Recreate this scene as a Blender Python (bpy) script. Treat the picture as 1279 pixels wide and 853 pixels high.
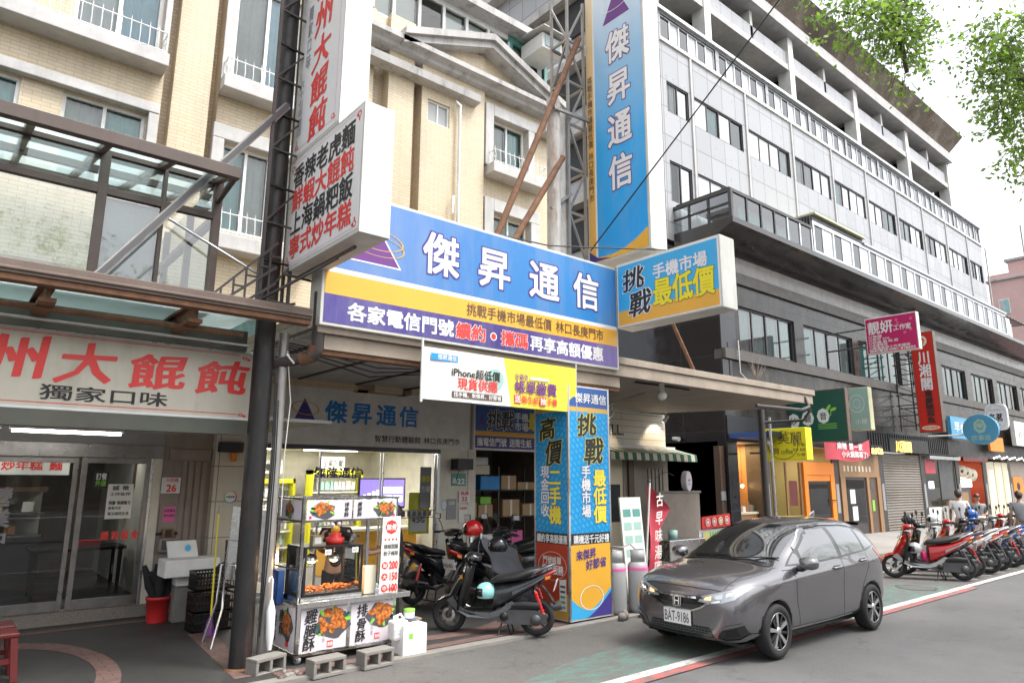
import bpy, bmesh, math, random
import numpy as np
from mathutils import Vector, Matrix, Euler
from mathutils.bvhtree import BVHTree
from mathutils.geometry import delaunay_2d_cdt
for o in list(bpy.data.objects): bpy.data.objects.remove(o)
S=bpy.context.scene; COL=S.collection; rad=math.radians; PI=math.pi
R=random.Random(7)
# ---------------------------------------------------------------- camera, sky, sun, exposure
CAMH=2.03
cd=bpy.data.cameras.new('camera'); cam=bpy.data.objects.new('camera',cd); COL.objects.link(cam)
cd.sensor_width=36; cd.lens=36*853/1279; cd.clip_end=3000; cd.clip_start=.05
cam.matrix_world=Matrix.Translation((0,0,CAMH))@Matrix.Rotation(rad(50.2197-90),4,'Z')@Matrix.Rotation(rad(90+11.3378),4,'X')@Matrix.Rotation(rad(.3),4,'Z')
S.camera=cam
W=bpy.data.worlds.new('World'); S.world=W; W.use_nodes=True
nt=W.node_tree; bg=nt.nodes['Background']
sky=nt.nodes.new('ShaderNodeTexSky'); sky.sky_type='NISHITA'; sky.sun_disc=False
SUN_EL,SUN_AZ=62,-60      # azimuth: direction the light comes from, measured from +X towards +Y
sky.sun_elevation=rad(SUN_EL); sky.sun_rotation=rad(90-SUN_AZ); sky.dust_density=4; sky.air_density=1.2; sky.altitude=50
hs=nt.nodes.new('ShaderNodeHueSaturation'); hs.inputs['Saturation'].default_value=.22
nt.links.new(sky.outputs[0],hs.inputs['Color']); nt.links.new(hs.outputs[0],bg.inputs[0]); bg.inputs[1].default_value=.15
sl=bpy.data.lights.new('sun','SUN'); sl.energy=1.3; sl.angle=rad(18); sl.color=(1,.97,.92)
so=bpy.data.objects.new('sun',sl); COL.objects.link(so)
sd=Vector((math.cos(rad(SUN_EL))*math.cos(rad(SUN_AZ)),math.cos(rad(SUN_EL))*math.sin(rad(SUN_AZ)),math.sin(rad(SUN_EL))))
so.rotation_euler=sd.to_track_quat('Z','Y').to_euler(); so.location=(0,-20,40)
vs=S.view_settings; vs.view_transform='Standard'; vs.look='None'; vs.exposure=1.4; vs.gamma=1; vs.use_curve_mapping=False
S.render.engine='CYCLES'; S.cycles.use_denoising=True; S.cycles.max_bounces=6; S.cycles.transparent_max_bounces=16
S.cycles.sample_clamp_indirect=6; S.cycles.caustics_reflective=False; S.cycles.caustics_refractive=False
# ---------------------------------------------------------------- materials
M={}
def nodes(name):
    m=bpy.data.materials.new(name); m.use_nodes=True; M[name]=m
    t=m.node_tree; return m,t,t.nodes['Principled BSDF'],t.nodes,t.links
def setp(p,**k):
    for a,b in k.items(): p.inputs[a].default_value=b
def coords(t,kind='Object',scale=None):
    tc=t.nodes.new('ShaderNodeTexCoord'); out=tc.outputs[kind]
    if scale:
        mp=t.nodes.new('ShaderNodeMapping'); mp.inputs['Scale'].default_value=scale; t.links.new(out,mp.inputs[0]); out=mp.outputs[0]
    return out
def noise(t,vec,scale,detail=4,rough=.6):
    n=t.nodes.new('ShaderNodeTexNoise'); n.inputs['Scale'].default_value=scale; n.inputs['Detail'].default_value=detail; n.inputs['Roughness'].default_value=rough
    t.links.new(vec,n.inputs['Vector']); return n.outputs[0]
def ramp(t,fac,stops):
    r=t.nodes.new('ShaderNodeValToRGB'); e=r.color_ramp.elements
    while len(e)<len(stops): e.new(.5)
    for a,(p,c) in zip(e,stops): a.position=p; a.color=(*c,1) if len(c)==3 else c
    t.links.new(fac,r.inputs[0]); return r.outputs[0]
def mixc(t,fac,a,b,mode='MIX'):
    n=t.nodes.new('ShaderNodeMix'); n.data_type='RGBA'; n.blend_type=mode
    for i,v in ((0,fac),(6,a),(7,b)):
        if hasattr(v,'is_linked') or hasattr(v,'links'): t.links.new(v,n.inputs[i])
        else: n.inputs[i].default_value=v if not isinstance(v,tuple) else (*v,1)
    return n.outputs[2]
def bump(t,p,h,st=.3,d=.02):
    b=t.nodes.new('ShaderNodeBump'); b.inputs['Strength'].default_value=st; b.inputs['Distance'].default_value=d
    t.links.new(h,b.inputs['Height']); t.links.new(b.outputs[0],p.inputs['Normal'])
def mat(name,col,rough=.6,metal=0,var=.16,scale=2.5,bmp=0,bscale=60,coat=0,stain=None,sfac=.45,sscale=1.2):
    """plain surface with uneven tone, patchy gloss and optional stains"""
    m,t,p,N,L=nodes(name); v=coords(t)
    n1=noise(t,v,scale,6,.65)
    dark=tuple(c*(1-var) for c in col); lite=tuple(min(1,c*(1+var*.6)) for c in col)
    c=ramp(t,n1,[(.3,dark),(.7,lite)])
    if stain:
        n2=noise(t,coords(t,'Object',(2.2,2.2,.45)),sscale,7,.7)
        f=ramp(t,n2,[(.5,(0,0,0)),(.72,(sfac,)*3)]); c=mixc(t,f,c,stain)
    L.new(c,p.inputs['Base Color'])
    r=ramp(t,noise(t,v,scale*2.3,3),[(.3,(max(0,rough-.09),)*3),(.7,(min(1,rough+.09),)*3)]); L.new(r,p.inputs['Roughness'])
    setp(p,Metallic=metal); p.inputs['Coat Weight'].default_value=coat; p.inputs['Coat Roughness'].default_value=.08
    if bmp: bump(t,p,noise(t,v,bscale,4),bmp,.01)
    return m
def flat(name,col,rough=.45):
    m,t,p,N,L=nodes(name); setp(p,**{'Base Color':(*col,1),'Roughness':rough}); return m
def emit(name,col,st):
    m,t,p,N,L=nodes(name); setp(p,**{'Base Color':(*col,1),'Emission Color':(*col,1),'Emission Strength':st}); return m
def glass(name,tint=(.9,.95,.95),refl=1.5,rough=.02,extra=.04,haze=None):
    """thin window glass: what is behind shows through, reflections grow at a grazing angle"""
    m,t,p,N,L=nodes(name); N.remove(p); out=N['Material Output']
    tr=N.new('ShaderNodeBsdfTransparent'); tr.inputs[0].default_value=(*tint,1)
    gl=N.new('ShaderNodeBsdfGlossy'); gl.inputs['Roughness'].default_value=rough
    nz=noise(t,coords(t),.7,2); bp=N.new('ShaderNodeBump'); bp.inputs['Strength'].default_value=.03; bp.inputs['Distance'].default_value=.05
    L.new(nz,bp.inputs['Height']); L.new(bp.outputs[0],gl.inputs['Normal'])
    fr=N.new('ShaderNodeFresnel'); fr.inputs[0].default_value=refl
    ad=N.new('ShaderNodeMath'); ad.operation='ADD'; ad.use_clamp=True; ad.inputs[1].default_value=extra; L.new(fr.outputs[0],ad.inputs[0])
    mx=N.new('ShaderNodeMixShader'); L.new(ad.outputs[0],mx.inputs[0]); L.new(tr.outputs[0],mx.inputs[1]); L.new(gl.outputs[0],mx.inputs[2])
    last=mx
    if haze:
        df=N.new('ShaderNodeBsdfDiffuse'); df.inputs[0].default_value=(*haze[0],1); m2=N.new('ShaderNodeMixShader'); m2.inputs[0].default_value=haze[1]
        L.new(mx.outputs[0],m2.inputs[1]); L.new(df.outputs[0],m2.inputs[2]); last=m2
    L.new(last.outputs[0],out.inputs[0]); return m
def translucent(name,col,clear):
    """milky roofing sheet that passes daylight"""
    m,t,p,N,L=nodes(name); N.remove(p); tr=N.new('ShaderNodeBsdfTranslucent'); tp=N.new('ShaderNodeBsdfTransparent'); gl=N.new('ShaderNodeBsdfGlossy'); gl.inputs[1].default_value=.15
    L.new(mixc(t,noise(t,coords(t),1.5,5),tuple(c*.8 for c in col),col),tr.inputs[0]); tp.inputs[0].default_value=(*col,1); a=N.new('ShaderNodeMixShader'); a.inputs[0].default_value=clear; L.new(tr.outputs[0],a.inputs[1]); L.new(tp.outputs[0],a.inputs[2])
    b=N.new('ShaderNodeMixShader'); b.inputs[0].default_value=.08; L.new(a.outputs[0],b.inputs[1]); L.new(gl.outputs[0],b.inputs[2]); L.new(b.outputs[0],N['Material Output'].inputs[0])
def walltile(name,c1,c2,mortar,bw,bh,ms=.006,rough=.45,stain=(.2,.18,.15),sf=.35,off=.5,var=.5,flip=False):
    """rectangular tiles laid on any axis-aligned wall (x+y runs along it, z up)"""
    m,t,p,N,L=nodes(name); sp=N.new('ShaderNodeSeparateXYZ'); L.new(coords(t),sp.inputs[0])
    ad=N.new('ShaderNodeMath'); ad.operation='ADD'; L.new(sp.outputs[0],ad.inputs[0]); L.new(sp.outputs[1],ad.inputs[1])
    cb=N.new('ShaderNodeCombineXYZ'); L.new(ad.outputs[0],cb.inputs[0]); L.new(sp.outputs[2],cb.inputs[1])
    b=N.new('ShaderNodeTexBrick'); b.offset=off; b.inputs['Scale'].default_value=1; b.inputs['Brick Width'].default_value=bw; b.inputs['Row Height'].default_value=bh
    b.inputs['Mortar Size'].default_value=ms; b.inputs['Mortar Smooth'].default_value=.2
    b.inputs['Color1'].default_value=(*c1,1); b.inputs['Color2'].default_value=(*c2,1); b.inputs['Mortar'].default_value=(*mortar,1)
    L.new(cb.outputs[0],b.inputs['Vector'])
    n2=noise(t,coords(t,'Object',(1.5,1.5,.35)),.9,8,.7)
    f=ramp(t,n2,[(.48,(0,0,0)),(.75,(sf,)*3)]); c=mixc(t,f,b.outputs[0],stain); L.new(c,p.inputs['Base Color'])
    L.new(ramp(t,noise(t,coords(t),3,3),[(.3,(max(.02,rough-.1),)*3),(.7,(rough+.1,)*3)]),p.inputs['Roughness'])
    inv=N.new('ShaderNodeMath'); inv.operation='SUBTRACT'; inv.inputs[0].default_value=1; L.new(b.outputs[1],inv.inputs[1]); bump(t,p,inv.outputs[0],.35,.006)
    return m
def mm(name): return M[name]
# ---------------------------------------------------------------- glyphs: thickened lettering made from the default font
_G={}; _F={}
def glyph(s):
    if s in _G: return _G[s]
    c=bpy.data.curves.new('glyph','FONT'); c.body=s; c.size=1; c.resolution_u=2
    o=bpy.data.objects.new('glyph',c); COL.objects.link(o)
    me=bpy.data.meshes.new_from_object(o.evaluated_get(bpy.context.evaluated_depsgraph_get()))
    vs=[(v.co.x,v.co.y) for v in me.vertices]; fs=[tuple(p.vertices) for p in me.polygons]
    cnt={}
    for f in fs:
        for a,b in zip(f,f[1:]+f[:1]): k=(min(a,b),max(a,b)); cnt[k]=cnt.get(k,0)+1
    es=[k for k,n in cnt.items() if n==1]
    bpy.data.objects.remove(o); bpy.data.curves.remove(c); bpy.data.meshes.remove(me)
    _G[s]=(vs,fs,es); return _G[s]
def hull(P):
    P=sorted(set((round(x,6),round(y,6)) for x,y in P)); H=[]
    for seq in (P,P[::-1]):
        h=[]
        for p in seq:
            while len(h)>1 and (h[-1][0]-h[-2][0])*(p[1]-h[-2][1])-(h[-1][1]-h[-2][1])*(p[0]-h[-2][0])<=1e-12: h.pop()
            h.append(p)
        H+=h[:-1]
    return H
def fat(s,w,pen='sq'):
    w*=.55 if pen!='brush' else .62
    k=(s,round(w,4),pen)
    if k in _F: return _F[k]
    vs,fs,es=glyph(s)
    if w<=0 or not vs: _F[k]=(vs,fs); return _F[k]
    if pen=='brush':
        rr=random.Random(hash(s)%999); a,b=rr.uniform(0,6),rr.uniform(0,6)
        vs=[(x+.022*math.sin(6*y+a)+.10*(y-.4),y+.022*math.sin(7*x+b)+.06*(x-.5)) for x,y in vs]
        pn=[(w*math.cos(t)*.85-w*.42*math.sin(t)*.7,w*math.cos(t)*.55+w*.42*math.sin(t)) for t in [i*PI/3 for i in range(6)]]
    elif pen=='rnd': pn=[(w*math.cos(t),w*math.sin(t)) for t in [i*PI/4+PI/8 for i in range(8)]]
    else: pn=[(-w,-w),(w,-w),(w,w),(-w,w)]
    V=[Vector(p) for p in vs]; F=[]; cvx=[]
    for f in fs:
        q=[vs[i] for i in f]; F.append(list(f) if sum(a[0]*b[1]-b[0]*a[1] for a,b in zip(q,q[1:]+q[:1]))>0 else list(f)[::-1]); cvx.append([vs[i] for i in F[-1]])
    for a,b in es:
        h=hull([(vs[e][0]+dx,vs[e][1]+dy) for e in (a,b) for dx,dy in pn]); i0=len(V)
        V+=[Vector(p) for p in h]; F.append(list(range(i0,i0+len(h)))); cvx.append(h)
    r=delaunay_2d_cdt(V,[],F,1,1e-5); P=np.array([tuple(v) for v in r[0]]); T=[tuple(f) for f in r[2]]
    cen=np.array([P[list(f)].mean(0) for f in T]); ins=np.zeros(len(T),bool)
    for h in cvx:                                 # keep what lies under any stroke
        ok=np.ones(len(T),bool)
        for p,q in zip(h,h[1:]+h[:1]): ok&=((q[0]-p[0])*(cen[:,1]-p[1])-(q[1]-p[1])*(cen[:,0]-p[0]))>=-1e-9
        ins|=ok
    out=([tuple(v) for v in P],[f for f,i in zip(T,ins) if i])
    _F[k]=out; return out
def tokens(s):
    out=[]; run=''
    for ch in s:
        if ord(ch)>0x2e7f:
            if run: out.append((run,None)); run=''
            out.append((ch,1))
        else: run+=ch
    if run: out.append((run,None))
    res=[]
    for tkn,wd in out:
        if wd is None:
            if not tkn.strip(): res.append((tkn,.45*len(tkn)))
            else: res.append((tkn,max(x for x,y in glyph(tkn)[0])+.08))
        else: res.append((tkn,wd))
    return res
# ---------------------------------------------------------------- mesh builder
class MB:
    def __init__(s): s.v=[]; s.f=[]; s.m=[]; s.sm=[]
    def add(s,vs,fs,m,smooth=False):
        i=len(s.v); s.v+=[tuple(p) for p in vs]
        for f in fs: s.f.append(tuple(i+j for j in f)); s.m.append(m); s.sm.append(smooth)
        return s
    def quad(s,a,b,c,d,m): return s.add([a,b,c,d],[(0,1,2,3)],m)
    def poly(s,P,m): return s.add(P,[tuple(range(len(P)))],m)
    def box(s,x0,x1,y0,y1,z0,z1,m):
        return s.add([(x0,y0,z0),(x1,y0,z0),(x1,y1,z0),(x0,y1,z0),(x0,y0,z1),(x1,y0,z1),(x1,y1,z1),(x0,y1,z1)],
            [(0,3,2,1),(4,5,6,7),(0,1,5,4),(1,2,6,5),(2,3,7,6),(3,0,4,7)],m)
    def cbox(s,c,d,m): return s.box(c[0]-d[0]/2,c[0]+d[0]/2,c[1]-d[1]/2,c[1]+d[1]/2,c[2]-d[2]/2,c[2]+d[2]/2,m)
    def bar(s,p0,p1,w,h,m,up=(0,0,1)):
        p0,p1=Vector(p0),Vector(p1); d=(p1-p0).normalized(); u=Vector(up)
        if abs(d.dot(u))>.98: u=Vector((1,0,0))
        a=d.cross(u).normalized()*w/2; b=a.cross(d).normalized()*h/2
        P=[p0-a-b,p0+a-b,p0+a+b,p0-a+b,p1-a-b,p1+a-b,p1+a+b,p1-a+b]
        return s.add(P,[(0,3,2,1),(4,5,6,7),(0,1,5,4),(1,2,6,5),(2,3,7,6),(3,0,4,7)],m)
    def prism(s,P,ax,d0,d1,m):
        """2-D outline P extruded along axis ax from d0 to d1 (P in the other two axes, in order)"""
        def pt(p,d): return (d,p[0],p[1]) if ax==0 else ((p[0],d,p[1]) if ax==1 else (p[0],p[1],d))
        n=len(P); vs=[pt(p,d0) for p in P]+[pt(p,d1) for p in P]
        return s.add(vs,[tuple(range(n)),tuple(range(2*n-1,n-1,-1))]+[(i,i+n,(i+1)%n+n,(i+1)%n) for i in range(n)],m)
    def tube(s,path,r,m,n=8,caps=True,smooth=True):
        path=[Vector(p) for p in path]; k=len(path); rr=r if isinstance(r,(list,tuple)) else [r]*k
        vs=[]; prev=None
        for i,p in enumerate(path):
            d=((path[min(i+1,k-1)]-path[max(i-1,0)])).normalized()
            if prev is None:
                u=Vector((0,0,1)) if abs(d.z)<.9 else Vector((1,0,0)); a=d.cross(u).normalized()
            else: a=(prev-d*prev.dot(d)).normalized()
            prev=a; b=d.cross(a)
            vs+=[p+(a*math.cos(2*PI*j/n)+b*math.sin(2*PI*j/n))*rr[i] for j in range(n)]
        fs=[(i*n+j,i*n+(j+1)%n,(i+1)*n+(j+1)%n,(i+1)*n+j) for i in range(k-1) for j in range(n)]
        s.add(vs,fs,m,smooth)
        if caps: s.add(vs[:n],[tuple(range(n-1,-1,-1))],m); s.add(vs[-n:],[tuple(range(n))],m)
        return s
    def lathe(s,prof,c,ax,m,n=20,smooth=True,closed=False,caps=False):
        """profile (radius, offset along axis) spun about an axis through c"""
        ax=Vector(ax).normalized(); u=Vector((0,0,1)) if abs(ax.z)<.9 else Vector((1,0,0)); a=ax.cross(u).normalized(); b=ax.cross(a); c=Vector(c)
        k=len(prof); vs=[c+ax*h+(a*math.cos(2*PI*j/n)+b*math.sin(2*PI*j/n))*r for r,h in prof for j in range(n)]
        fs=[(i*n+j,i*n+(j+1)%n,((i+1)%k)*n+(j+1)%n,((i+1)%k)*n+j) for i in range(k if closed else k-1) for j in range(n)]
        s.add(vs,fs,m,smooth)
        if caps: s.add(vs[:n],[tuple(range(n))],m); s.add(vs[-n:],[tuple(range(n-1,-1,-1))],m)
        return s
    def ball(s,c,r,m,n=14,k=9,z0=-90,z1=90):
        r=(r,r,r) if not isinstance(r,(tuple,list)) else r
        vs=[(c[0]+r[0]*math.cos(t)*math.cos(2*PI*j/n),c[1]+r[1]*math.cos(t)*math.sin(2*PI*j/n),c[2]+r[2]*math.sin(t)) for t in [rad(z0+(z1-z0)*i/k) for i in range(k+1)] for j in range(n)]
        return s.add(vs,[(i*n+j,i*n+(j+1)%n,(i+1)*n+(j+1)%n,(i+1)*n+j) for i in range(k) for j in range(n)],m,True)
    def disc(s,c,u,v,rx,ry,m,n=24,r0=0):
        c,u,v=Vector(c),Vector(u),Vector(v)
        P=[c+u*rx*math.cos(2*PI*i/n)+v*ry*math.sin(2*PI*i/n) for i in range(n)]
        if not r0: return s.poly(P,m)
        Q=[c+u*rx*r0*math.cos(2*PI*i/n)+v*ry*r0*math.sin(2*PI*i/n) for i in range(n)]
        return s.add(P+Q,[(i,(i+1)%n,n+(i+1)%n,n+i) for i in range(n)],m)
    def grid(s,f,nu,nv,m,smooth=True):
        vs=[f(i/nu,j/nv) for j in range(nv+1) for i in range(nu+1)]
        return s.add(vs,[(j*(nu+1)+i,j*(nu+1)+i+1,(j+1)*(nu+1)+i+1,(j+1)*(nu+1)+i) for j in range(nv) for i in range(nu)],m,smooth)
    def text(s,txt,o,u,v,w,h,m,wt=.03,pen='sq',outline=None,om=None,vert=False,lift=.002,skew=0,gap=0):
        """lettering inside the rectangle o + w*u + h*v; outline = extra stroke behind it in material om"""
        o,u,v=Vector(o),Vector(u),Vector(v); nrm=u.cross(v)
        tk=[(c,1) for c in txt] if vert else tokens(txt)
        tot=len(tk) if vert else sum(x for _,x in tk); pos=0
        for t_,wd in tk:
            for layer in ((0,wt+outline*1.4,om),(1,wt,m)) if outline else ((1,wt,m),):
                li,lw,lm=layer
                if t_.strip():
                    if outline is not None and not li and om is None: continue
                    V,F=fat(t_,lw,pen)
                    out=[]
                    for x,y in V:
                        y=(y+.12)
                        if vert: X=x*w; Yv=h-(pos+1-y)*h/tot if tot else 0
                        else: X=(pos+x)*w/tot; Yv=y*h
                        if vert: Yv=h*(1-(pos+1)/tot)+(y*(1-gap)+gap/2)*h/tot
                        X+=skew*Yv
                        out.append(o+u*X+v*Yv+nrm*(lift*(1+li)))
                    s.add(out,F,lm)
            pos+=wd
        return s
    def build(s,name,parent=None,bev=0,local=False,autosm=None):
        slots=[]; idx=[]
        for q in s.m:
            if q not in slots: slots.append(q)
            idx.append(slots.index(q))
        off=Vector((0,0,0))
        if parent is not None and not local:
            p=parent
            while p: off+=p.location; p=p.parent
        me=bpy.data.meshes.new(name); me.from_pydata([(a-off.x,b-off.y,c-off.z) for a,b,c in s.v],[],s.f)
        for q in slots: me.materials.append(M[q])
        me.polygons.foreach_set('material_index',idx); me.polygons.foreach_set('use_smooth',s.sm); me.update()
        o=bpy.data.objects.new(name,me); COL.objects.link(o); o.parent=parent
        if bev:
            b=o.modifiers.new('bevel','BEVEL'); b.width=bev; b.segments=2; b.limit_method='ANGLE'; b.angle_limit=rad(50); b.harden_normals=False
        return o
def tag(o,label=None,cat=None,group=None,kind=None):
    if label: o['label']=label
    if cat: o['category']=cat
    if group: o['group']=group
    if kind: o['kind']=kind
    return o
def thing(name,label,cat,loc=(0,0,0),group=None,rz=0):
    o=bpy.data.objects.new(name,None); COL.objects.link(o); o.location=loc; o.rotation_euler.z=rz; o.empty_display_size=.1
    return tag(o,label,cat,group)
def solo(mb,name,label,cat,loc,group=None,bev=0):
    """a thing that is one mesh, origin at its base"""
    mb.v=[(a-loc[0],b-loc[1],c-loc[2]) for a,b,c in mb.v]
    o=mb.build(name,None,bev); o.location=loc; return tag(o,label,cat,group)
def struct(mb,name): return tag(mb.build(name),kind='structure')
def copy_tree(o,parent=None):
    c=o.copy(); COL.objects.link(c); c.parent=parent
    for ch in list(o.children): copy_tree(ch,c)
    return c
def wall_holes(mb,x0,x1,z0,z1,y,holes,depth,m,mr=None,ax=1,face=-1):
    """wall sheet on plane y (facing -y) with rectangular holes and their reveals"""
    P=lambda a,z,d: (a,y-face*d,z) if ax==1 else (y-face*d,a,z)
    xs=sorted({x0,x1,*[min(max(h[0],x0),x1) for h in holes],*[min(max(h[1],x0),x1) for h in holes]}); zs=sorted({z0,z1,*[h[2] for h in holes],*[h[3] for h in holes]})
    for a,b in zip(xs,xs[1:]):
        for c,d in zip(zs,zs[1:]):
            mx,mz=(a+b)/2,(c+d)/2
            if any(h[0]<mx<h[1] and h[2]<mz<h[3] for h in holes): continue
            mb.quad(P(a,c,0),P(b,c,0),P(b,d,0),P(a,d,0),m)
    mr=mr or m
    for a,b,c,d in holes:
        mb.quad(P(a,c,0),P(a,d,0),P(a,d,depth),P(a,c,depth),mr); mb.quad(P(b,c,0),P(b,d,0),P(b,d,depth),P(b,c,depth),mr)
        mb.quad(P(a,d,0),P(b,d,0),P(b,d,depth),P(a,d,depth),mr); mb.quad(P(a,c,0),P(b,c,0),P(b,c,depth),P(a,c,depth),mr)
X_,Y_,Z_=Vector((1,0,0)),Vector((0,1,0)),Vector((0,0,1))
# ---------------------------------------------------------------- the palette
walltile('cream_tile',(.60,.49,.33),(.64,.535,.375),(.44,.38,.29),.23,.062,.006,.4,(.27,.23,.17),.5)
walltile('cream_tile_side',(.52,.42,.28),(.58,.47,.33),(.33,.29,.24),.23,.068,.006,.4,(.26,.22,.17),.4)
walltile('pillar_tile',(.62,.58,.47),(.66,.61,.5),(.22,.2,.17),.9,.55,.008,.35,(.3,.27,.2),.4,0)
walltile('grey_panel',(.33,.335,.35),(.38,.385,.40),(.22,.22,.235),.86,1.0,.025,.35,(.36,.36,.38),.4,0)
walltile('stone_band',(.11,.098,.088),(.14,.127,.115),(.25,.24,.23),1.1,.6,.008,.18,(.28,.2,.12),.55,0)
walltile('polished_stone',(.020,.018,.017),(.03,.027,.025),(.06,.06,.06),1.1,.7,.006,.2,(.2,.17,.13),.3,0)
walltile('black_granite',(.011,.012,.017),(.016,.017,.024),(.04,.04,.045),1.5,1.15,.008,.10,(.03,.03,.035),.4,0)
walltile('pink_tile',(.66,.43,.40),(.70,.47,.44),(.5,.34,.3),.3,.1,.004,.5,(.45,.3,.27),.3)
walltile('white_plank',(.68,.64,.56),(.72,.68,.60),(.18,.16,.13),1.6,.16,.006,.5,(.45,.4,.33),.3)
mat('cornice_stone',(.46,.45,.44),.75,stain=(.13,.125,.12),sfac=.75,sscale=1.6,bmp=.25)
mat('surround_stone',(.52,.51,.5),.7,stain=(.28,.27,.26),bmp=.2)
mat('dark_soffit',(.045,.042,.042),.13,var=.3,scale=.8)
mat('roof_soffit',(.78,.68,.58),.12,metal=.85,var=.4,scale=.4,stain=(.4,.16,.09),sfac=.8,sscale=.35)
mat('white_paint',(.76,.75,.72),.45,stain=(.5,.48,.44),sfac=.4)
mat('cream_paint',(.72,.68,.58),.5,stain=(.45,.4,.32),sfac=.4)
mat('alu_white',(.8,.8,.79),.35); mat('alu',(.62,.63,.64),.32,metal=.9,var=.1); mat('steel',(.66,.66,.65),.22,metal=1,var=.12,scale=6)
mat('dull_steel',(.28,.27,.26),.35,metal=.8,var=.25,scale=5); mat('dark_ledge',(.10,.094,.088),.6,stain=(.08,.07,.06),sfac=.5); glass('door_glass',(.38,.41,.41),1.38,.01,.02); mat('dark_frame',(.05,.045,.045),.4); mat('brown_frame',(.085,.058,.048),.45,stain=(.16,.12,.1),sfac=.3)
mat('rust',(.18,.09,.05),.85,var=.4,scale=8,bmp=.4); mat('rusty_white',(.55,.54,.51),.6,stain=(.23,.1,.04),sfac=.9,sscale=2,bmp=.2)
mat('dark_steel',(.06,.052,.05),.55,stain=(.15,.08,.055),sfac=.6,bmp=.25); mat('pole_black',(.011,.010,.010),.5,var=.3,stain=(.09,.05,.04),sfac=.6,sscale=2.5,bmp=.3)
mat('galv',(.36,.345,.33),.45,metal=.5,var=.2,stain=(.2,.15,.12),sfac=.5)
mat('brown_beam',(.14,.10,.08),.6,stain=(.1,.065,.05),sfac=.6,sscale=2,bmp=.25); mat('green_beam',(.10,.105,.085),.55,stain=(.16,.12,.09),sfac=.4)
mat('tan_paint',(.36,.29,.18),.6); mat('concrete',(.23,.215,.195),.85,var=.2,scale=3,stain=(.2,.18,.15),sfac=.6,bmp=.35)
mat('slab_concrete',(.36,.30,.24),.8,stain=(.25,.2,.16),sfac=.75,sscale=1.6,bmp=.3); mat('slab_under',(.38,.34,.29),.65,stain=(.25,.21,.17),sfac=.6,sscale=1)
mat('taupe',(.30,.255,.215),.7,var=.15,stain=(.17,.14,.12),sfac=.5,bmp=.2); mat('ceil_grey',(.30,.30,.29),.6); mat('ceil_slat',(.46,.45,.43),.5)
mat('frosted',(.62,.72,.70),.3,var=.06); mat('yellow_green',(.55,.55,.35),.5)
for n,c in dict(black=(.015,.015,.017),white=(.78,.78,.78),red=(.62,.03,.03),cnred=(.75,.05,.045),navy=(.06,.045,.25),blue=(.02,.28,.72),skyblue=(.05,.42,.78),orange=(.8,.42,.05),yellow=(.85,.72,.02),
    lemon=(.82,.70,.06),purple=(.14,.03,.22),magenta=(.5,.01,.12),forest=(.012,.085,.06),teal=(.10,.30,.26),pale_teal=(.33,.52,.46),leafgreen=(.25,.6,.06),brick_red=(.42,.05,.02),gold=(.62,.38,.08),grey=(.3,.3,.31),
    paper=(.78,.77,.72),lilac=(.67,.62,.66),pink=(.75,.14,.38),cardboard=(.40,.26,.14),woodlt=(.32,.18,.085),wood=(.24,.13,.06),orangedoor=(.85,.25,.02),redwall=(.45,.07,.02),cream=(.70,.62,.45),dgrey=(.08,.08,.085),
    signblue=(.015,.22,.62),deepblue=(.03,.10,.34),gasgrey=(.36,.36,.36),flagred=(.55,.06,.09),shelfyellow=(.72,.70,.03),ivory=(.72,.66,.52),brown=(.11,.07,.05),signred=(.58,.025,.015),roundblue=(.08,.32,.52),maroon=(.11,.012,.012)).items():
    mat(n,c,.42,var=.06,scale=1.5)
mat('sign_yellow',(.88,.78,.02),.35,var=.05); M['polished_stone'].node_tree.nodes['Principled BSDF'].inputs['Specular IOR Level'].default_value=.3; mat('ink',(.02,.02,.02),.5,var=.02); mat('plastic_black',(.012,.012,.013),.38,var=.3); mat('rubber',(.018,.018,.018),.8,var=.25,bmp=.15)
mat('sign_back',(.62,.62,.58),.5,stain=(.42,.4,.36),sfac=.6,sscale=1.8); mat('wan_sign',(.60,.55,.46),.5,var=.08,stain=(.38,.33,.26),sfac=.5,sscale=1.5)
mat('foam',(.82,.82,.80),.7); mat('chrome',(.75,.75,.76),.08,metal=1,var=.04)
glass('window_glass',(.88,.95,.95),1.5,.03,.04); glass('shop_glass',(.90,.93,.92),1.5,.015,.03); mat('sky_white_pane',(.62,.65,.66),.12,var=.12,scale=.8); glass('bright_glass',(.6,.66,.66),1.6,.04,.42); glass('dark_glass',(.30,.36,.36),1.6,.02,.08); glass('green_glass',(.62,.80,.78),1.5,.03,.12)  # white pane: sky reflection painted as pale colour; also serves plain white panels
translucent('roof_glass',(.70,.84,.83),.55); translucent('frosted_sheet',(.72,.80,.79),.15); glass('box_glass',(.80,.85,.85),1.6,.03,.12,((.5,.5,.48),.08)); glass('frost_pane',(.7,.74,.74),1.5,.2,.05,((.60,.62,.62),.6)); glass('clear_glass',(.95,.96,.96),1.45,.01,.02)
emit('tube_light',(1,.97,.92),9); emit('panel_light',(1,.97,.9),5); emit('warm_bulb',(1,.62,.28),14); emit('screen',(.16,.12,.42),1.2); emit('white_screen',(.75,.8,1),1.6); emit('lit_letters',(1,.62,.12),1.2); emit('lit_white',(1,.97,.9),1.2)
emit('heat_lamp',(1,.55,.25),10); emit('signal_amber',(1,.36,.12),1.6)
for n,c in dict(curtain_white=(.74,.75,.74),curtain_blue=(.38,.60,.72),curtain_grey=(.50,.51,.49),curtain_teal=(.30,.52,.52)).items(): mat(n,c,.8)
mat('dark_in',(.03,.033,.036),.7); mat('room_wall',(.66,.63,.54),.7)
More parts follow.
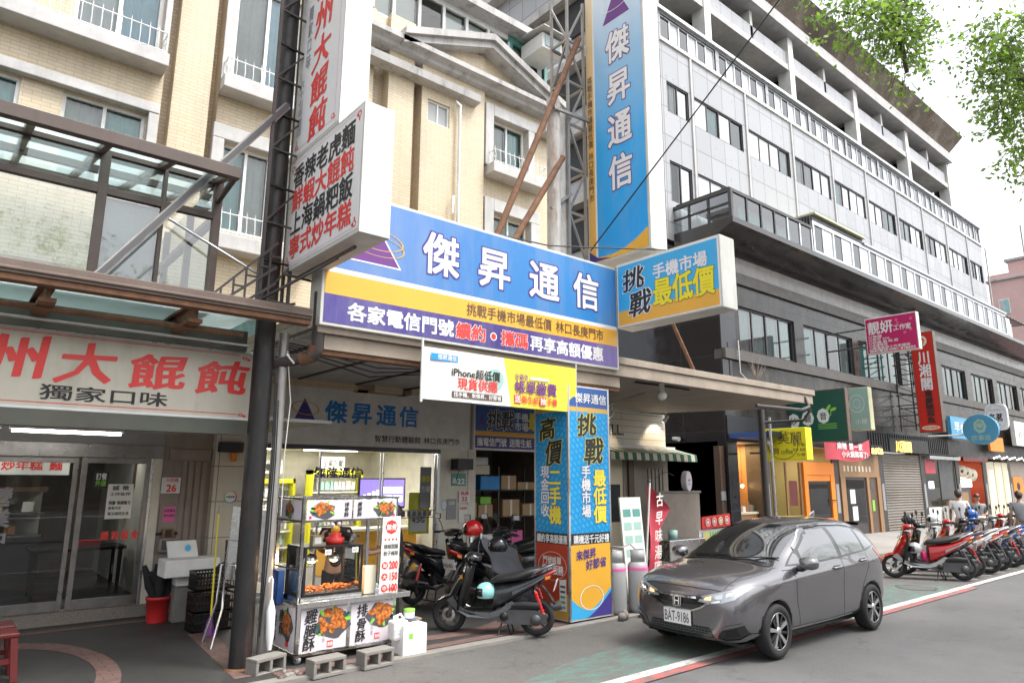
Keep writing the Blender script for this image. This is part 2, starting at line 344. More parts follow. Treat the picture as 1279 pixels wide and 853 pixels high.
# fried chicken print: orange-brown lumps
m,t,p,N,L=nodes('chicken'); v=coords(t); vo=N.new('ShaderNodeTexVoronoi'); vo.inputs['Scale'].default_value=26; L.new(v,vo.inputs[0])
c=ramp(t,vo.outputs[0],[(.0,(.72,.27,.06)),(.45,(.50,.13,.02)),(.9,(.16,.03,.008))]); c=mixc(t,ramp(t,noise(t,v,40,5),[(.5,(0,0,0)),(.75,(.7,.7,.7))]),c,(.8,.42,.12)); L.new(c,p.inputs[0]); setp(p,Roughness=.4); bump(t,p,vo.outputs[0],.6,.01)
# asphalt, paint on the road, paving
def roadmat(name,col,patch,rough=.85,wear=None,wf=(.45,.6)):
    m,t,p,N,L=nodes(name); v=coords(t); a=noise(t,v,.35,7,.65); fine=noise(t,v,70,4,.8); mid=noise(t,v,2.2,6,.7)
    c=ramp(t,a,[(.3,tuple(x*.8 for x in col)),(.7,tuple(x*1.2 for x in col))]); c=mixc(t,ramp(t,mid,[(.55,(0,0,0)),(.75,(.5,.5,.5))]),c,patch)
    c=mixc(t,.55,c,ramp(t,fine,[(.35,(.25,.25,.25)),(.68,(.78,.78,.78))]),'OVERLAY')
    if wear: c=mixc(t,ramp(t,noise(t,coords(t,'Object',(1,2.5,1)),3.2,9,.75),[(wf[0],(0,0,0)),(wf[1],(1,1,1))]),c,wear)
    vr=N.new('ShaderNodeTexVoronoi'); vr.feature='DISTANCE_TO_EDGE'; vr.inputs['Scale'].default_value=.45; nv=N.new('ShaderNodeVectorMath'); nv.operation='ADD'
    nz=N.new('ShaderNodeTexNoise'); nz.inputs['Scale'].default_value=1.3; nz.inputs['Detail'].default_value=6; L.new(v,nz.inputs[0]); L.new(v,nv.inputs[0]); L.new(nz.outputs[1],nv.inputs[1]); L.new(nv.outputs[0],vr.inputs[0])
    ck=mixc(t,ramp(t,mid,[(.42,(0,0,0)),(.6,(1,1,1))]),(0,0,0),ramp(t,vr.outputs[0],[(0,(.6,.6,.6)),(.012,(0,0,0))])); c=mixc(t,ck,c,tuple(x*.5 for x in col)); oil=noise(t,coords(t,'Object',(1,1.6,1)),.9,5,.6); c=mixc(t,ramp(t,oil,[(.58,(0,0,0)),(.72,(.45,.45,.45))]),c,tuple(x*.55 for x in col))
    L.new(c,p.inputs[0]); setp(p,Roughness=rough); bump(t,p,fine,.45,.006); return m
roadmat('asphalt',(.105,.103,.102),(.075,.074,.073)); roadmat('shoulder',(.105,.10,.094),(.06,.056,.052)); roadmat('green_lane',(.085,.17,.14),(.07,.14,.115),.8,(.105,.10,.094),(.38,.57))
roadmat('line_white',(.54,.53,.50),(.42,.41,.39),.7,(.16,.155,.15),(.49,.66)); roadmat('line_red',(.40,.10,.09),(.33,.09,.08),.75,(.13,.12,.115),(.42,.58)); roadmat('arcade_tile',(.040,.039,.037),(.062,.06,.056),.6); roadmat('pavement_mat',(.26,.25,.235),(.2,.19,.18),.85)
walltile('red_paver',(.14,.078,.066),(.18,.105,.09),(.07,.055,.05),.2,.1,.006,.7,(.12,.1,.09),.5)
m=M['red_paver'];sp=[n for n in m.node_tree.nodes if n.type=='COMBXYZ'][0]; sx=[n for n in m.node_tree.nodes if n.type=='SEPXYZ'][0]; m.node_tree.links.new(sx.outputs[0],sp.inputs[0]); m.node_tree.links.new(sx.outputs[1],sp.inputs[1])
mat('pebble',(.24,.21,.18),.7,var=.5,scale=70,bmp=.4,bscale=90)
# ---------------------------------------------------------------- ground
b=MB(); b.grid(lambda u,v:(-60+u*360,-60+v*240,-.012),1,1,'asphalt',False); struct(b,'ground')
b=MB(); b.quad((-20,5.2,-.007),(90,5.2,-.007),(90,7.28,-.007),(-20,7.28,-.007),'shoulder'); struct(b,'road_shoulder')
b=MB(); b.poly([(4.7,5.17,-.003),(15.6,5.17,-.003),(15.35,6.2,-.003),(7.2,6.12,-.003),(5.9,5.98,-.003),(4.8,5.66,-.003),(4.3,5.4,-.003)],'green_lane'); struct(b,'bicycle_lane')
b=MB(); b.quad((-20,5.03,.001),(90,5.03,.001),(90,5.17,.001),(-20,5.17,.001),'line_white'); struct(b,'road_line_white')
b=MB(); b.quad((-20,4.89,.001),(15.9,4.89,.001),(15.9,5.024,.001),(-20,5.024,.001),'line_red'); struct(b,'road_line_red')
b=MB()
for i,x in enumerate([17.2+.92*k for k in range(11)]): b.quad((x,5.3,-.002),(x+.05,5.3,-.002),(x+.05,6.6,-.002),(x,6.6,-.002),'line_white')
b.quad((15.6,7.0,-.002),(26,7.0,-.002),(26,7.07,-.002),(15.6,7.07,-.002),'line_white'); struct(b,'parking_bay_markings')
b=MB(); b.disc((14.95,5.66,.002),X_,Y_,.36,.36,'dgrey',32,.88); b.disc((14.95,5.66,.001),X_,Y_,.32,.32,'shoulder',32); solo(b,'manhole_cover','round manhole cover in the worn green lane ahead of the parked scooters','manhole cover',(14.95,5.66,0))
# arcade floor with red paver bands; kerb stone towards the road
FZ=.03
b=MB(); b.box(-8,17.8,7.3,12.2,-.1,FZ-.004,'arcade_tile'); struct(b,'arcade_floor')
b=MB(); b.box(-8,17.8,7.14,7.3,-.1,FZ-.002,'concrete'); struct(b,'arcade_kerb')
b=MB(); z=FZ
def arc(cx,cy,rx0,ry0,rx1,ry1,a0,a1,n=26):
    A=[rad(a0+(a1-a0)*i/n) for i in range(n+1)]
    for p,q in zip(A,A[1:]): b.quad((cx+rx0*math.cos(p),cy+ry0*math.sin(p),z),(cx+rx1*math.cos(p),cy+ry1*math.sin(p),z),(cx+rx1*math.cos(q),cy+ry1*math.sin(q),z),(cx+rx0*math.cos(q),cy+ry0*math.sin(q),z),'red_paver')
arc(.9,8.95,.70,1.38,.92,1.76,-88,95)
b.quad((-3,11.15,z),(2.7,11.15,z),(2.7,11.33,z),(-3,11.33,z),'red_paver')
b.quad((2.62,7.5,z),(2.88,7.5,z),(3.1,9.95,z),(2.82,9.95,z),'red_paver'); b.quad((3.0,7.33,z),(8.6,7.33,z),(8.6,7.5,z),(3.0,7.5,z),'red_paver'); b.quad((3.1,10.3,z),(8.4,10.3,z),(8.4,10.5,z),(3.1,10.5,z),'red_paver')
arc(5.6,9.6,1.75,1.7,2.0,1.95,-120,-15)
struct(b,'arcade_paver_bands')
b=MB(); b.box(17.8,60,8.4,12,-.1,.10,'pavement_mat'); b.box(17.8,60,8.2,8.4,-.1,.12,'concrete'); struct(b,'pavement')
# ---------------------------------------------------------------- windows
def wavy(x0,x1,z0,z1,y,mt,bb,amp=.02,per=.11):
    n=max(4,int((x1-x0)/per*4))
    bb.grid(lambda u,v:(x0+(x1-x0)*u,y+amp*math.sin(2*PI*u*(x1-x0)/per+.6*math.sin(9*u)),z0+(z1-z0)*v),n,1,mt)
def window(par,x0,x1,z0,z1,y,n=2,fm='alu_white',bar=.045,pane='window_glass',cur=None,name='window',cov=None):
    """y = front of the frame; panes and curtains behind it"""
    f=MB(); w=(x1-x0)
    f.box(x0,x1,y,y+.06,z0,z0+bar,fm); f.box(x0,x1,y,y+.06,z1-bar,z1,fm)
    for i in range(n+1):
        xx=x0+(w-bar)*i/n; f.box(xx,xx+bar,y+(.006 if 0<i<n else .001),y+.058,z0+bar,z1-bar,fm)
    fo=f.build(name,par,local=False)
    g=MB()
    for i in range(n):
        a=x0+w*i/n+bar*.6; c=x0+w*(i+1)/n-bar*.4; dy=.012*(i%2); g.quad((a,y+.03+dy,z0+bar),(c,y+.03+dy,z0+bar),(c,y+.03+dy,z1-bar),(a,y+.03+dy,z1-bar),pane if isinstance(pane,str) else pane[i%len(pane)])
    g.build('pane',fo)
    if cur:
        c=MB(); k=len(cur)
        for i,cm in enumerate(cur):
            if cm: wavy(x0+w*i/k+.02,x0+w*(i+1)/k-.02,z0+.03,z1-.03,y+.13,cm,c)
        if c.v: c.build('curtain',fo)
    return fo
def railing(par,x0,x1,y,z0,z1,ends=True,m='alu_white'):
    f=MB(); f.tube([(x0,y,z1-.06),(x1,y,z1-.06)],.011,m,6); f.tube([(x0,y,z0+.04),(x1,y,z0+.04)],.011,m,6)
    k=int((x1-x0)/.13)
    for i in range(k+1):
        x=x0+(x1-x0)*i/k; f.tube([(x,y,z0),(x,y-.03,z0+(z1-z0)*.35),(x,y,z1-.08),(x,y,z1+.03)],[.008,.008,.008,.003],m,5)
    for x in ((x0,x1) if ends else ()):
        for q in range(2):
            f.tube([(x,y+.25*k_/10,z0+.1+.2*q+.08*math.sin(k_*.9)) for k_ in range(11)],.008,m,5)
        f.tube([(x,y,z1-.06),(x,y+.3,z1-.06)],.011,m,6)
    return f.build('balcony_rail',par)
# ---------------------------------------------------------------- cream tiled apartment building
A=thing('apartment_building','cream tiled apartment building with grey stone ledges and a pediment behind the signs','building',(3.4,11.5,0))
yF=11.5; f=MB()
h1=[(-1.25,.26,6.35,7.72),(.78,1.90,6.35,7.72),(-1.3,.05,8.72,10.9),(.76,1.98,8.72,10.9)]
wall_holes(f,-6,2.09,3.6,11.6,yF,h1,.42,'cream_tile')
h2=[(3.1,4.35,6.1,7.66),(3.12,4.3,8.95,10.9),(2.75,4.2,4.0,4.75)]
wall_holes(f,2.92,5.86,3.6,11.6,yF,h2,.42,'cream_tile')
h3=[(7.10,7.67,9.47,9.98)]; wall_holes(f,6.95,8.62,3.6,11.6,yF-.12,h3,.35,'cream_tile')
h4=[(8.90,9.94,9.02,10.22),(8.93,10.02,6.6,7.9)]; wall_holes(f,8.62,10.84,3.6,11.6,yF,h4,.42,'cream_tile')
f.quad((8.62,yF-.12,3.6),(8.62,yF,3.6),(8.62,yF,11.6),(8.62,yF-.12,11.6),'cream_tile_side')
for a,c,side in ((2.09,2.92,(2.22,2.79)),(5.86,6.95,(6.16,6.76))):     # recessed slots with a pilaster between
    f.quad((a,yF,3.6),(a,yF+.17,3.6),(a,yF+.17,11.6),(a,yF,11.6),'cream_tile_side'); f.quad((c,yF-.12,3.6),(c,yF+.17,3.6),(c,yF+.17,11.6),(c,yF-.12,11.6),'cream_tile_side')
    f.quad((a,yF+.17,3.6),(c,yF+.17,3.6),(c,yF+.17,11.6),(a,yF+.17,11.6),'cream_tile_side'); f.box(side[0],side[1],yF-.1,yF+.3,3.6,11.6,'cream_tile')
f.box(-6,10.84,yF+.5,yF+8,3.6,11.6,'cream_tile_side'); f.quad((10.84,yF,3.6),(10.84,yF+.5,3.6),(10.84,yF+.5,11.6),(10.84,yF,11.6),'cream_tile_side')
for h in h1+h2+h4: f.quad((h[0],yF+.42,h[2]),(h[1],yF+.42,h[2]),(h[1],yF+.42,h[3]),(h[0],yF+.42,h[3]),'dark_in')
f.box(-6,5.8,yF-.02,yF+8,11.6,14.5,'cream_tile')
f.build('wall',A)
# ledges, lintels, surrounds
s=MB(); s.box(-6,2.07,yF-.38,yF+.01,8.47,8.69,'surround_stone'); s.build('window_surround',A,.012)
s=MB(); s.box(-6,2.06,yF-.14,yF+.01,7.735,7.9,'surround_stone'); s.build('window_surround',A,.012)
s=MB(); s.box(1.915,2.06,yF-.13,yF+.01,6.1,7.733,'surround_stone'); s.build('window_surround',A,.012)
s=MB(); s.box(1.99,2.085,yF-.12,yF+.01,8.692,11.4,'surround_stone'); s.build('window_surround',A,.012)
s=MB(); s.box(2.93,3.115,yF-.12,yF+.01,8.74,11.4,'surround_stone'); s.build('window_surround',A,.012)
s=MB(); s.box(2.93,4.9,yF-.36,yF+.01,8.5,8.737,'surround_stone'); s.build('window_surround',A,.012)
s=MB(); s.box(4.31,4.45,yF-.1,yF+.01,8.74,11.4,'surround_stone'); s.build('window_surround',A,.012)
s=MB(); s.box(2.9,4.7,yF-.12,yF+.01,7.67,7.93,'surround_stone'); s.build('window_surround',A,.012)
s=MB(); s.box(2.9,3.09,yF-.12,yF+.01,5.95,7.667,'surround_stone'); s.build('window_surround',A,.012)
s=MB(); s.box(4.36,4.5,yF-.12,yF+.01,5.95,7.667,'surround_stone'); s.build('window_surround',A,.012)
s=MB(); s.box(2.9,4.7,yF-.36,yF+.01,5.68,5.94,'surround_stone'); s.build('window_surround',A,.012)
s=MB(); s.box(8.66,8.89,yF-.14,yF+.01,8.97,10.5,'surround_stone'); s.build('window_surround',A,.012)
s=MB(); s.box(8.892,10.3,yF-.14,yF+.01,10.23,10.5,'surround_stone'); s.build('window_surround',A,.012)
s=MB(); s.box(9.95,10.14,yF-.14,yF+.01,8.97,10.228,'surround_stone'); s.build('window_surround',A,.012)
s=MB(); s.box(8.7,10.38,yF-.4,yF+.01,8.72,8.96,'surround_stone'); s.build('window_surround',A,.012)
s=MB(); s.box(8.66,8.915,yF-.14,yF+.01,6.3,8.2,'surround_stone'); s.build('window_surround',A,.012)
s=MB(); s.box(8.918,10.3,yF-.14,yF+.01,7.91,8.2,'surround_stone'); s.build('window_surround',A,.012)
s=MB(); s.box(10.03,10.3,yF-.14,yF+.01,6.3,7.907,'surround_stone'); s.build('window_surround',A,.012)

c=MB(); prof=[(yF,10.72),(yF-.25,10.76),(yF-.28,10.84),(yF-.42,10.88),(yF-.42,10.99),(yF,11.06)]
c.prism(prof,0,-6,2.6,'cornice_stone'); c.prism(prof,0,5.5,10.95,'cornice_stone'); prof2=[(yF-.1,10.22),(yF-.34,10.26),(yF-.36,10.42),(yF-.1,10.46)]; c.prism(prof2,0,5.5,8.35,'cornice_stone'); c.prism(prof2,0,10.32,10.93,'cornice_stone')
c.build('cornice',A)
d=MB()
for (xa,za),(xb,zb) in (((6.3,10.98),(8.62,11.86)),((8.62,11.86),(10.9,10.98))):
    for y0,y1,t0,t1 in ((yF-.5,yF,.0,.16),(yF-.42,yF,-.16,.0)):
        d.add([(xa,y0,za+t0),(xb,y0,zb+t0),(xb,y0,zb+t1),(xa,y0,za+t1),(xa,y1,za+t0),(xb,y1,zb+t0),(xb,y1,zb+t1),(xa,y1,za+t1)],[(0,1,2,3),(4,7,6,5),(0,4,5,1),(3,2,6,7),(0,3,7,4),(1,5,6,2)],'cornice_stone')
d.prism([(6.6,11.0),(10.6,11.0),(8.62,11.72)],1,yF-.06,yF+.1,'cream_tile'); d.build('pediment',A)
for a in (h1[0],h1[1]): window(A,*a,yF+.06,2,'alu_white',.05,'window_glass',('curtain_grey','curtain_teal'))
window(A,*h1[2],yF+.06,2,'alu_white',.06,'window_glass',('curtain_blue','curtain_teal')); window(A,*h1[3],yF+.06,2,'alu_white',.06,'window_glass',('curtain_white','curtain_blue'))
window(A,*h2[0],yF+.06,3,'alu_white',.05,'window_glass',('curtain_teal','curtain_grey','curtain_grey')); window(A,*h2[1],yF+.06,2,'alu_white',.06,'window_glass',('curtain_grey','curtain_blue')); window(A,*h2[2],yF+.06,2,'alu_white',.05,'window_glass',('curtain_grey','curtain_teal'))
window(A,*h3[0],yF-.08,2,'alu_white',.035,'frost_pane',('curtain_teal','curtain_grey'))
for a in h4: window(A,*a,yF+.06,2,'alu_white',.045,'window_glass',('curtain_grey','curtain_teal'))
railing(A,-3,2.02,yF-.33,8.69,9.12); railing(A,2.98,4.8,yF-.32,8.737,9.12); railing(A,2.96,4.6,yF-.32,5.94,6.35); railing(A,8.76,10.3,yF-.36,8.96,9.33)
# penthouse sun room behind the pediment
g=MB(); g.box(5.6,10.72,yF+.02,yF+.2,11.0,11.52,'cream_tile'); g.build('parapet',A)
g=MB(); g.box(5.6,9.45,yF+.06,yF+.14,11.52,11.60,'alu_white'); g.box(5.6,9.45,yF+.06,yF+.14,12.55,12.68,'alu_white'); g.box(9.45,10.72,yF+.05,yF+.15,11.52,11.66,'teal'); g.box(9.45,10.72,yF+.05,yF+.15,12.5,12.66,'teal')
for x in [5.62+.64*k for k in range(7)]: g.box(x,x+.07,yF+.055,yF+.13,11.6,12.55,'alu_white')
for x in (9.5,10.08,10.64): g.box(x,x+.08,yF+.045,yF+.14,11.66,12.5,'teal')
g.box(5.4,10.8,yF-.3,yF+4,12.68,12.86,'cornice_stone'); g.box(10.64,10.72,yF+.15,yF+4,11.52,12.68,'white_paint'); fo=g.build('sun_room',A)
q=MB(); q.quad((5.65,yF+.10,11.6),(10.66,yF+.10,11.6),(10.66,yF+.10,12.55),(5.65,yF+.10,12.55),'window_glass'); q.build('pane',fo)
q=MB()
for k in range(7):
    if k!=2: q.quad((5.7+.64*k,yF+.2,11.6),(6.24+.64*k,yF+.2,11.6),(6.24+.64*k,yF+.2,12.55),(5.7+.64*k,yF+.2,12.55),'paper')
q.quad((5.6,yF+1.2,11.5),(10.7,yF+1.2,11.5),(10.7,yF+1.2,12.6),(5.6,yF+1.2,12.6),'curtain_grey'); q.build('blind',fo)
p=MB(); p.tube([(7.83,yF-.2,10.02),(7.75,yF-.26,10.08),(7.86,yF-.26,10.02),(7.87,yF-.22,9.9),(7.88,yF-.22,5.0)],.035,'alu_white',8); p.tube([(7.78,yF-.2,7.9),(7.74,yF-.24,7.9),(7.72,yF-.24,7.5)],.025,'alu_white',6); p.build('drain_pipe',A)
ac=thing('air_conditioner','boxy white window air conditioner jutting from the rooftop sun room','air conditioner',(10.2,yF-.3,12.2))
k=MB(); k.box(9.85,10.5,yF-.75,yF+.05,12.12,12.52,'white_paint'); k.build('housing',ac,.02); k=MB(); k.box(9.93,10.42,yF-.77,yF-.752,12.18,12.46,'curtain_blue')
for i in range(5): k.box(9.92,10.43,yF-.785,yF-.771,12.2+.055*i,12.215+.055*i,'white_paint')
k.build('grille',ac); k=MB(); k.prism([(yF-.95,12.56),(yF+.1,12.7),(yF+.1,12.66),(yF-.95,12.53)],0,9.72,10.62,'cornice_stone'); k.build('rain_hood',ac)
# ---------------------------------------------------------------- grey office block on the right
Bd=thing('office_block','long grey office block with ribbon windows and a dark overhanging balcony over the shops','building',(17.8,11.5,0))
yU=12.5; xs=[25.2+3.42*k for k in range(-2,8)]; xs=[16.7]+xs    # pilaster lines
f=MB(); holes=[]; cells=[(17.0,18.2)]+[(a+.17,a+3.16) for a in xs[1:-1]]+[(45.95,48.1)]
cells=[c for c in cells if c[1]<48.3]; rows=[(10.75,12.15),(13.88,14.98)]
for z0,z1 in rows:
    for a,c in cells: holes.append((a,c,z0,z1))
h5=[]; x=16.8
while x<48: h5.append((x,min(x+3.2,48.35),16.5,17.42)); x+=3.42
wall_holes(f,16.7,48.5,9.4,17.5,yU,holes+h5,.3,'grey_panel','dark_frame')
f.quad((16.7,yU+.3,9.4),(48.5,yU+.3,9.4),(48.5,yU+.3,17.5),(16.7,yU+.3,17.5),'dark_in'); f.quad((48.5,yU,9.4),(48.5,yU+9,9.4),(48.5,yU+9,17.5),(48.5,yU,17.5),'grey_panel')
f.box(16.7,48.5,yU+.31,yU+12,9.4,17.48,'grey_panel'); f.box(16.4,48.6,yU-.1,yU+12,17.5,17.62,'alu')
f.build('wall',Bd)
s=MB()
for x in xs[1:]: s.box(x-.05,x+.05,yU-.05,yU+.005,9.5,16.4,'surround_stone')
s.box(16.7,48.55,yU-.06,yU+.01,16.36,16.48,'white_paint'); s.build('wall_strips',Bd)
cs=['curtain_white',None,'curtain_white','curtain_teal',None,'curtain_grey']
for i,a in enumerate(holes): 
    r=R
    window(Bd,*a,yU+.03,4 if a[1]-a[0]>2 else 2,'dark_frame',.05,r.sample(['sky_white_pane','bright_glass','window_glass','dark_glass','sky_white_pane'],4),[r.choice(cs) for _ in range(4)])  # opaque pale panes carry the bright sky reflection in their colour
for a in h5: window(Bd,*a,yU+.04,6 if a[1]-a[0]>2.5 else 2,'alu',.06,['dark_glass','sky_white_pane'],[('curtain_white' if k%2 else None) for k in range(6)])
# recessed top storeys, cornice and leaning polished parapet
f=MB(); yT=14.0; f.quad((16.7,yT+1.0,17.6),(48.7,yT+1.0,17.6),(48.7,yT+1.0,23.2),(16.7,yT+1.0,23.2),'cream_paint'); f.box(16.7,48.7,yT+1.02,yT+10,17.6,23.2,'grey_panel')
f.box(16.7,48.9,yT-.05,yT+1.0,20.85,21.15,'surround_stone'); f.box(16.7,48.6,yT+.02,yT+.14,21.15,21.85,'grey_panel'); f.box(16.7,48.6,yT+.02,yT+.14,17.62,18.5,'grey_panel')
f.box(16.2,49.2,yT-.38,yT+10,22.62,23.2,'surround_stone'); f.build('top_storeys',Bd)
for x in [14.9+6.8*k+.15 for k in range(1,6)]:
    c=MB(); c.box(x-.22,x+.22,yT-.1,yT+.5,17.62,22.6,'white_paint'); c.build('column',Bd); c=MB(); c.box(x+.222,x+.5,yT+.15,yT+.95,17.62,22.6,'black_granite'); c.build('dark_fin',Bd); c=MB(); c.box(x-3.3,x-3.1,yT+.02,yT+.95,21.16,22.6,'white_paint'); c.build('thin_column',Bd)
for z0,z1 in ((18.6,20.6),(21.3,22.45)):
    for k in range(10):
        x=16.9+3.4*k-.4
        if x<16.5: continue
        window(Bd,x+.3,x+2.6,z0,z1,yT+.93,4,'dark_frame',.05,'dark_glass',None)
p=MB(); p.add([(18,yT-.02,23.22),(49.3,yT-.02,23.22),(49.9,yT-.95,24.5),(18,yT-.95,24.5),(18,yT+.1,23.25),(49.3,yT+.1,23.25),(49.9,yT-.85,24.53),(18,yT-.85,24.53)],[(0,1,2,3),(4,7,6,5),(0,4,5,1),(3,2,6,7),(1,5,6,2),(0,3,7,4)],'roof_soffit'); p.build('roof_panel',Bd)
# lower storeys
yL=11.5; f=MB(); w2=[(18.85,22.3),(22.95,26.75),(27.25,31.2),(31.8,35.4),(35.97,39.17),(40,43.4),(44.1,47.7),(48.3,51.8)]
hl=[(a,c,5.97,7.42) for a,c in w2]
wall_holes(f,17.8,52,5.62,8.0,yL,hl,.3,'polished_stone','dark_frame'); f.quad((17.8,yL+.3,5.6),(52,yL+.3,5.6),(52,yL+.3,8),(17.8,yL+.3,8),'dark_in')
f.box(17.8,52,yL,yL+.3,8.46,9.5,'stone_band'); f.box(17.8,52,yL,yL+.3,3.9,5.62,'polished_stone'); f.box(17.8,52,yL-.1,yL+.3,8.1,8.46,'dark_ledge'); f.box(17.8,52,yL-.003,yL+.3,8.0,8.1,'polished_stone')
f.box(17.82,52,yL-.12,yL+.29,5.62,5.93,'dark_ledge'); f.build('lower_wall',Bd)
for a in hl: window(Bd,*a,yL+.08,4,'dark_frame',.06,'green_glass' ,[R.choice(cs) for _ in range(4)])
f=MB(); f.box(17.8,18.1,yL+.301,yL+14,0,9.5,'black_granite'); f.box(17.78,18.3,yL-.02,yL+.299,0,5.60,'black_granite'); f.box(17.79,18.6,yL-.01,yL+.299,5.94,7.99,'black_granite'); f.build('side_wall',Bd)
f=MB(); f.box(16.72,17.2,yU+.32,yU+14,9.5,26,'grey_panel')
for z in (11.5,14.2,17.0,20.0): f.box(16.2,16.71,yU+1.5,yU+13,z,z+.35,'cornice_stone'); f.box(16.6,16.71,yU+2,yU+12,z-1.5,z-.05,'dark_in'); f.box(16.55,16.6,yU+2+3,yU+2+3.4,z-1.5,z-.05,'cornice_stone'); f.box(16.55,16.6,yU+7,yU+7.5,z-1.5,z-.05,'cornice_stone')
f.build('flank_wall',Bd)
# long balcony: polished dark belly, glazed front
f=MB(); f.add([(17.05,10.4,9.45),(52,10.4,9.45),(52,yL+.01,9.0),(17.05,yL+.01,9.0),(17.05,10.4,9.62),(52,10.4,9.62),(52,yU,9.62),(17.05,yU,9.62),(17.05,yU,9.0),(52,yU,9.0)],[(0,3,2,1),(0,1,5,4),(4,5,6,7),(0,4,7,8,3),(2,9,6,5,1),(3,8,9,2)],'dark_soffit'); f.build('balcony_belly',Bd)
f=MB()
f.box(17.05,22,10.42,10.5,10.42,10.52,'dark_frame'); f.box(17.05,17.15,10.5,yU,10.42,10.52,'dark_frame'); f.box(17.05,17.15,10.42,10.52,9.62,10.42,'dark_frame')
for y in (11.2,11.9): f.box(17.06,17.13,y,y+.06,9.62,10.42,'dark_frame')
f.box(17.06,17.12,10.52,yU,10.05,10.1,'dark_frame')
for k in range(1,7): f.box(17.1+.8*k,17.17+.8*k,10.43,10.49,9.62,10.42,'alu' if k>3 else 'dark_frame')
for k in range(6): f.box(21.9+.02,21.96,10.45+.1*k,10.49+.1*k,9.62,10.9,'dgrey')
f.box(22.0,25.9,10.3,12.4,10.95,11.02,'yellow_green'); f.box(25.9,43,10.35,12.4,10.75,10.83,'alu'); f.box(17.1,22,10.5,12.4,10.53,10.58,'dark_frame')
f.box(22,43,10.42,10.5,9.62,9.70,'alu'); f.box(22,43,10.42,10.5,10.62,10.75,'alu'); f.box(22,25.9,10.42,10.5,10.76,10.95,'dark_frame')
k=0; x=22.0
while x<43: f.box(x,x+.1,10.41,10.49,9.7,10.62,'alu'); x+=1.45
for k in range(8): f.box(43,47,10.5,10.56,10.75,10.8,'dgrey') if k==0 else f.box(43+.5*k,43.06+.5*k,10.42,11.9,10.7,10.76,'dgrey')
f.build('balcony_frame',Bd)
g=MB(); x=22.0
while x<42.9:
    g.quad((x+.1,10.46,9.7),(x+.72,10.46,9.7),(x+.72,10.46,10.62),(x+.1,10.46,10.62),'dark_glass'); g.quad((x+.76,10.45,9.7),(x+1.45,10.45,9.7),(x+1.45,10.45,10.62),(x+.76,10.45,10.62),'sky_white_pane'); g.box(x+.72,x+.76,10.44,10.475,9.7,10.62,'alu'); x+=1.45
g.quad((17.15,10.46,9.62),(21.95,10.46,9.62),(21.95,10.46,10.42),(17.15,10.46,10.42),'green_glass'); g.quad((17.1,10.5,9.62),(17.1,yU,9.62),(17.1,yU,10.42),(17.1,10.5,10.42),'green_glass'); g.build('balcony_glazing',Bd)
g=MB()
for i in range(16): 
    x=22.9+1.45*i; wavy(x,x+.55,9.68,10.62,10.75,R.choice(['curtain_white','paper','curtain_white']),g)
wavy(18.2,19.8,9.64,10.42,10.9,'curtain_teal',g); wavy(20.0,21.6,9.64,10.42,11.0,'curtain_white',g)
g.build('curtain',Bd)
# far pink block with a rooftop mast
Pk=thing('pink_building','far pink tiled building with a small white framed window','building',(70,15,0))
f=MB(); f.box(70,95,8,17.9,0,19.9,'pink_tile'); f.build('wall',Pk); f=MB(); f.box(69.8,95,8,18.1,19.3,19.45,'cornice_stone'); f.box(70.5,76,9,16.4,19.9,21.0,'pink_tile'); f.box(70.3,76.2,8.8,16.6,21.0,21.2,'cornice_stone'); f.build('roof',Pk)
f=MB(); f.box(69.93,70.0,16.5,17.3,16.3,17.6,'alu_white'); f.box(69.9,69.93,16.56,16.88,16.38,17.52,'curtain_teal'); f.box(69.91,69.935,16.93,17.24,16.38,17.52,'curtain_grey'); f.build('window',Pk); f=MB(); f.tube([(71,15.2,21.2),(71,15.2,24.2)],.06,'grey',6); f.build('antenna',Pk)
# ---------------------------------------------------------------- ground-floor walls under the canopy
def gradmat(name,axis,lo,hi,stops,rough=.35):
    m,t,p,N,L=nodes(name); sp=N.new('ShaderNodeSeparateXYZ'); L.new(coords(t),sp.inputs[0]); mr=N.new('ShaderNodeMapRange'); mr.inputs[1].default_value=lo; mr.inputs[2].default_value=hi
    L.new(sp.outputs[axis],mr.inputs[0]); wr=ramp(t,noise(t,coords(t,'Object',(1.5,1.5,.3)),1.6,7,.7),[(.42,(0,0,0)),(.8,(.30,.30,.30))]); L.new(mixc(t,wr,ramp(t,mr.outputs[0],stops),(.42,.42,.42)),p.inputs[0]); setp(p,Roughness=rough); return m
gradmat('print_blue_tall',2,0,6.2,[(0,(.01,.33,.80)),(.35,(.03,.40,.85)),(.62,(.30,.55,.80)),(.85,(.72,.80,.88)),(1,(.75,.80,.88))])
gradmat('print_orange_tall',2,0,6.2,[(0,(.80,.42,.06)),(.4,(.80,.45,.10)),(.8,(.82,.62,.36)),(1,(.82,.68,.5))])
gradmat('print_blue_shaded',0,0,5.2,[(0,(.10,.22,.52)),(.45,(.04,.19,.48)),(1,(.025,.22,.56))]); gradmat('print_navy_wide',0,0,5.2,[(0,(.07,.05,.26)),(.5,(.05,.03,.2)),(1,(.16,.10,.36))])  # wide blue greys to the left: shading painted into the print colour
m,t,p,N,L=nodes('print_dashes'); mp=N.new('ShaderNodeMapping'); mp.inputs['Rotation'].default_value=(0,rad(-42),rad(0)); L.new(coords(t),mp.inputs[0]); sp=N.new('ShaderNodeSeparateXYZ'); ad=N.new('ShaderNodeMath'); sq=N.new('ShaderNodeSeparateXYZ'); L.new(coords(t),sq.inputs[0])
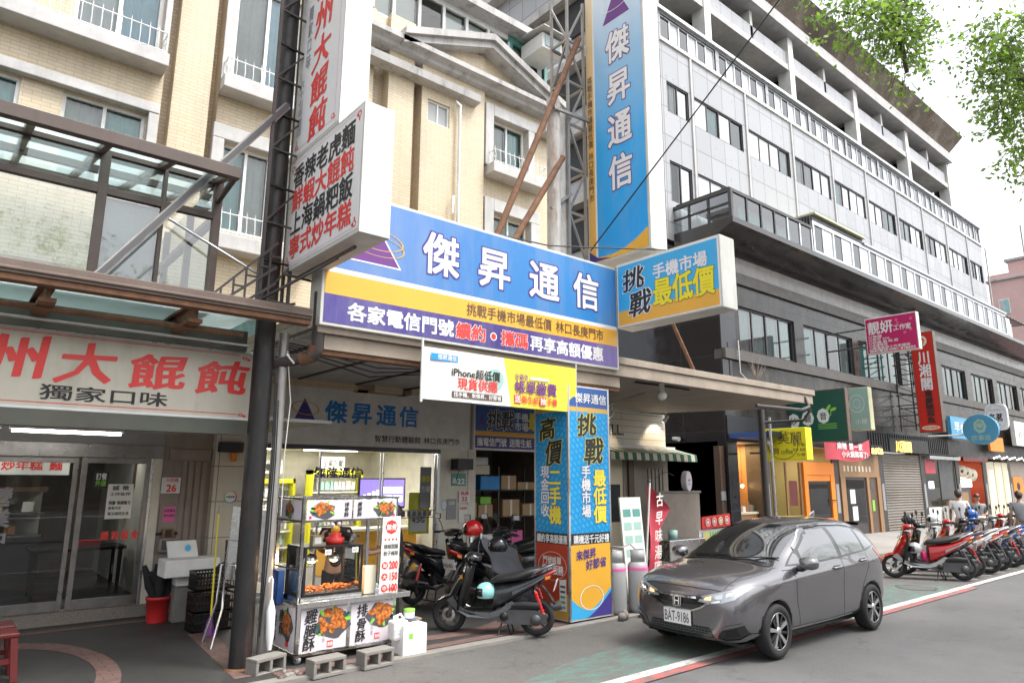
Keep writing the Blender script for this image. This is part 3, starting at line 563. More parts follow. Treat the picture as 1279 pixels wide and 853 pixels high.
L.new(sq.outputs[0],ad.inputs[0]); L.new(sq.outputs[1],ad.inputs[1]); cb=N.new('ShaderNodeCombineXYZ'); L.new(ad.outputs[0],cb.inputs[0]); L.new(sq.outputs[2],cb.inputs[1]); mp.inputs['Rotation'].default_value=(0,0,rad(45)); L.new(cb.outputs[0],mp.inputs[0])
bk=N.new('ShaderNodeTexBrick'); bk.inputs['Scale'].default_value=1; bk.inputs['Brick Width'].default_value=.10; bk.inputs['Row Height'].default_value=.075; bk.inputs['Mortar Size'].default_value=.018; bk.inputs['Mortar Smooth'].default_value=0; bk.inputs['Color1'].default_value=(.02,.33,.66,1); bk.inputs['Color2'].default_value=(.05,.42,.74,1); bk.inputs['Mortar'].default_value=(.01,.27,.60,1)
L.new(mp.outputs[0],bk.inputs[0]); L.new(bk.outputs[0],p.inputs[0]); setp(p,Roughness=.35)
yW=11.7
FX=lambda x,z,y=yW: (x,y,z)
# pillar between the two shops: taupe fluted pilaster and cream tiled pier
P=thing('shop_pillar','taupe fluted and cream tiled pillar between the wonton shop and the phone shop','pillar',(3.3,11.7,0))
f=MB(); f.box(2.72,3.44,yW-.02,yW+.5,0,2.75,'taupe'); f.box(2.80,3.42,yW-.06,yW-.021,2.28,2.46,'taupe'); f.box(2.80,3.42,yW-.05,yW-.021,.35,.72,'taupe')
for i in range(4): f.box(3.0+.1*i,3.075+.1*i,yW-.045,yW-.022,.73,2.27,'taupe')
f.build('pilaster',P,.008); f=MB(); f.box(3.44,4.02,yW-.2,yW+.5,0,2.8,'pillar_tile'); f.build('pier',P,.012)
f=MB(); f.box(2.74,3.0,yW-.05,yW-.022,1.22,1.62,'taupe'); f.box(2.72,3.02,yW-.056,yW-.023,1.16,1.2,'black'); f.build('letter_box',P)
E_=thing('gas_meter','small dark metered box with a glass dial on the taupe pilaster','meter',(2.87,yW-.12,.93)); f=MB(); f.box(2.76,2.99,yW-.14,yW-.024,.92,1.12,'taupe'); f.box(2.79,2.96,yW-.145,yW-.141,.95,1.09,'dgrey'); f.build('dial_box',E_,.006); f=MB(); f.box(2.80,2.96,yW-.1,yW-.024,1.125,1.26,'wood'); f.box(2.84,2.92,yW-.13,yW-.101,1.14,1.24,'black'); f.build('valve_box',E_,.006)
def plate(name,label,cat,x0,x1,z0,z1,y,base,texts,_=None,t=.012):
    b=MB(); b.box(x0,x1,y-t,y,z0,z1,base); o=solo(b,name,label,cat,((x0+x1)/2,y,z0))
    b=MB()
    for s,tx0,tx1,tz0,tz1,mt,wt in texts: b.text(s,(tx0,y-t,tz0),X_,Z_,tx1-tx0,tz1-tz0,mt,wt)
    if b.v: b.build('lettering',o)
    return o
plate('house_number_plate','white number plate 26 with a red band on the taupe pilaster','house number',2.72,2.99,1.78,2.02,yW-.065,'white',[('26',2.79,2.94,1.79,1.94,'cnred',.05),('大同路',2.77,2.96,1.95,2.01,'cnred',.02)])
plate('pink_notice','pink paper notice stuck below the number 26 plate','notice',2.79,2.96,1.35,1.58,yW-.052,'pink',[('公告事項',2.80,2.95,1.50,1.55,'ink',.01),('停水通知',2.80,2.95,1.43,1.47,'ink',.01)],t=.003)
b=MB(); b.disc((3.72,yW-.203,1.72),X_,Z_,.10,.10,'white',32); o=solo(b,'round_sticker','round white sticker with a rainbow ring on the cream tiled pier','sticker',(3.72,yW-.2,1.62)); b=MB()
for i,c in enumerate(('cnred','orange','leafgreen','skyblue','purple')): 
    A0=[rad(72*i+72*j/6) for j in range(7)]
    for p,q in zip(A0,A0[1:]): b.quad(*[(3.72+r*math.cos(a),yW-.206,1.72+r*math.sin(a)) for r,a in ((.1,p),(.085,p),(.085,q),(.1,q))],c)
b.text('共融標章',(3.65,yW-.204,1.70),X_,Z_,.14,.04,'ink',.01); b.build('ring',o)
al=thing('alarm_light','black alarm box with an orange lamp high on the cream tiled pier','alarm',(3.6,yW-.3,2.4)); b=MB(); b.box(3.46,3.82,yW-.36,yW-.2,2.42,2.58,'black'); b.build('box',al,.01); b=MB(); b.lathe([(.045,0),(.05,-.02),(.045,-.14),(.0,-.15)],(3.7,yW-.28,2.42),(0,0,1),'orangedoor',12); b.build('lamp',al)
# ---------------------------------------------------------------- wonton shop front
Wn=thing('wonton_shop','dark glazed wonton shop front with steel door frames and a pebbled sill','shopfront',(1,11.7,0))
f=MB(); f.box(-4,2.72,yW-.06,yW+.35,0,.19,'pebble'); f.build('sill',Wn)
f=MB(); f.box(-4,2.72,yW-.05,yW+.1,2.30,2.5,'dull_steel'); f.box(-4,2.72,yW-.02,yW+.1,2.5,2.75,'ceil_grey'); f.box(2.60,2.72,yW-.03,yW+.1,.19,2.30,'cream_paint'); f.box(2.56,2.6,yW-.025,yW+.08,.19,2.3,'alu'); f.build('frame',Wn,.004)
for i,(a,c,y) in enumerate(((-.75,1.62,yW+.06),(1.66,2.56,yW+.02))):
    d=MB(); d.box(a,a+.07,y-.02,y+.02,.2,2.3,'dull_steel'); d.box(c-.06,c,y-.02,y+.02,.2,2.3,'dull_steel'); d.box(a+.07,c-.06,y-.02,y+.02,.2,.33,'dull_steel'); d.box(a+.07,c-.06,y-.02,y+.02,2.22,2.3,'dull_steel'); dr=d.build('door',Wn,.003)
    d=MB(); d.quad((a+.07,y,.33),(c-.06,y,.33),(c-.06,y,2.22),(a+.07,y,2.22),'door_glass'); d.build('pane',dr)
f=MB(); f.box(-4,2.72,16.4,16.5,0,2.75,'taupe'); f.box(-4,2.72,11.95,16.4,-.0,.19,'dgrey'); f.box(-4,4.0,11.9,16.5,2.76,2.85,'ceil_grey'); f.box(2.72,2.8,11.95,16.4,0,2.75,'room_wall'); f.build('interior_walls',Wn)
def lamp(name,label,x0,x1,y,z,m='tube_light',r=.018,axis=0,grp=None,hs='white_paint'):
    t=thing(name,label,'light',((x0+x1)/2,y,z),grp); b=MB(); b.box(x0-.03,x1+.03,y-.05,y+.05,z+.02,z+.07,hs); b.build('housing',t); b=MB(); b.tube([(x0,y,z),(x1,y,z)],r,m,8); b.build('tube',t); return t
lamp('tube_lamp','longer lit fluorescent tube under the awning of the wonton shop',.66,1.80,10.0,2.56); lamp('tube_lamp','lit fluorescent tube cut off by the left edge of the photo',-.75,.53,10.0,2.56)
lamp('tube_lamp','fluorescent tube inside the wonton shop above the menu board',-.6,1.2,13.2,2.5)
plate('menu_board','white and pink menu board hanging inside the wonton shop','menu board',-1.2,1.75,2.05,2.33,13.6,'paper',[('招牌大餛飩 鮮蝦 菜肉 炒年糕 麵',-1.1,1.65,2.12,2.27,'cnred',.04)])
ct=thing('display_counter','dark serving counter with a lit glass display inside the wonton shop','counter',(.4,14,.19)); b=MB(); b.box(-1.5,1.5,13.7,14.4,.19,1.05,'dgrey'); b.build('base',ct); b=MB(); b.box(-1.5,1.5,13.75,14.35,1.06,1.10,'steel'); b.box(-1.5,1.5,13.75,14.35,1.42,1.45,'steel'); b.box(-1.5,1.5,13.75,14.35,1.78,1.86,'brown'); b.box(-1.5,1.5,14.3,14.34,1.1,1.8,'paper')
for i in range(14): b.box(-1.4+.2*i,-1.25+.2*i,13.85,14.1,1.46 if i%2 else 1.11,1.62 if i%3 else 1.3,R.choice(['woodlt','paper','orange','brown','cardboard']))
b.build('shelves',ct)
plate('shop_poster','white printed notice taped inside the glass door of the wonton shop','notice',2.02,2.36,1.42,1.92,yW+.012,'paper',[('誠 徵',2.08,2.3,1.83,1.9,'ink',.03),('工作伙伴',2.05,2.33,1.75,1.80,'ink',.03),('供膳 無經驗可',2.05,2.34,1.62,1.68,'ink',.03),('意者內洽',2.05,2.22,1.55,1.6,'ink',.02),('電洽請問店長',2.05,2.33,1.47,1.52,'ink',.02)],t=.003)
plate('delivery_sticker','black square sticker with green letters on the glass beside the door frame','sticker',1.82,2.02,1.86,2.10,yW+.012,'black',[('訂餐',1.85,1.99,1.98,2.08,'white',.04),('外送',1.85,1.99,1.89,1.98,'leafgreen',.04)],t=.003)
b=MB()
for i,s in enumerate('餛飩麵食'): b.text(s,(2.0+.13*i,yW+.012,1.12),X_,Z_,.10,.13,'cnred',.06)
solo(b,'window_lettering','row of red characters stuck low on the right glass door','lettering',(2.2,yW,1.12))
b=MB()
for i,s in enumerate('營業中'): b.text(s,(.62,yW+.055,1.62-.28*i),X_,Z_,.28,.26,'grey',.05)
solo(b,'frosted_lettering','faint grey vertical characters on the left glass door','lettering',(.76,yW,1.0))
for x,z,w,h,l in ((1.9,1.85,.4,.5,'dark framed picture on the cream wall inside the wonton shop'),(2.35,1.3,.12,.5,'narrow brown scroll on the cream wall inside the wonton shop')):
    b=MB(); b.box(2.68,2.719,13+x-1.5,13+x-1.5+w,z,z+h,'brown'); b.box(2.675,2.679,13+x-1.47,13+x-1.53+w,z+.03,z+h-.03,'grey'); solo(b,'wall_picture',l,'picture',(2.7,13+x-1.5,z))
tb=thing('dining_table','black dining table inside the wonton shop by the right wall','table',(1.9,13.2,.19)); b=MB(); b.box(1.3,2.6,12.9,13.6,.88,.93,'black'); b.build('tabletop',tb,.01)
for x in (1.36,2.5):
    for y in (12.96,13.5): b=MB(); b.box(x,x+.05,y,y+.05,.19,.88,'black'); b.build('leg',tb)
b=MB(); b.box(1.95,2.25,13.1,13.3,.93,1.02,'cnred'); solo(b,'tissue_box','small red box on the black table inside the wonton shop','box',(2.1,13.2,.93),bev=.01)
# ---------------------------------------------------------------- awning and steel glass box over the wonton shop
Aw=thing('awning','rusty steel awning with frosted roof sheets over the wonton shop','awning',(-1,7.4,3.6))
f=MB(); f.box(-6,3.12,7.32,7.5,3.80,3.93,'brown_beam'); f.box(-6,3.12,7.30,7.32,3.83,3.86,'brown_beam'); f.box(-6,3.12,7.34,7.48,3.74,3.80,'rust'); f.build('front_beam',Aw,.008)
for x in (-2.2,-.8,.55,1.85):
    f=MB(); f.box(x,x+.14,7.5,11.6,3.62,3.66,'rust'); f.box(x+.05,x+.09,7.5,11.6,3.66,3.8,'rust'); f.box(x,x+.14,7.5,11.6,3.8,3.83,'rust'); f.build('joist',Aw)
f=MB(); f.box(-6,2.66,7.52,8.28,3.86,3.862,'frosted_sheet'); f.box(-6,2.66,8.28,11.4,3.86,3.862,'frosted_sheet'); f.build('roof_sheet',Aw)
f=MB(); f.tube([(-4,7.75,3.62),(2.5,7.75,3.60)],.03,'rust',8); f.tube([(-4,7.82,3.52),(2.6,7.82,3.5)],.016,'galv',6); f.build('conduit',Aw)
f=MB(); f.box(-6,2.70,8.2,8.5,3.5,3.74,'green_beam'); f.box(-6,2.82,8.26,8.42,2.52,2.688,'green_beam'); f.box(-6,2.3,9.0,9.2,2.62,2.71,'tan_paint'); f.build('cross_beam',Aw)
f=MB(); f.box(-6,3.95,8.43,11.66,2.72,2.76,'ceil_grey'); f.build('ceiling_panel',Aw)
Gb=thing('glazed_canopy','brown metal framed glass box standing on the awning above the wonton sign','glass canopy',(0,8,3.93))
f=MB(); yG=8.06; BF='brown_frame'
def roofp(x,t): return (x,7.4+t*3.9,5.33+t*.9)
f.bar(roofp(-5,0),roofp(2.2,0),.10,.13,BF)
for x in (-1.95,-1.2,-.45,.3,.95,1.55,2.14): f.bar(roofp(x,0.0),roofp(x,1),.07,.11,BF)
for t in (.18,.45,.8): f.bar((-5,roofp(0,t)[1],roofp(0,t)[2]-.06),(2.14,roofp(0,t)[1],roofp(0,t)[2]-.06),.06,.09,BF)
for x in (-2.5,-.3,.96,1.58,2.13):
    f.box(x,x+.09 if x!=1.58 else x+.04,yG-.04,yG+.05,3.93,5.48,BF)
for z,h in ((3.93,.07),(4.98,.08),(5.42,.06)): f.box(-5,2.22,yG-.035,yG+.045,z,z+h,BF)
for z,h in ((3.93,.07),(4.98,.08)): f.box(2.135,2.22,yG+.05,11.4,z,z+h,BF)
for y in (9.2,10.4,11.3): f.box(2.14,2.21,y,y+.07,3.93,5.5,BF)
f.bar((2.17,7.42,5.3),(2.17,8.05,5.2),.05,.05,BF); f.build('frame',Gb,.004)
f=MB(); f.quad(roofp(-5,0),roofp(2.14,0),roofp(2.14,1),roofp(-5,1),'roof_glass'); f.build('roof_glass',Gb)
f=MB(); f.quad((-5,yG,3.97),(2.17,yG,3.97),(2.17,yG,5.45),(-5,yG,5.45),'box_glass'); f.quad((2.18,yG,3.97),(2.18,11.4,3.97),(2.18,11.4,5.5),(2.18,yG,5.5),'box_glass'); f.build('glazing',Gb)
f=MB(); f.quad((1.06,yG+.06,4.0),(1.58,yG+.06,4.0),(1.58,yG+.06,4.98),(1.06,yG+.06,4.98),'frosted'); f.build('blind',Gb)
f=MB(); f.box(-5,2.1,9.3,11.4,3.88,3.92,'concrete'); f.box(-5,.9,9.4,9.5,3.93,4.5,'tan_paint'); f.box(-5,.4,9.6,9.7,4.2,4.25,'alu_white'); f.build('floor_deck',Gb)
b=MB(); b.bar((.97,7.55,3.92),(2.80,7.75,6.55),.05,.09,'galv'); b.bar((.97,7.50,3.92),(2.80,7.70,6.55),.02,.05,'dgrey'); o=solo(b,'steel_brace','long diagonal steel channel bracing the black sign pole','brace',(.97,7.55,3.92))
b=MB(); b.tube([(1.62,7.95,4.85),(2.62,7.8,4.36)],.016,'alu',6); solo(b,'thin_brace','thin pale rod from the glass box to the small stair rail','brace',(1.62,7.95,4.36))
# little black railing beside the glass box
b=MB()
for k in range(5):
    x=2.2+.13*k; z=3.93+.14*k; b.bar((x,7.7,3.9),(x,7.7,z+.16),.02,.02,'dark_steel'); b.bar((x,7.7,z+.08),(x+.13,7.7,z+.08),.02,.02,'dark_steel')
b.bar((2.05,7.7,3.93),(2.8,7.7,4.75),.025,.025,'dark_steel'); b.bar((2.1,7.7,3.84),(2.8,7.7,4.45),.025,.03,'dark_steel'); b.bar((2.3,7.7,3.84),(2.8,7.7,4.25),.025,.03,'dark_steel'); solo(b,'iron_rail','small stepped black iron rail beside the sign pole','railing',(2.4,7.7,3.9))
# wonton sign
Ws=thing('wonton_sign','long cream signboard with large red brush characters over the wonton shop','signboard',(.5,8.3,2.69))
f=MB(); f.box(-3,2.82,8.3,8.5,2.70,3.50,'wan_sign'); f.build('board',Ws); f=MB(); f.box(-3,2.84,8.28,8.33,2.67,2.715,'alu_white'); f.box(-3,2.84,8.28,8.33,3.49,3.52,'alu'); f.build('edge',Ws,.004)
f=MB(); y=8.298
for s,a,c,z0,z1 in (('溫',-.75,-.15,2.98,3.42),('州',.20,.80,2.96,3.43),('大',.84,1.38,2.97,3.42),('餛',1.50,2.09,2.97,3.38),('飩',2.18,2.78,2.97,3.38)): f.text(s,(a,y,z0),X_,Z_,c-a,z1-z0,'cnred',.05,'brush')
f.text('獨家口味',(.72,y,2.785),X_,Z_,1.2,.165,'ink',.02)
f.box(-3,2.66,y-.0025,y-.001,3.455,3.462,'cnred'); f.box(-3,2.67,y-.0025,y-.001,2.755,2.762,'cnred')
for x,z in ((2.72,3.43),(2.72,2.755)): f.disc((x,y-.002,z),X_,Z_,.03,.02,'cnred',8,.5); f.disc((x+.045,y-.002,z-.015),X_,Z_,.02,.015,'cnred',8)
f.build('lettering',Ws)
# ---------------------------------------------------------------- poles, lattice, hanging signs
b=MB(); b.tube([(2.79,7.87,0),(2.79,7.87,12.5)],.115,'pole_black',20); b.lathe([(.16,0),(.16,.03),(.12,.05)],(2.79,7.87,0),(0,0,1),'rust',20); solo(b,'sign_pole','thick black painted steel pole carrying the white wonton signs','pole',(2.79,7.87,0))
b=MB(); b.tube([(3.03,7.9,0),(3.03,7.9,3.72)],.06,'galv',14); solo(b,'steel_pipe_post','thin grey steel post beside the black pole','pole',(3.03,7.9,0))
lt=thing('sign_lattice','rusty lattice frame tying the white signs to the black pole','lattice',(3.0,7.9,3.95)); b=MB()
for dx,dy in ((.2,-.1),(.2,.1),(-.16,-.15)): b.bar((2.79+dx,7.87+dy,3.95),(2.79+dx,7.87+dy,12.4),.035,.035,'dark_steel')
z=4.05; k=0
while z<12.2:
    b.bar((2.99,7.77,z),(2.99,7.97,z),.025,.025,'dark_steel'); b.bar((2.63,7.72,z),(2.99,7.77,z+(.0 if k%2 else .45)),.022,.022,'dark_steel'); b.bar((2.63,7.72,z),(2.99,7.77,z),.022,.022,'dark_steel'); b.bar((2.99,7.85,z),(3.05,7.7,z),.025,.025,'dark_steel'); z+=.47; k+=1
b.bar((2.6,7.7,4.0),(3.1,6.7,4.38),.025,.025,'dark_steel'); b.bar((2.9,7.75,4.4),(3.55,7.72,4.35),.025,.025,'dark_steel'); b.bar((3.1,7.8,4.40),(3.1,6.3,4.40),.03,.03,'dark_steel')
b.build('bars',lt)
V=thing('vertical_sign','tall white light box sign with red brush characters on the black pole','signboard',(3.45,8.0,6.3))
f=MB(); f.box(3.302,3.68,7.33,8.80,6.33,12.4,'sign_back'); f.box(3.298,3.302,7.36,8.77,6.37,12.36,'white'); f.build('light_box',V,.01)
f=MB(); x=3.297; U=-Y_
for s,a,c,z0,z1 in (('溫',8.27,7.70,8.55,9.1),('州',8.27,7.68,7.95,8.50),('大',8.28,7.72,7.43,7.93),('餛',8.28,7.74,6.93,7.42),('飩',8.28,7.72,6.42,6.91)): f.text(s,(x,a,z0),U,Z_,a-c,z1-z0,'cnred',.05,'brush')
f.text('獨家口味',(x,8.52,7.6),U,Z_,.16,1.0,'grey',.01,vert=True); f.text('(六十七年老店)',(x,8.68,6.5),U,Z_,.17,1.15,'grey',.01,vert=True)
f.box(3.2965,3.2975,7.46,7.465,6.45,12.3,'pink'); f.box(3.2965,3.2975,7.46,8.7,6.45,6.455,'pink')
for yy in (8.66,7.52): f.disc((x,yy,6.5),U,Z_,.05,.04,'cnred',8,.6); f.disc((x,yy-.05,6.47),U,Z_,.03,.02,'cnred',7)
f.build('lettering',V)
H=thing('square_sign','square white light box listing dishes in black and red characters','signboard',(3.45,7.7,4.7))
f=MB(); f.box(3.302,3.69,6.64,8.82,4.72,6.32,'sign_back'); f.box(3.298,3.302,6.68,8.78,4.77,6.27,'white'); f.build('light_box',H,.012)
f=MB()
for i,(s,m_) in enumerate((('香辣老虎麵','ink'),('鮮蝦大餛飩','cnred'),('上海鍋粑飯','ink'),('寧式炒年糕','cnred'))): f.text(s,(x,8.66,5.86-.335*i),U,Z_,1.82,.34,m_,.035,gap=.0)
for yy,zz in ((8.7,6.2),(6.76,6.2),(8.7,4.84),(6.76,4.84)):
    f.disc((x,yy,zz),U,Z_,.05,.04,'cnred',8,.6); f.disc((x,yy-.05 if yy>8 else yy+.05,zz),U,Z_,.03,.02,'cnred',7); f.disc((x,yy,zz-.06 if zz>6 else zz+.06),U,Z_,.02,.03,'cnred',7)
f.box(3.2965,3.2975,6.72,8.74,4.80,4.805,'pink'); f.box(3.2965,3.2975,6.72,8.74,6.24,6.245,'pink'); f.build('lettering',H)
V.location=(3.105,7.2,5.873); H.location=(3.105,6.93,4.433)
for q in (V,H): q.scale=(.9,.9,.9)
# rusty drain with elbow
b=MB(); b.tube([(3.3,7.55,4.2),(3.3,7.55,3.5),(3.28,7.6,3.44),(3.15,7.75,3.40),(2.9,8.0,3.33)],[.075,.075,.08,.07,.065],'dark_steel',12); b.tube([(3.29,7.56,3.55),(3.27,7.62,3.43),(3.18,7.72,3.4)],.084,'rust',12); b.tube([(3.1,7.72,3.34),(3.02,7.75,3.44),(3.05,7.85,3.48),(3.14,7.78,3.38)],.012,'white_paint',6); solo(b,'drain_pipe','rusty drain pipe with an elbow under the left end of the blue sign','pipe',(3.3,7.55,3.3))
# ---------------------------------------------------------------- concrete canopy slab
Sb=thing('canopy_slab','weathered concrete canopy slab running right from behind the blue sign','canopy',(9,9,3.7))
f=MB(); out=[(3.25,7.5),(15.05,7.5),(15.8,9.3),(14.9,11.65),(3.25,11.65)]
f.prism(out,2,3.78,3.9,'slab_under'); out2=[(3.25,7.43),(15.12,7.43),(15.9,9.3),(15.0,11.65),(3.25,11.65)]; f.prism(out2,2,3.9,4.02,'slab_concrete'); f.box(3.25,15.06,7.46,7.5,3.70,3.897,'slab_concrete'); f.build('slab',Sb,.01)
f=MB()
for k in range(22): f.box(3.3,8.5,7.75+.178*k,7.90+.178*k,3.735,3.775,'ceil_slat')
for k in range(5): f.box(3.6+1.1*k,3.65+1.1*k,7.6,11.6,3.71,3.734,'dark_steel')
f.build('slatted_ceiling',Sb); f=MB(); f.box(3.3,8.6,7.52,7.72,3.52,3.70,'slab_concrete'); f.box(3.3,8.6,7.55,7.70,3.46,3.52,'rust'); f.build('edge_beam',Sb)
f=MB(); f.tube([(14.7,7.47,3.85),(14.7,7.38,3.62),(14.3,7.35,3.52),(12.6,7.42,3.5)],.035,'dark_steel',8); f.build('gutter',Sb)
b=MB(); b.tube([(10.2,7.9,3.78),(10.2,7.9,3.6)],.05,'white_paint',10); b.ball((10.2,7.9,3.55),.09,'white_paint'); b.box(9.6,11.2,8.0,8.04,3.74,3.77,'plastic_black'); solo(b,'dome_camera','small white dome fitting under the concrete canopy','camera',(10.2,7.9,3.5))
b=MB()
for k in range(26):
    a=R.uniform(0,6.3); r=R.uniform(.1,.35); b.tube([(13.0,7.6,4.02),(13.0+r*.4*math.cos(a),7.6+r*.3*math.sin(a),4.02+R.uniform(.15,.3)),(13.0+r*math.cos(a),7.6+r*.5*math.sin(a),4.02+R.uniform(.25,.6))],[.006,.004,.002],'taupe',4)
solo(b,'dry_weed','dry leafless weed growing on top of the concrete canopy','plant',(13,7.6,4.02))
b=MB(); b.tube([(11.3,7.9,4.02),(10.5,8.1,5.6)],.035,'rust',8); solo(b,'rusty_strut','rusty strut rising from the concrete canopy under the small hanging sign','strut',(11.3,7.9,4.02))
# ---------------------------------------------------------------- big blue phone shop sign
Bs=thing('phone_shop_sign','wide blue, orange and navy light box with white characters over the phone shop','signboard',(3.28,7.4,3.8))
f=MB(); f.box(3.24,8.46,7.402,7.72,3.78,5.52,'sign_back'); f.build('light_box',Bs,.01)
yb=7.40; f=MB(); f.box(3.28,8.42,7.398,7.402,4.84,5.48,'print_blue_shaded'); f.quad((3.28,7.3975,4.50),(8.42,7.3975,4.50),(8.42,7.3975,4.84),(3.28,7.3975,4.84),'print_blue_shaded'); f.quad((3.28,7.3972,4.44),(8.42,7.3972,4.44),(8.42,7.3972,4.50),(3.28,7.3972,4.50),'white'); f.quad((3.28,7.3975,4.17),(8.42,7.3975,4.17),(8.42,7.3975,4.44),(3.28,7.3975,4.44),'orange'); f.quad((3.28,7.3975,3.82),(8.42,7.3975,3.82),(8.42,7.3975,4.17),(3.28,7.3975,4.17),'print_navy_wide'); f.build('printed_face',Bs)
f=MB(); y=7.396
for s,a,c in (('傑',4.61,5.22),('昇',5.51,6.14),('通',6.47,7.12),('信',7.40,8.02)): f.text(s,(a+.01,y,4.68),X_,Z_,c-a-.02,.61,'white',.035,'sq',.045,'navy')
f.add([(3.52,y-.001,4.64),(4.30,y-.001,4.64),(3.90,y-.001,5.22)],[(0,1,2)],'white'); f.add([(3.555,y-.002,4.66),(4.265,y-.002,4.66),(3.90,y-.002,5.18)],[(0,1,2)],'purple')
f.disc((3.92,y-.003,4.98),Vector((1,0,-.05)),Z_,.40,.14,'gold',36,.94); f.disc((3.92,y-.0035,4.90),Vector((1,0,-.05)),Z_,.42,.14,'gold',36,.95)
f.text('挑戰手機市場最低價 林口長庚門市',(5.34,y,4.215),X_,Z_,2.75,.19,'brown',.012)
f.text('各家電信門號',(3.58,y,3.875),X_,Z_,1.56,.235,'white',.045); f.text('續約',(5.17,y,3.875),X_,Z_,.52,.235,'cnred',.045,'sq',.03,'white'); f.disc((5.82,y-.002,3.985),X_,Z_,.045,.045,'cnred',16); f.disc((5.82,y-.001,3.985),X_,Z_,.06,.06,'white',16); f.text('攜碼',(5.95,y,3.875),X_,Z_,.52,.235,'cnred',.045,'sq',.03,'white'); f.text('再享高額優惠',(6.5,y,3.875),X_,Z_,1.58,.235,'white',.045)
f.build('lettering',Bs)
# tall blue sign and its steel tower
Ts=thing('tower_sign','tall vertical blue and orange light box with white characters on a steel tower','signboard',(8.7,7.5,5.7))
f=MB(); f.box(8.502,8.92,6.68,8.08,5.72,12.6,'sign_back'); f.build('light_box',Ts,.012); xx=8.4975
def loc_print(name,parent,quads,org):
    f=MB()
    for q in quads: f.quad(*q)
    o=f.build(name,parent); return o
f=MB(); f.quad((xx,7.85,5.76),(xx,6.73,5.76),(xx,6.73,12.5),(xx,7.85,12.5),'print_blue_tall'); f.quad((xx,8.05,5.76),(xx,7.89,5.76),(xx,7.89,12.5),(xx,8.05,12.5),'print_orange_tall'); f.quad((xx,7.89,5.76),(xx,7.85,5.76),(xx,7.85,12.5),(xx,7.89,12.5),'white')
n=14; pts=[(xx-.001,8.05-1.32*i/n,5.76+.42*(i/n-.35)**2*1.6) for i in range(n+1)]
for p,q in zip(pts,pts[1:]): f.quad((xx-.001,p[1],5.76),(xx-.001,q[1],5.76),(xx-.001,q[1],q[2]+.06),(xx-.001,p[1],p[2]+.06),'orange')
f.poly([(xx-.002,8.05,5.77),(xx-.002,7.55,5.77),(xx-.002,7.85,5.83),(xx-.002,8.05,5.98)],'navy'); f.build('printed_face',Ts)
f=MB()
for s,z0,z1 in (('傑',9.40,10.05),('昇',8.58,9.22),('通',7.76,8.42),('信',6.95,7.60)): f.text(s,(xx-.002,7.56,z0),U,Z_,.56,z1-z0,'white',.04,'sq',.035,'purple')
f.add([(xx-.002,7.62,10.26),(xx-.002,6.98,10.26),(xx-.002,7.3,10.9)],[(0,1,2)],'purple'); f.disc((xx-.003,7.3,10.6),U,Z_,.36,.14,'white',30,.93)
f.text('挑戰手機市場最低價',(xx-.002,8.035,7.95),U,Z_,.12,1.45,'brown',.01,vert=True); f.text('林口長庚門市',(xx-.002,8.035,6.90),U,Z_,.12,.98,'brown',.01,vert=True); f.build('lettering',Ts)
Tw=thing('sign_tower','pale rust stained column and angle iron lattice behind the tall blue sign','steel tower',(8.0,8.2,4.02))
f=MB(); f.tube([(7.72,8.15,4.0),(7.72,8.15,8.7)],.12,'rusty_white',16); f.box(7.84,8.05,8.15,8.35,4.0,8.6,'rusty_white'); f.build('column',Tw)
f=MB(); zz=4.1; k=0
for dx,dy in ((0,0),(.42,.0),(.42,.42),(0,.42)): f.bar((8.04+dx,8.1+dy,4.0),(8.04+dx,8.1+dy,11.0),.045,.045,'galv')
while zz<10.8:
    f.bar((8.04,8.1,zz),(8.46,8.1,zz),.04,.04,'galv'); f.bar((8.04,8.52,zz),(8.46,8.52,zz),.04,.04,'dark_steel'); f.bar((8.04,8.1,zz),(8.04,8.52,zz),.04,.04,'galv'); f.bar((8.46,8.1,zz),(8.46,8.52,zz),.04,.04,'galv')
    a,c=((8.04,8.46) if k%2 else (8.46,8.04)); f.bar((a,8.1,zz),(c,8.1,zz+.85),.035,.035,'galv'); f.bar((8.04,8.1 if k%2 else 8.52,zz),(8.04,8.52 if k%2 else 8.1,zz+.85),.035,.035,'galv'); zz+=.85; k+=1
f.bar((7.6,8.1,6.6),(8.1,8.1,7.0),.05,.05,'galv'); f.bar((7.6,8.0,8.45),(8.5,8.0,8.5),.05,.05,'galv'); f.build('lattice',Tw)
for i,(p0,p1,l) in enumerate((((6.25,8.05,5.5),(8.3,8.05,10.15),'longer rusty pipe propping the steel tower from the roof of the blue sign'),((6.5,7.95,5.5),(7.85,8.05,7.6),'shorter rusty pipe propping the pale column behind the blue sign'))):
    b=MB(); b.tube([p0,p1],.055,'rust',10); solo(b,'prop_pipe',l,'pipe',p0)
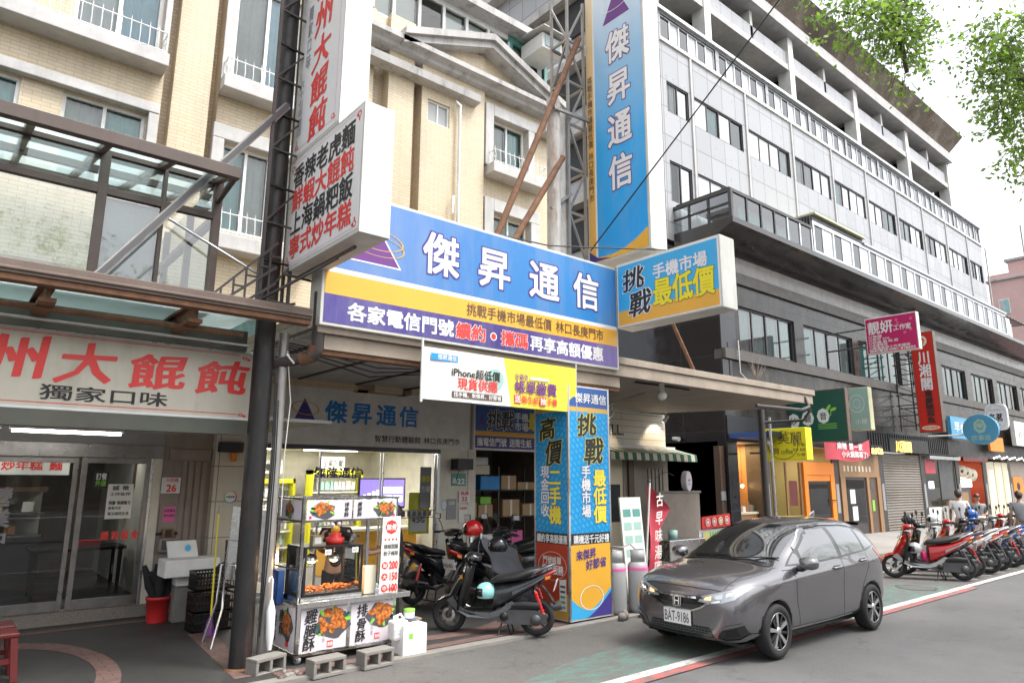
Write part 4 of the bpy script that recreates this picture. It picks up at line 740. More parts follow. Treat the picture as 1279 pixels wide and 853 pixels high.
# small hanging sign
Hs=thing('hanging_sign','small blue and yellow hanging light box with brush and yellow characters','signboard',(8.6,6.3,4.5))
f=MB(); f.box(8.402,8.78,5.36,7.36,4.46,5.56,'sign_back'); f.build('light_box',Hs,.012); xx=8.397; f=MB(); f.quad((xx,7.32,4.74),(xx,5.41,4.74),(xx,5.41,5.51),(xx,7.32,5.51),'skyblue'); f.quad((xx,7.32,4.50),(xx,5.41,4.50),(xx,5.41,4.74),(xx,7.32,4.74),'orange'); f.quad((xx+.001,7.34,4.48),(xx+.001,5.38,4.48),(xx+.001,5.38,5.54),(xx+.001,7.34,5.54),'white'); f.build('printed_face',Hs)
f=MB(); f.text('挑',(xx,7.22,5.04),U,Z_,.46,.40,'ink',.045,'brush',.05,'white'); f.text('戰',(xx,7.10,4.60),U,Z_,.46,.43,'ink',.045,'brush',.05,'white'); f.text('手機市場',(xx,6.60,5.13),U,Z_,1.02,.25,'white',.045,'sq',.025,'blue'); f.text('最低價',(xx,6.61,4.68),U,Z_,1.14,.46,'yellow',.045,'sq',.02,'ink'); f.build('lettering',Hs)
b=MB(); b.tube([(8.9,7.1,5.75),(9.1,6.6,5.72),(9.6,6.3,5.6)],.02,'plastic_black',6); b.tube([(4.9,7.5,5.5),(7.0,7.5,5.62),(9.4,6.3,5.75)],.012,'plastic_black',5); solo(b,'sign_cable','black cable looping over the top of the blue signs','cable',(8.9,7.1,5.5))
b=MB(); pts=[(8.2+1.4*k/10,7.75-6.96*k/10,5.87+6.88*k/10-.06*math.sin(PI*k/10)) for k in range(11)]; b.tube(pts,.012,'plastic_black',6); solo(b,'overhead_wire','black overhead wire sloping up past the tall blue sign','wire',pts[0])
# ---------------------------------------------------------------- phone shop
Ps=thing('phone_shop','phone shop front with a white fascia, blue characters and wide sliding glass','shopfront',(6,11.7,0))
f=MB(); f.box(4.02,8.62,yW,yW+.2,2.6,3.74,'white_paint'); f.box(4.5,8.58,yW-.03,yW-.001,2.68,3.66,'white_paint'); f.build('fascia',Ps,.006)
f=MB(); yy=yW-.032; f.add([(4.73,yy,2.98),(5.17,yy,2.98),(4.93,yy,3.42)],[(0,1,2)],'navy'); f.disc((4.95,yy-.004,3.24),Vector((1,0,-.08)),Z_,.26,.12,'gold',30,.9)
for s,a in (('傑',5.32),('昇',5.84),('通',6.36),('信',6.86)): f.text(s,(a,yy,3.0),X_,Z_,.44,.42,'signblue',.045)
f.text('智慧行動體驗館 林口長庚門市',(6.34,yy,2.695),X_,Z_,1.98,.135,'ink',.02); f.build('lettering',Ps)
f=MB(); f.box(4.02,7.86,yW-.02,yW+.14,2.52,2.6,'dgrey'); f.box(4.05,7.86,yW,yW+.1,0,.10,'alu'); f.box(7.80,7.86,yW-.01,yW+.1,.1,2.52,'alu'); f.box(4.05,4.1,yW,yW+.1,.1,2.52,'alu'); f.build('door_frame',Ps)
for a,c,y in ((4.1,5.35,yW+.06),(5.3,6.55,yW+.03),(6.6,7.8,yW+.06)):
    d=MB(); d.box(a,a+.025,y-.012,y+.012,.1,2.5,'alu'); d.box(c-.025,c,y-.012,y+.012,.1,2.5,'alu'); d.box(a,c,y-.012,y+.012,.1,.17,'alu'); dr=d.build('sliding_door',Ps); d=MB(); d.quad((a+.025,y,.17),(c-.025,y,.17),(c-.025,y,2.5),(a+.025,y,2.5),'clear_glass'); d.build('pane',dr)
b=MB(); b.text('傑隆通信',(5.2,yW+.028,2.02),X_,Z_,.95,.2,'navy',.05); 
for i in range(30): b.box(4.15+.12*i,4.22+.12*i,yW+.02,yW+.024,1.30,1.40,'dgrey')
b.box(4.15,7.8,yW+.02,yW+.023,1.405,1.42,'dgrey'); b.box(4.15,7.8,yW+.02,yW+.023,1.27,1.285,'dgrey'); b.build('glass_decals',Ps)
f=MB(); f.box(7.86,8.62,yW-.01,yW+.6,0,2.6,'cream_paint'); f.box(8.55,8.75,yW-.03,yW+.55,0,2.62,'cream_paint'); f.build('side_pier',Ps,.008)
f=MB(); f.box(4.0,8.7,16.0,16.1,0,2.7,'room_wall'); f.box(4.0,4.08,11.85,16,0,2.7,'room_wall'); f.box(8.6,8.7,12.3,16,0,2.7,'room_wall'); f.box(4.0,8.7,11.85,16,0,.09,'pavement_mat'); f.box(4.0,8.7,11.91,16.1,2.66,2.76,'white_paint'); f.build('interior_walls',Ps)
Lt=[]
for i,(x,y) in enumerate(((5,12.9),(6.9,12.9),(5,14.7),(6.9,14.7))):
    b=MB(); b.box(x-.6,x+.6,y-.12,y+.12,2.62,2.655,'panel_light'); solo(b,'ceiling_light','lit ceiling panel inside the phone shop','ceiling light',(x,y,2.62),'phone shop ceiling lights')
    al_=bpy.data.lights.new('panel','AREA'); al_.shape='RECTANGLE'; al_.size=1.2; al_.size_y=.24; al_.energy=11; al_.color=(1,.95,.86); ob=bpy.data.objects.new('panel_lamp',al_); COL.objects.link(ob); ob.location=(x,y,2.6)
for x,l in ((.4,'a'),(2.0,'b')):
    al_=bpy.data.lights.new('tube','AREA'); al_.shape='RECTANGLE'; al_.size=1.1; al_.size_y=.1; al_.energy=5; al_.color=(1,.95,.88); ob=bpy.data.objects.new('tube_lamp_glow',al_); COL.objects.link(ob); ob.location=(x,13.2,2.45)
def shelf(x0,x1,y,z0,z1,label,n):
    t=thing('display_shelf',label,'shelf',((x0+x1)/2,y,z0)); b=MB(); b.box(x0,x0+.06,y-.3,y,z0,z1,'shelfyellow'); b.box(x1-.06,x1,y-.3,y,z0,z1,'shelfyellow'); b.box(x0,x1,y-.3,y,z1-.1,z1,'shelfyellow'); b.box(x0,x1,y-.01,y,z0,z1,'white'); b.build('frame',t)
    b=MB(); hgt=(z1-z0-.12)/n
    for k in range(n):
        z=z0+hgt*k; b.box(x0+.06,x1-.06,y-.28,y-.01,z,z+.03,'white'); xx_=x0+.1
        while xx_<x1-.16:
            w=R.uniform(.05,.11); b.box(xx_,xx_+w,y-.2,y-.16,z+.07,z+hgt*R.uniform(.6,.85),R.choice(['white','white','paper','grey','dgrey','pale_teal','white'])); xx_+=w+.03
    b.build('goods',t)
shelf(4.15,5.3,15.9,.1,2.0,'yellow framed display shelf of phone cases, left in the phone shop',5); shelf(5.32,6.5,15.9,.1,2.0,'yellow framed display shelf of phone cases, middle of the back wall',5); shelf(6.6,7.9,15.3,.1,2.2,'taller yellow framed display shelf behind the television',5)
for x,z,y,s,l in ((4.9,2.2,15.7,'月租優惠','over the left display shelf'),(5.9,2.25,15.7,'新機上市','over the middle display shelf'),(7.2,2.35,15.2,'全家方案','over the taller shelf behind the television')): plate('promo_card','white promotion card hung '+l+' of the phone shop','sign',x-.3,x+.3,z-.14,z+.16,y,'white',[(s,x-.25,x+.25,z-.08,z+.1,'ink',.04)],'sign')
tv=thing('hanging_television','black hanging television with a purple screen in the phone shop','television',(7.0,12.6,1.5)); b=MB(); b.box(6.55,7.62,12.6,12.66,1.42,2.03,'plastic_black'); b.build('body',tv,.008); b=MB(); b.quad((6.58,12.597,1.46),(7.59,12.597,1.46),(7.59,12.597,2.0),(6.58,12.597,2.0),'screen'); 
for i in range(2):
    for j in range(2): b.quad((7.1+.24*i,12.595,1.55+.17*j),(7.31+.24*i,12.595,1.55+.17*j),(7.31+.24*i,12.595,1.68+.17*j),(7.1+.24*i,12.595,1.68+.17*j),'white_screen')
for i in range(4): b.quad((6.65+.1*i,12.595,1.6),(6.72+.1*i,12.595,1.6),(6.72+.1*i,12.595,1.7+.03*i),(6.65+.1*i,12.595,1.7+.03*i),'white_screen')
b.build('screen',tv); b=MB(); b.tube([(7.05,12.63,2.03),(7.05,12.63,2.62)],.012,'plastic_black',6); b.build('hanger',tv)
kt=thing('shop_counter','orange and cream service counter low inside the phone shop','counter',(6.9,13.4,.1)); b=MB(); b.box(6.2,8.3,13.2,13.7,.1,.95,'orange'); b.build('base',kt); b=MB(); b.box(6.15,8.35,13.15,13.75,.95,1.0,'white'); b.build('top',kt)
plate('promo_poster','lime green edged price poster in the right of the phone shop window','poster',7.28,7.76,.95,1.75,yW+.2,'shelfyellow',[]); b=MB(); b.quad((7.32,yW+.185,1.0),(7.7,yW+.185,1.0),(7.7,yW+.185,1.4),(7.32,yW+.185,1.4),'white'); b.text('4.5G',(7.36,yW+.184,1.15),X_,Z_,.3,.15,'ink',.03); solo(b,'price_card','white price card on the lime green poster','card',(7.5,yW+.18,1))
plate('green_poster','grey and green poster hung beside the television','poster',7.5,7.76,1.45,2.25,yW+.16,'grey',[('優惠',7.52,7.74,1.95,2.08,'lemon',.04),('方案',7.52,7.74,1.75,1.88,'white',.03)])
# notices on the side pier
plate('house_number_plate','green number plate 22 on the cream pier','house number',8.14,8.5,1.88,2.13,yW-.012,'teal',[('22',8.28,8.48,1.9,2.05,'white',.05),('路',8.16,8.27,1.92,2.04,'white',.03)]); plate('house_number_plate','white number plate 22 with a red header on the cream pier','house number',8.32,8.6,1.55,1.78,yW-.032,'white',[('22',8.38,8.54,1.57,1.68,'cnred',.05),('長庚',8.35,8.57,1.69,1.77,'cnred',.04)])
plate('grey_notice','grey framed notice beside the white number 22 plate','notice',8.04,8.27,1.22,1.62,yW-.012,'grey',[('公告',8.08,8.23,1.5,1.58,'white',.03)],'notice'); plate('pale_notice','pale pink sheet low on the cream pier','notice',8.33,8.55,1.15,1.5,yW-.032,'paper',[('收費標準',8.35,8.53,1.4,1.46,'cnred',.02)],t=.003)
b=MB(); b.box(8.12,8.5,yW-.28,yW-.012,2.2,2.42,'black'); b.tube([(8.2,yW-.2,2.2),(8.2,yW-.1,2.0)],.008,'black',5); solo(b,'wall_speaker','small black box fixed high on the cream pier','speaker',(8.3,yW-.1,2.2),bev=.015)
b=MB(); b.disc((7.98,yW-.013,1.5),X_,Z_,.075,.10,'white',24); b.disc((7.98,yW-.015,1.5),X_,Z_,.075,.10,'skyblue',24,.85); solo(b,'oval_sticker','small oval white sticker with a blue ring on the cream pier','sticker',(7.98,yW-.012,1.4))
# ---------------------------------------------------------------- garage opening with the storage shelves
Ga=thing('storage_bay','dim open storage bay with a blue banner over it','doorway',(9.8,11.7,0))
f=MB(); f.box(8.75,12.7,16,16.1,0,3.7,'taupe'); f.box(12.6,12.7,11.9,16,0,3.7,'taupe'); f.box(8.7,8.76,12.26,16,0,3.7,'taupe'); f.box(8.76,12.6,11.9,16,3.0,3.1,'ceil_grey'); f.build('walls',Ga); f=MB(); f.box(8.62,12.8,yW+.1,yW+.2,3.4,3.76,'taupe'); f.build('lintel',Ga)
sg=thing('shop_banner_sign','dark blue and orange sign over the storage bay half hidden by the ad pillar','signboard',(9.6,yW-.1,2.6)); b=MB(); b.box(8.64,10.9,yW-.08,yW+.05,2.62,3.6,'white_paint'); b.build('board',sg); b=MB(); yy=yW-.082; b.quad((8.68,yy,3.02),(10.86,yy,3.02),(10.86,yy,3.56),(8.68,yy,3.56),'deepblue'); b.quad((8.68,yy,2.92),(10.86,yy,2.92),(10.86,yy,3.02),(8.68,yy,3.02),'orange'); b.quad((8.68,yy,2.66),(10.86,yy,2.66),(10.86,yy,2.92),(8.68,yy,2.92),'navy'); b.build('printed_face',sg)
b=MB(); b.text('挑戰',(9.0,yy-.001,3.05),X_,Z_,.75,.45,'ink',.05,'brush',.04,'white'); b.text('手機',(9.76,yy-.001,3.27),X_,Z_,.4,.2,'white',.04); b.text('市場',(9.76,yy-.001,3.06),X_,Z_,.4,.2,'white',.04); b.text('最低',(10.15,yy-.001,3.08),X_,Z_,.7,.42,'yellow',.05); b.text('攜電信門號 送衛生紙 抽手機',(8.72,yy-.001,2.7),X_,Z_,2.1,.19,'white',.04); b.add([(8.75,yy-.001,3.15),(8.95,yy-.001,3.15),(8.85,yy-.001,3.4)],[(0,1,2)],'navy'); b.build('lettering',sg)
# ---------------------------------------------------------------- little café with the white board sign
Cf=thing('cafe_facade','taupe cafe front with a white plank sign board under the concrete canopy','shopfront',(14,11.7,0))
f=MB(); f.box(12.0,15.05,yW-.1,yW+.1,2.88,3.74,'white_plank'); f.box(11.9,15.3,yW-.22,yW+.1,2.80,2.875,'white_paint'); f.build('sign_board',Cf); f=MB(); f.text('GRILL.',(12.2,yW-.102,3.08),X_,Z_,1.15,.36,'ink',.03,lift=.02); f.build('lettering',Cf)
f=MB(); f.box(12.7,13.4,yW,yW+.2,0,2.8,'cream'); f.box(13.4,15.2,yW-.02,yW+.25,0,2.8,'taupe')
for i in range(5): f.box(14.35+.15*i,14.45+.15*i,yW-.05,yW-.021,.3,2.3,'taupe')
f.box(13.55,13.75,yW-.08,yW-.021,0,2.5,'brown'); f.build('wall',Cf); f=MB(); f.box(12.78,13.3,yW-.05,yW-.001,.05,2.1,'cream'); f.box(12.85,13.23,yW-.055,yW-.051,1.0,1.9,'dark_in'); f.build('door',Cf)
m,t,p,N,L=nodes('awning_stripe'); sp=N.new('ShaderNodeSeparateXYZ'); L.new(coords(t),sp.inputs[0]); ml=N.new('ShaderNodeMath'); ml.operation='MULTIPLY'; ml.inputs[1].default_value=3.2; L.new(sp.outputs[0],ml.inputs[0]); fc=N.new('ShaderNodeMath'); fc.operation='FRACT'; L.new(ml.outputs[0],fc.inputs[0]); gt=N.new('ShaderNodeMath'); gt.operation='GREATER_THAN'; gt.inputs[1].default_value=.5; L.new(fc.outputs[0],gt.inputs[0]); c=mixc(t,gt.outputs[0],(.55,.50,.40),(.03,.13,.08)); L.new(c,p.inputs[0]); setp(p,Roughness=.8)
aw=thing('striped_awning','faded green and cream striped awning over the cafe front','awning',(14,11.3,2.5)); b=MB(); b.quad((11.95,yW-.1,2.82),(15.5,yW-.1,2.82),(15.5,yW-.75,2.66),(11.95,yW-.75,2.66),'awning_stripe'); n=36
for i in range(n): xa=11.95+3.55*i/n; xb=11.95+3.55*(i+1)/n; b.poly([(xa,yW-.75,2.66),(xb,yW-.75,2.66),(xb,yW-.77,2.50),((xa+xb)/2,yW-.775,2.475),(xa,yW-.77,2.50)],'awning_stripe')
b.build('canvas',aw); b=MB(); b.bar((15.45,yW-.1,2.6),(15.45,yW-.74,2.64),.02,.02,'alu'); b.build('arm',aw)
for x,l in ((12.5,'white spot lamp over the board sign, nearer the ad pillar'),(14.6,'white spot lamp at the right end of the board sign')):
    t=thing('spot_lamp',l,'light',(x,yW-.5,3.55)); b=MB(); b.tube([(x,yW-.5,3.78),(x,yW-.5,3.62)],.015,'white_paint',6); b.tube([(x,yW-.56,3.66),(x,yW-.42,3.52)],[.035,.06],'white_paint',10); b.build('body',t); b=MB(); b.ball((x,yW-.42,3.53),.045,'lit_white',8,5); b.build('bulb',t)
    al_=bpy.data.lights.new('spot','SPOT'); al_.energy=25; al_.spot_size=rad(95); al_.color=(1,.8,.55); al_.shadow_soft_size=.05; ob=bpy.data.objects.new('spot_glow',al_); COL.objects.link(ob); ob.location=(x,yW-.45,3.5); ob.rotation_euler=Vector((0,-.65,.75)).to_track_quat('Z','Y').to_euler()
# ---------------------------------------------------------------- row of shops under the office block
yS=11.7; PZ=.10
def shop(name,label,x0,x1,build_):
    t=thing(name,label,'shopfront',((x0+x1)/2,yS,PZ)); build_(t,x0,x1); return t
b=MB(); b.box(17.8,52,yS-.25,yS-.06,3.15,3.9,'black'); 
for k in range(38): b.box(27.2+.22*k,27.3+.22*k,yS-.28,yS-.251,3.2,3.86,'plastic_black')
solo(b,'shop_fascia','long black fascia band above the row of small shops','fascia',(30,yS,3.15))
def piers():
    for x,l in ((20.1,'dark pier between the lit cafe counter and the orange framed shop'),(24.75,'dark pier between the orange shop and the wooden shop'),(28.55,'dark pier left of the rolled steel shutter'),(32.75,'dark pier right of the rolled steel shutter'),(36.95,'dark pier left of the red interior shop'),(40.75,'dark pier between the red shop and the cream doors'),(44.75,'dark pier right of the cream doors')):
        b=MB(); b.box(x-.22,x+.22,yS-.06,yS+.5,PZ,3.4,'dark_frame'); b.box(x-.1,x+.12,yS-.075,yS-.061,.9,1.9,'grey'); solo(b,'shop_pier',l,'pier',(x,yS,PZ))
piers()
def room(t,x0,x1,col,depth=3,back=None):
    b=MB(); b.box(x0-.05,x0,yS,yS+depth,PZ,3.15,col); b.box(x1,x1+.05,yS,yS+depth,PZ,3.15,col); b.box(x0,x1,yS+depth,yS+depth+.05,PZ,3.15,back or col); b.box(x0,x1,yS,yS+depth,3.15,3.2,'paper'); b.box(x0,x1,yS-.2,yS+depth,.0,PZ+.005,'pavement_mat'); b.build('interior_walls',t)
def shopA(t,a,c):
    room(t,a,c,'woodlt',2.5,'tan_paint'); b=MB(); b.box(a+.5,c,yS+.9,yS+1.3,1.95,2.55,'grey'); b.build('bulkhead',t)
    b=MB(); b.box(a+.6,c,yS+.2,yS+.9,PZ,1.0,'woodlt'); b.box(a+.55,c,yS+.15,yS+.95,1.0,1.06,'ivory'); b.build('counter',t)
    b=MB()
    for i in range(7): x=a+.8+.2*i; b.box(x,x+.15,yS+.3,yS+.45,1.06,1.06+R.uniform(.12,.34),R.choice(['white','paper','teal','woodlt','grey']))
    b.build('counter_goods',t); b=MB()
    for x in (18.75,19.2,19.6): b.tube([(x,yS+.5,1.86),(x,yS+.5,3.1)],.006,'black',4); b.ball((x,yS+.5,1.84),.05,'warm_bulb',8,5)
    b.build('pendant_bulbs',t); b=MB()
    for x,cc,w in ((18.35,'forest',.17),(19.0,'paper',.12),(19.55,'paper',.14)): b.disc((x,yS+.89,2.24),X_,Z_,w,.18,cc,20); b.disc((x,yS+.888,2.24),X_,Z_,w*.7,.1,'cnred' if cc=='paper' else 'paper',16,.8)
    b.build('badges',t)
    b=MB(); b.box(17.55,17.8,yS-.1,yS+.1,PZ,3.0,'brown'); b.box(17.5,17.72,yS-.13,yS-.101,1.45,1.7,'grey'); b.build('door_post',t)
    l=bpy.data.lights.new('warm','AREA'); l.size=1.2; l.energy=60; l.color=(1,.6,.25); o=bpy.data.objects.new('cafe_glow',l); COL.objects.link(o); o.location=(18.9,yS+1.0,3.1)
shop('lit_cafe_counter','warmly lit drink counter with pendant bulbs beside the black granite wall',17.85,19.9,shopA)
def shopB(t,a,c):
    room(t,a,c,'cream',2.5,'leafgreen'); b=MB(); b.box(22.35,24.5,yS-.12,yS+.05,2.2,2.62,'orangedoor'); b.box(22.35,22.6,yS-.12,yS+.05,PZ,2.2,'orangedoor'); b.box(24.2,24.5,yS-.12,yS+.05,PZ,2.2,'orangedoor'); b.box(22.6,24.2,yS-.1,yS-.02,PZ,.75,'orangedoor'); b.box(22.6,24.2,yS-.1,yS-.02,2.0,2.2,'orangedoor'); b.build('door_frame',t,.01)
    b=MB(); b.box(22.62,24.18,yS-.07,yS-.03,.76,1.99,'black'); b.build('door_panel',t); b=MB(); b.quad((22.72,yS-.075,.9),(24.05,yS-.075,.9),(24.05,yS-.075,1.9),(22.72,yS-.075,1.9),'dark_glass'); b.build('pane',t)
    b=MB(); b.box(20.5,22.3,yS-.05,yS+.02,PZ,.9,'woodlt'); b.box(20.5,20.62,yS-.05,yS+.02,.9,2.6,'wood'); b.box(22.2,22.32,yS-.05,yS+.02,.9,2.6,'wood'); b.box(21.3,21.38,yS-.04,yS+.01,.9,2.6,'wood'); b.box(21.45,21.95,yS-.06,yS-.051,1.2,2.0,'maroon'); b.build('window_frame',t)
    b=MB(); b.tube([(24.1,yS-.16,1.35),(24.4,yS-.16,1.35)],.02,'black',6); b.build('handle',t)
shop('orange_shop','shop with a bright orange door frame around a dark glass panel',20.35,24.52,shopB)
def shopC(t,a,c):
    room(t,a,c,'wood',2.5,'woodlt'); b=MB(); b.box(a,c,yS-.08,yS,2.15,3.1,'woodlt'); b.box(a,a+.35,yS-.1,yS,PZ,2.15,'woodlt'); b.box(c-1.2,c-1.0,yS-.1,yS,PZ,2.15,'woodlt'); b.box(c-.3,c,yS-.1,yS,PZ,2.15,'woodlt'); b.build('timber_front',t)
    b=MB(); b.box(a+.35,c-1.2,yS-.05,yS-.02,PZ,2.15,'dark_frame'); b.box(c-1.0,c-.3,yS-.05,yS-.02,PZ,2.15,'brown'); b.build('door',t); b=MB(); b.quad((a+.5,yS-.06,.5),(c-1.35,yS-.06,.5),(c-1.35,yS-.06,2.05),(a+.5,yS-.06,2.05),'dark_glass'); b.box(a+.7,a+1.1,yS-.07,yS-.062,1.2,1.7,'paper'); b.box(a+.8,a+1.2,yS-.07,yS-.062,.6,1.1,'paper'); b.box(c-.85,c-.55,yS-.06,yS-.051,1.7,1.95,'dgrey'); b.box(c-.8,c-.6,yS-.06,yS-.051,.9,1.3,'leafgreen'); b.build('pane',t)
    b=MB()
    for k in range(8): b.box(a+.3+.3*k,a+.42+.3*k,yS-.09,yS-.081,2.35,2.55,'ivory')
    b.build('sign_letters',t)
shop('timber_shop','narrow shop with a light timber front and papers in its door glass',25.0,28.3,shopC)
m,t,p,N,L=nodes('shutter'); setp(p,Metallic=.3,Roughness=.45); sp=N.new('ShaderNodeSeparateXYZ'); L.new(coords(t),sp.inputs[0]); ml=N.new('ShaderNodeMath'); ml.operation='MULTIPLY'; ml.inputs[1].default_value=10.5; L.new(sp.outputs[2],ml.inputs[0]); fc=N.new('ShaderNodeMath'); fc.operation='PINGPONG'; fc.inputs[1].default_value=.5; L.new(ml.outputs[0],fc.inputs[0]); L.new(mixc(t,noise(t,coords(t),1.5,5),(.20,.175,.15),(.30,.265,.23)),p.inputs[0]); bump(t,p,fc.outputs[0],.9,.05)
def shopD(t,a,c):
    b=MB(); b.quad((a,yS-.02,PZ),(c,yS-.02,PZ),(c,yS-.02,3.1),(a,yS-.02,3.1),'shutter'); n=29
    for k in range(n): z=PZ+3.0*k/n; b.prism([(yS-.02,z),(yS-.05,z+.05),(yS-.02,z+.09)],0,a,c,'shutter')
    b.build('slats',t)
shop('rolled_shutter','closed dull brown steel roller shutter',28.8,32.55,shopD)
def shopE(t,a,c):
    room(t,a,c,'paper',2.5,'dgrey'); b=MB(); b.box(a,c,yS-.02,yS+.03,PZ,.9,'paper'); b.build('base_panel',t); b=MB(); b.quad((a,yS,.9),(c,yS,.9),(c,yS,2.95),(a,yS,2.95),'dark_glass'); b.build('pane',t)
    b=MB(); b.box(a+.1,a+1.3,yS-.03,yS-.01,2.35,2.95,'flagred'); b.box(a+.4,a+.9,yS-.03,yS-.012,1.7,2.0,'white_screen'); b.box(a+1.7,c-.4,yS-.03,yS-.01,1.2,2.9,'dgrey'); b.build('window_poster',t); b=MB()
    for k in range(6): b.box(a+1.6+.35*k,a+1.85+.35*k,yS-.4,yS-.2,.95,.95+R.uniform(.15,.3),R.choice(['woodlt','paper','ivory']))
    b.box(a+1.5,c-.3,yS-.5,yS-.1,PZ,.94,'white_paint'); b.build('front_stand',t); b=MB(); b.box(a,c,yS-.3,yS+.02,2.96,3.1,'alu'); b.build('blind_box',t)
shop('dark_window_shop','shop with a dark window, a red poster and a pale stand in front',33.0,36.7,shopE)
def shopF(t,a,c):
    room(t,a,c,'redwall',1.6,'redwall'); b=MB(); b.box(a+.1,c-1.0,yS+.2,yS+.8,1.75,2.1,'lit_white'); b.box(a+.1,c-1.0,yS+.3,yS+.8,PZ,1.7,'dgrey'); b.box(a+.4,c-1.4,yS+.28,yS+.299,1.0,1.5,'woodlt'); b.build('menu_counter',t); b=MB()
    for k in range(3): b.lathe([(.08,-.2),(.3,-.2),(.3,.2),(.08,.2)],(a+1.0+.7*k,yS+.3,2.5-.08*k),(.5,1,.1),'ivory',12)
    b.build('paper_rolls',t); b=MB(); b.box(a-.1,c+.1,yS-.3,yS-.2,2.95,3.14,'maroon'); b.build('header',t)
shop('red_shop','shop with a red interior, a lit white panel and rolls on top',37.2,40.5,shopF)
def shopG(t,a,c):
    room(t,a,c,'cream',1.5,'cream'); b=MB()
    for k in range(3): x=a+.1+1.25*k; b.box(x,x+1.15,yS-.05,yS,PZ,3.0,'cream'); b.box(x+.2,x+.95,yS-.06,yS-.051,.9,2.6,'paper' if k==0 else 'ivory')
    b.build('door',t)
shop('cream_door_shop','shop with tall cream folding doors behind the two walkers',41.0,44.5,shopG)
def shopH(t,a,c):
    b=MB(); b.box(a,c,yS-.02,yS+.1,PZ,3.2,'taupe'); b.build('wall',t); b=MB(); b.box(a+.2,a+1.9,yS-.06,yS-.021,1.35,2.25,'orangedoor'); b.disc((a+1.05,yS-.062,1.75),X_,Z_,.3,.22,'ink',14); b.build('poster',t)
shop('grey_shop_wall','grey wall with an orange poster at the right edge of the photo',45.0,49,shopH)
b=MB(); b.box(27.0,28.0,yS-.4,yS-.26,2.98,3.35,'black'); b.text('asta',(27.0,yS-.401,2.98),X_,Z_,1.05,.42,'lit_letters',.05,skew=.2); solo(b,'lit_script_sign','lit orange script sign reading asta beside the red banner','sign',(27.5,yS-.3,2.98))
b=MB(); b.text('川湘閣',(29.55,yS-.3,3.15),X_,Z_,1.6,.48,'lit_letters',.04); b.box(29.0,33,yS-.29,yS-.255,3.16,3.7,'plastic_black'); solo(b,'lit_character_sign','lit orange characters on the black fascia over the shutter','sign',(30.3,yS-.3,3.15))
b=MB()
for k in range(16): b.ball((40.5+.42*k,yS-.6,3.15+.05*(k%3)),.05,'lit_white',6,4)
b.tube([(40.3,yS-.6,3.25),(47.2,yS-.6,3.3)],.015,'black',5); solo(b,'string_lights','string of small lit bulbs under the eaves at the far right','lights',(43,yS-.6,3.1))
# hanging and wall signs of the row
def sign_x(name,label,X,y0,y1,z0,z1,th,base,edge,draw,grp=None,brk=True):
    """light box standing out from the facade, printed face towards -X"""
    t=thing(name,label,'sign',(X,(y0+y1)/2,z0),grp); b=MB(); b.box(X+.003,X+th,y1,y0,z0,z1,edge); b.build('light_box',t,.012); b=MB(); b.quad((X,y0-.03,z0+.03),(X,y1+.03,z0+.03),(X,y1+.03,z1-.03),(X,y0-.03,z1-.03),base); b.build('printed_face',t)
    b=MB(); draw(b,X-.002); 
    if b.v: b.build('lettering',t)
    b=MB(); b.tube([(X+th/2,y0-.1,z0+.25*(z1-z0)),(X+th/2,11.3,z0+.25*(z1-z0))],.03,'dgrey',6); b.tube([(X+th/2,y0-.1,z0+.75*(z1-z0)),(X+th/2,11.3,z0+.75*(z1-z0))],.03,'dgrey',6); b.build('bracket',t); return t
def dYel(b,x):
    b.text('美麗',(x,10.3,3.02),U,Z_,.75,.36,'brown',.0); b.text('咖啡 coffee',(x,10.55,2.72),U,Z_,.7,.22,'brown',.0); b.disc((x,10.15,3.0),U,Z_,.46,.40,'brown',36,.96); b.text('早午餐',(x,9.85,2.95),U,Z_,.36,.09,'brown',0); b.text('輕食 飲品',(x,9.85,2.82),U,Z_,.36,.09,'brown',0); b.text('外帶',(x,9.75,2.68),U,Z_,.25,.09,'brown',0)
    for k in range(4): b.disc((x,10.55-.05*k,2.85+.09*k),Vector((0,-.7,.7)),Vector((0,.7,.7)),.05,.02,'orange',8)
sign_x('yellow_cafe_sign','glossy yellow hanging cafe sign with thin brown characters',18.5,10.82,9.46,2.58,3.48,.36,'sign_yellow','sign_yellow',dYel)
def dGrn(b,x):
    for y,s,z in ((11.35,'妙',3.92),(10.87,'觀',3.98),(10.36,'音',4.03)): b.disc((x,y,z),U,Z_,.215,.25,'pale_teal',8); b.disc((x-.001,y,z),U,Z_,.2,.235,'paper',8); b.text(s,(x-.002,y+.12,z-.13),U,Z_,.24,.25,'forest',.02)
    b.disc((x,10.18,4.27),Vector((0,-.6,.8)),Vector((0,.8,.6)),.13,.05,'leafgreen',12); b.disc((x,10.02,4.22),Vector((0,-.9,.3)),Vector((0,.3,.9)),.11,.05,'leafgreen',12); b.tube([(x,10.12,4.02),(x,10.1,4.2)],.012,'leafgreen',4)
    for z in (3.62,3.72): b.box(x-.002,x,9.95,10.55,z,z+.015,'leafgreen'); b.box(x-.002,x,9.95,10.55,z+.05,z+.065,'leafgreen')
sign_x('green_teahouse_sign','dark green hanging sign with three pale round character tiles and a leaf',21.5,11.9,9.62,3.22,4.86,.22,'forest','brown',dGrn)
def dPal(b,x): b.disc((x,10.15,4.55),U,Z_,.25,.3,'paper',30,.93); b.disc((x,10.15,4.55),U,Z_,.12,.16,'paper',20,.9); b.text('小屋',(x,10.25,3.85),U,Z_,.4,.2,'paper',.02)
sign_x('pale_green_sign','pale green hanging sign with a thin white ring emblem',23.5,10.4,9.76,3.66,5.09,.3,'pale_teal','yellow_green',dPal)
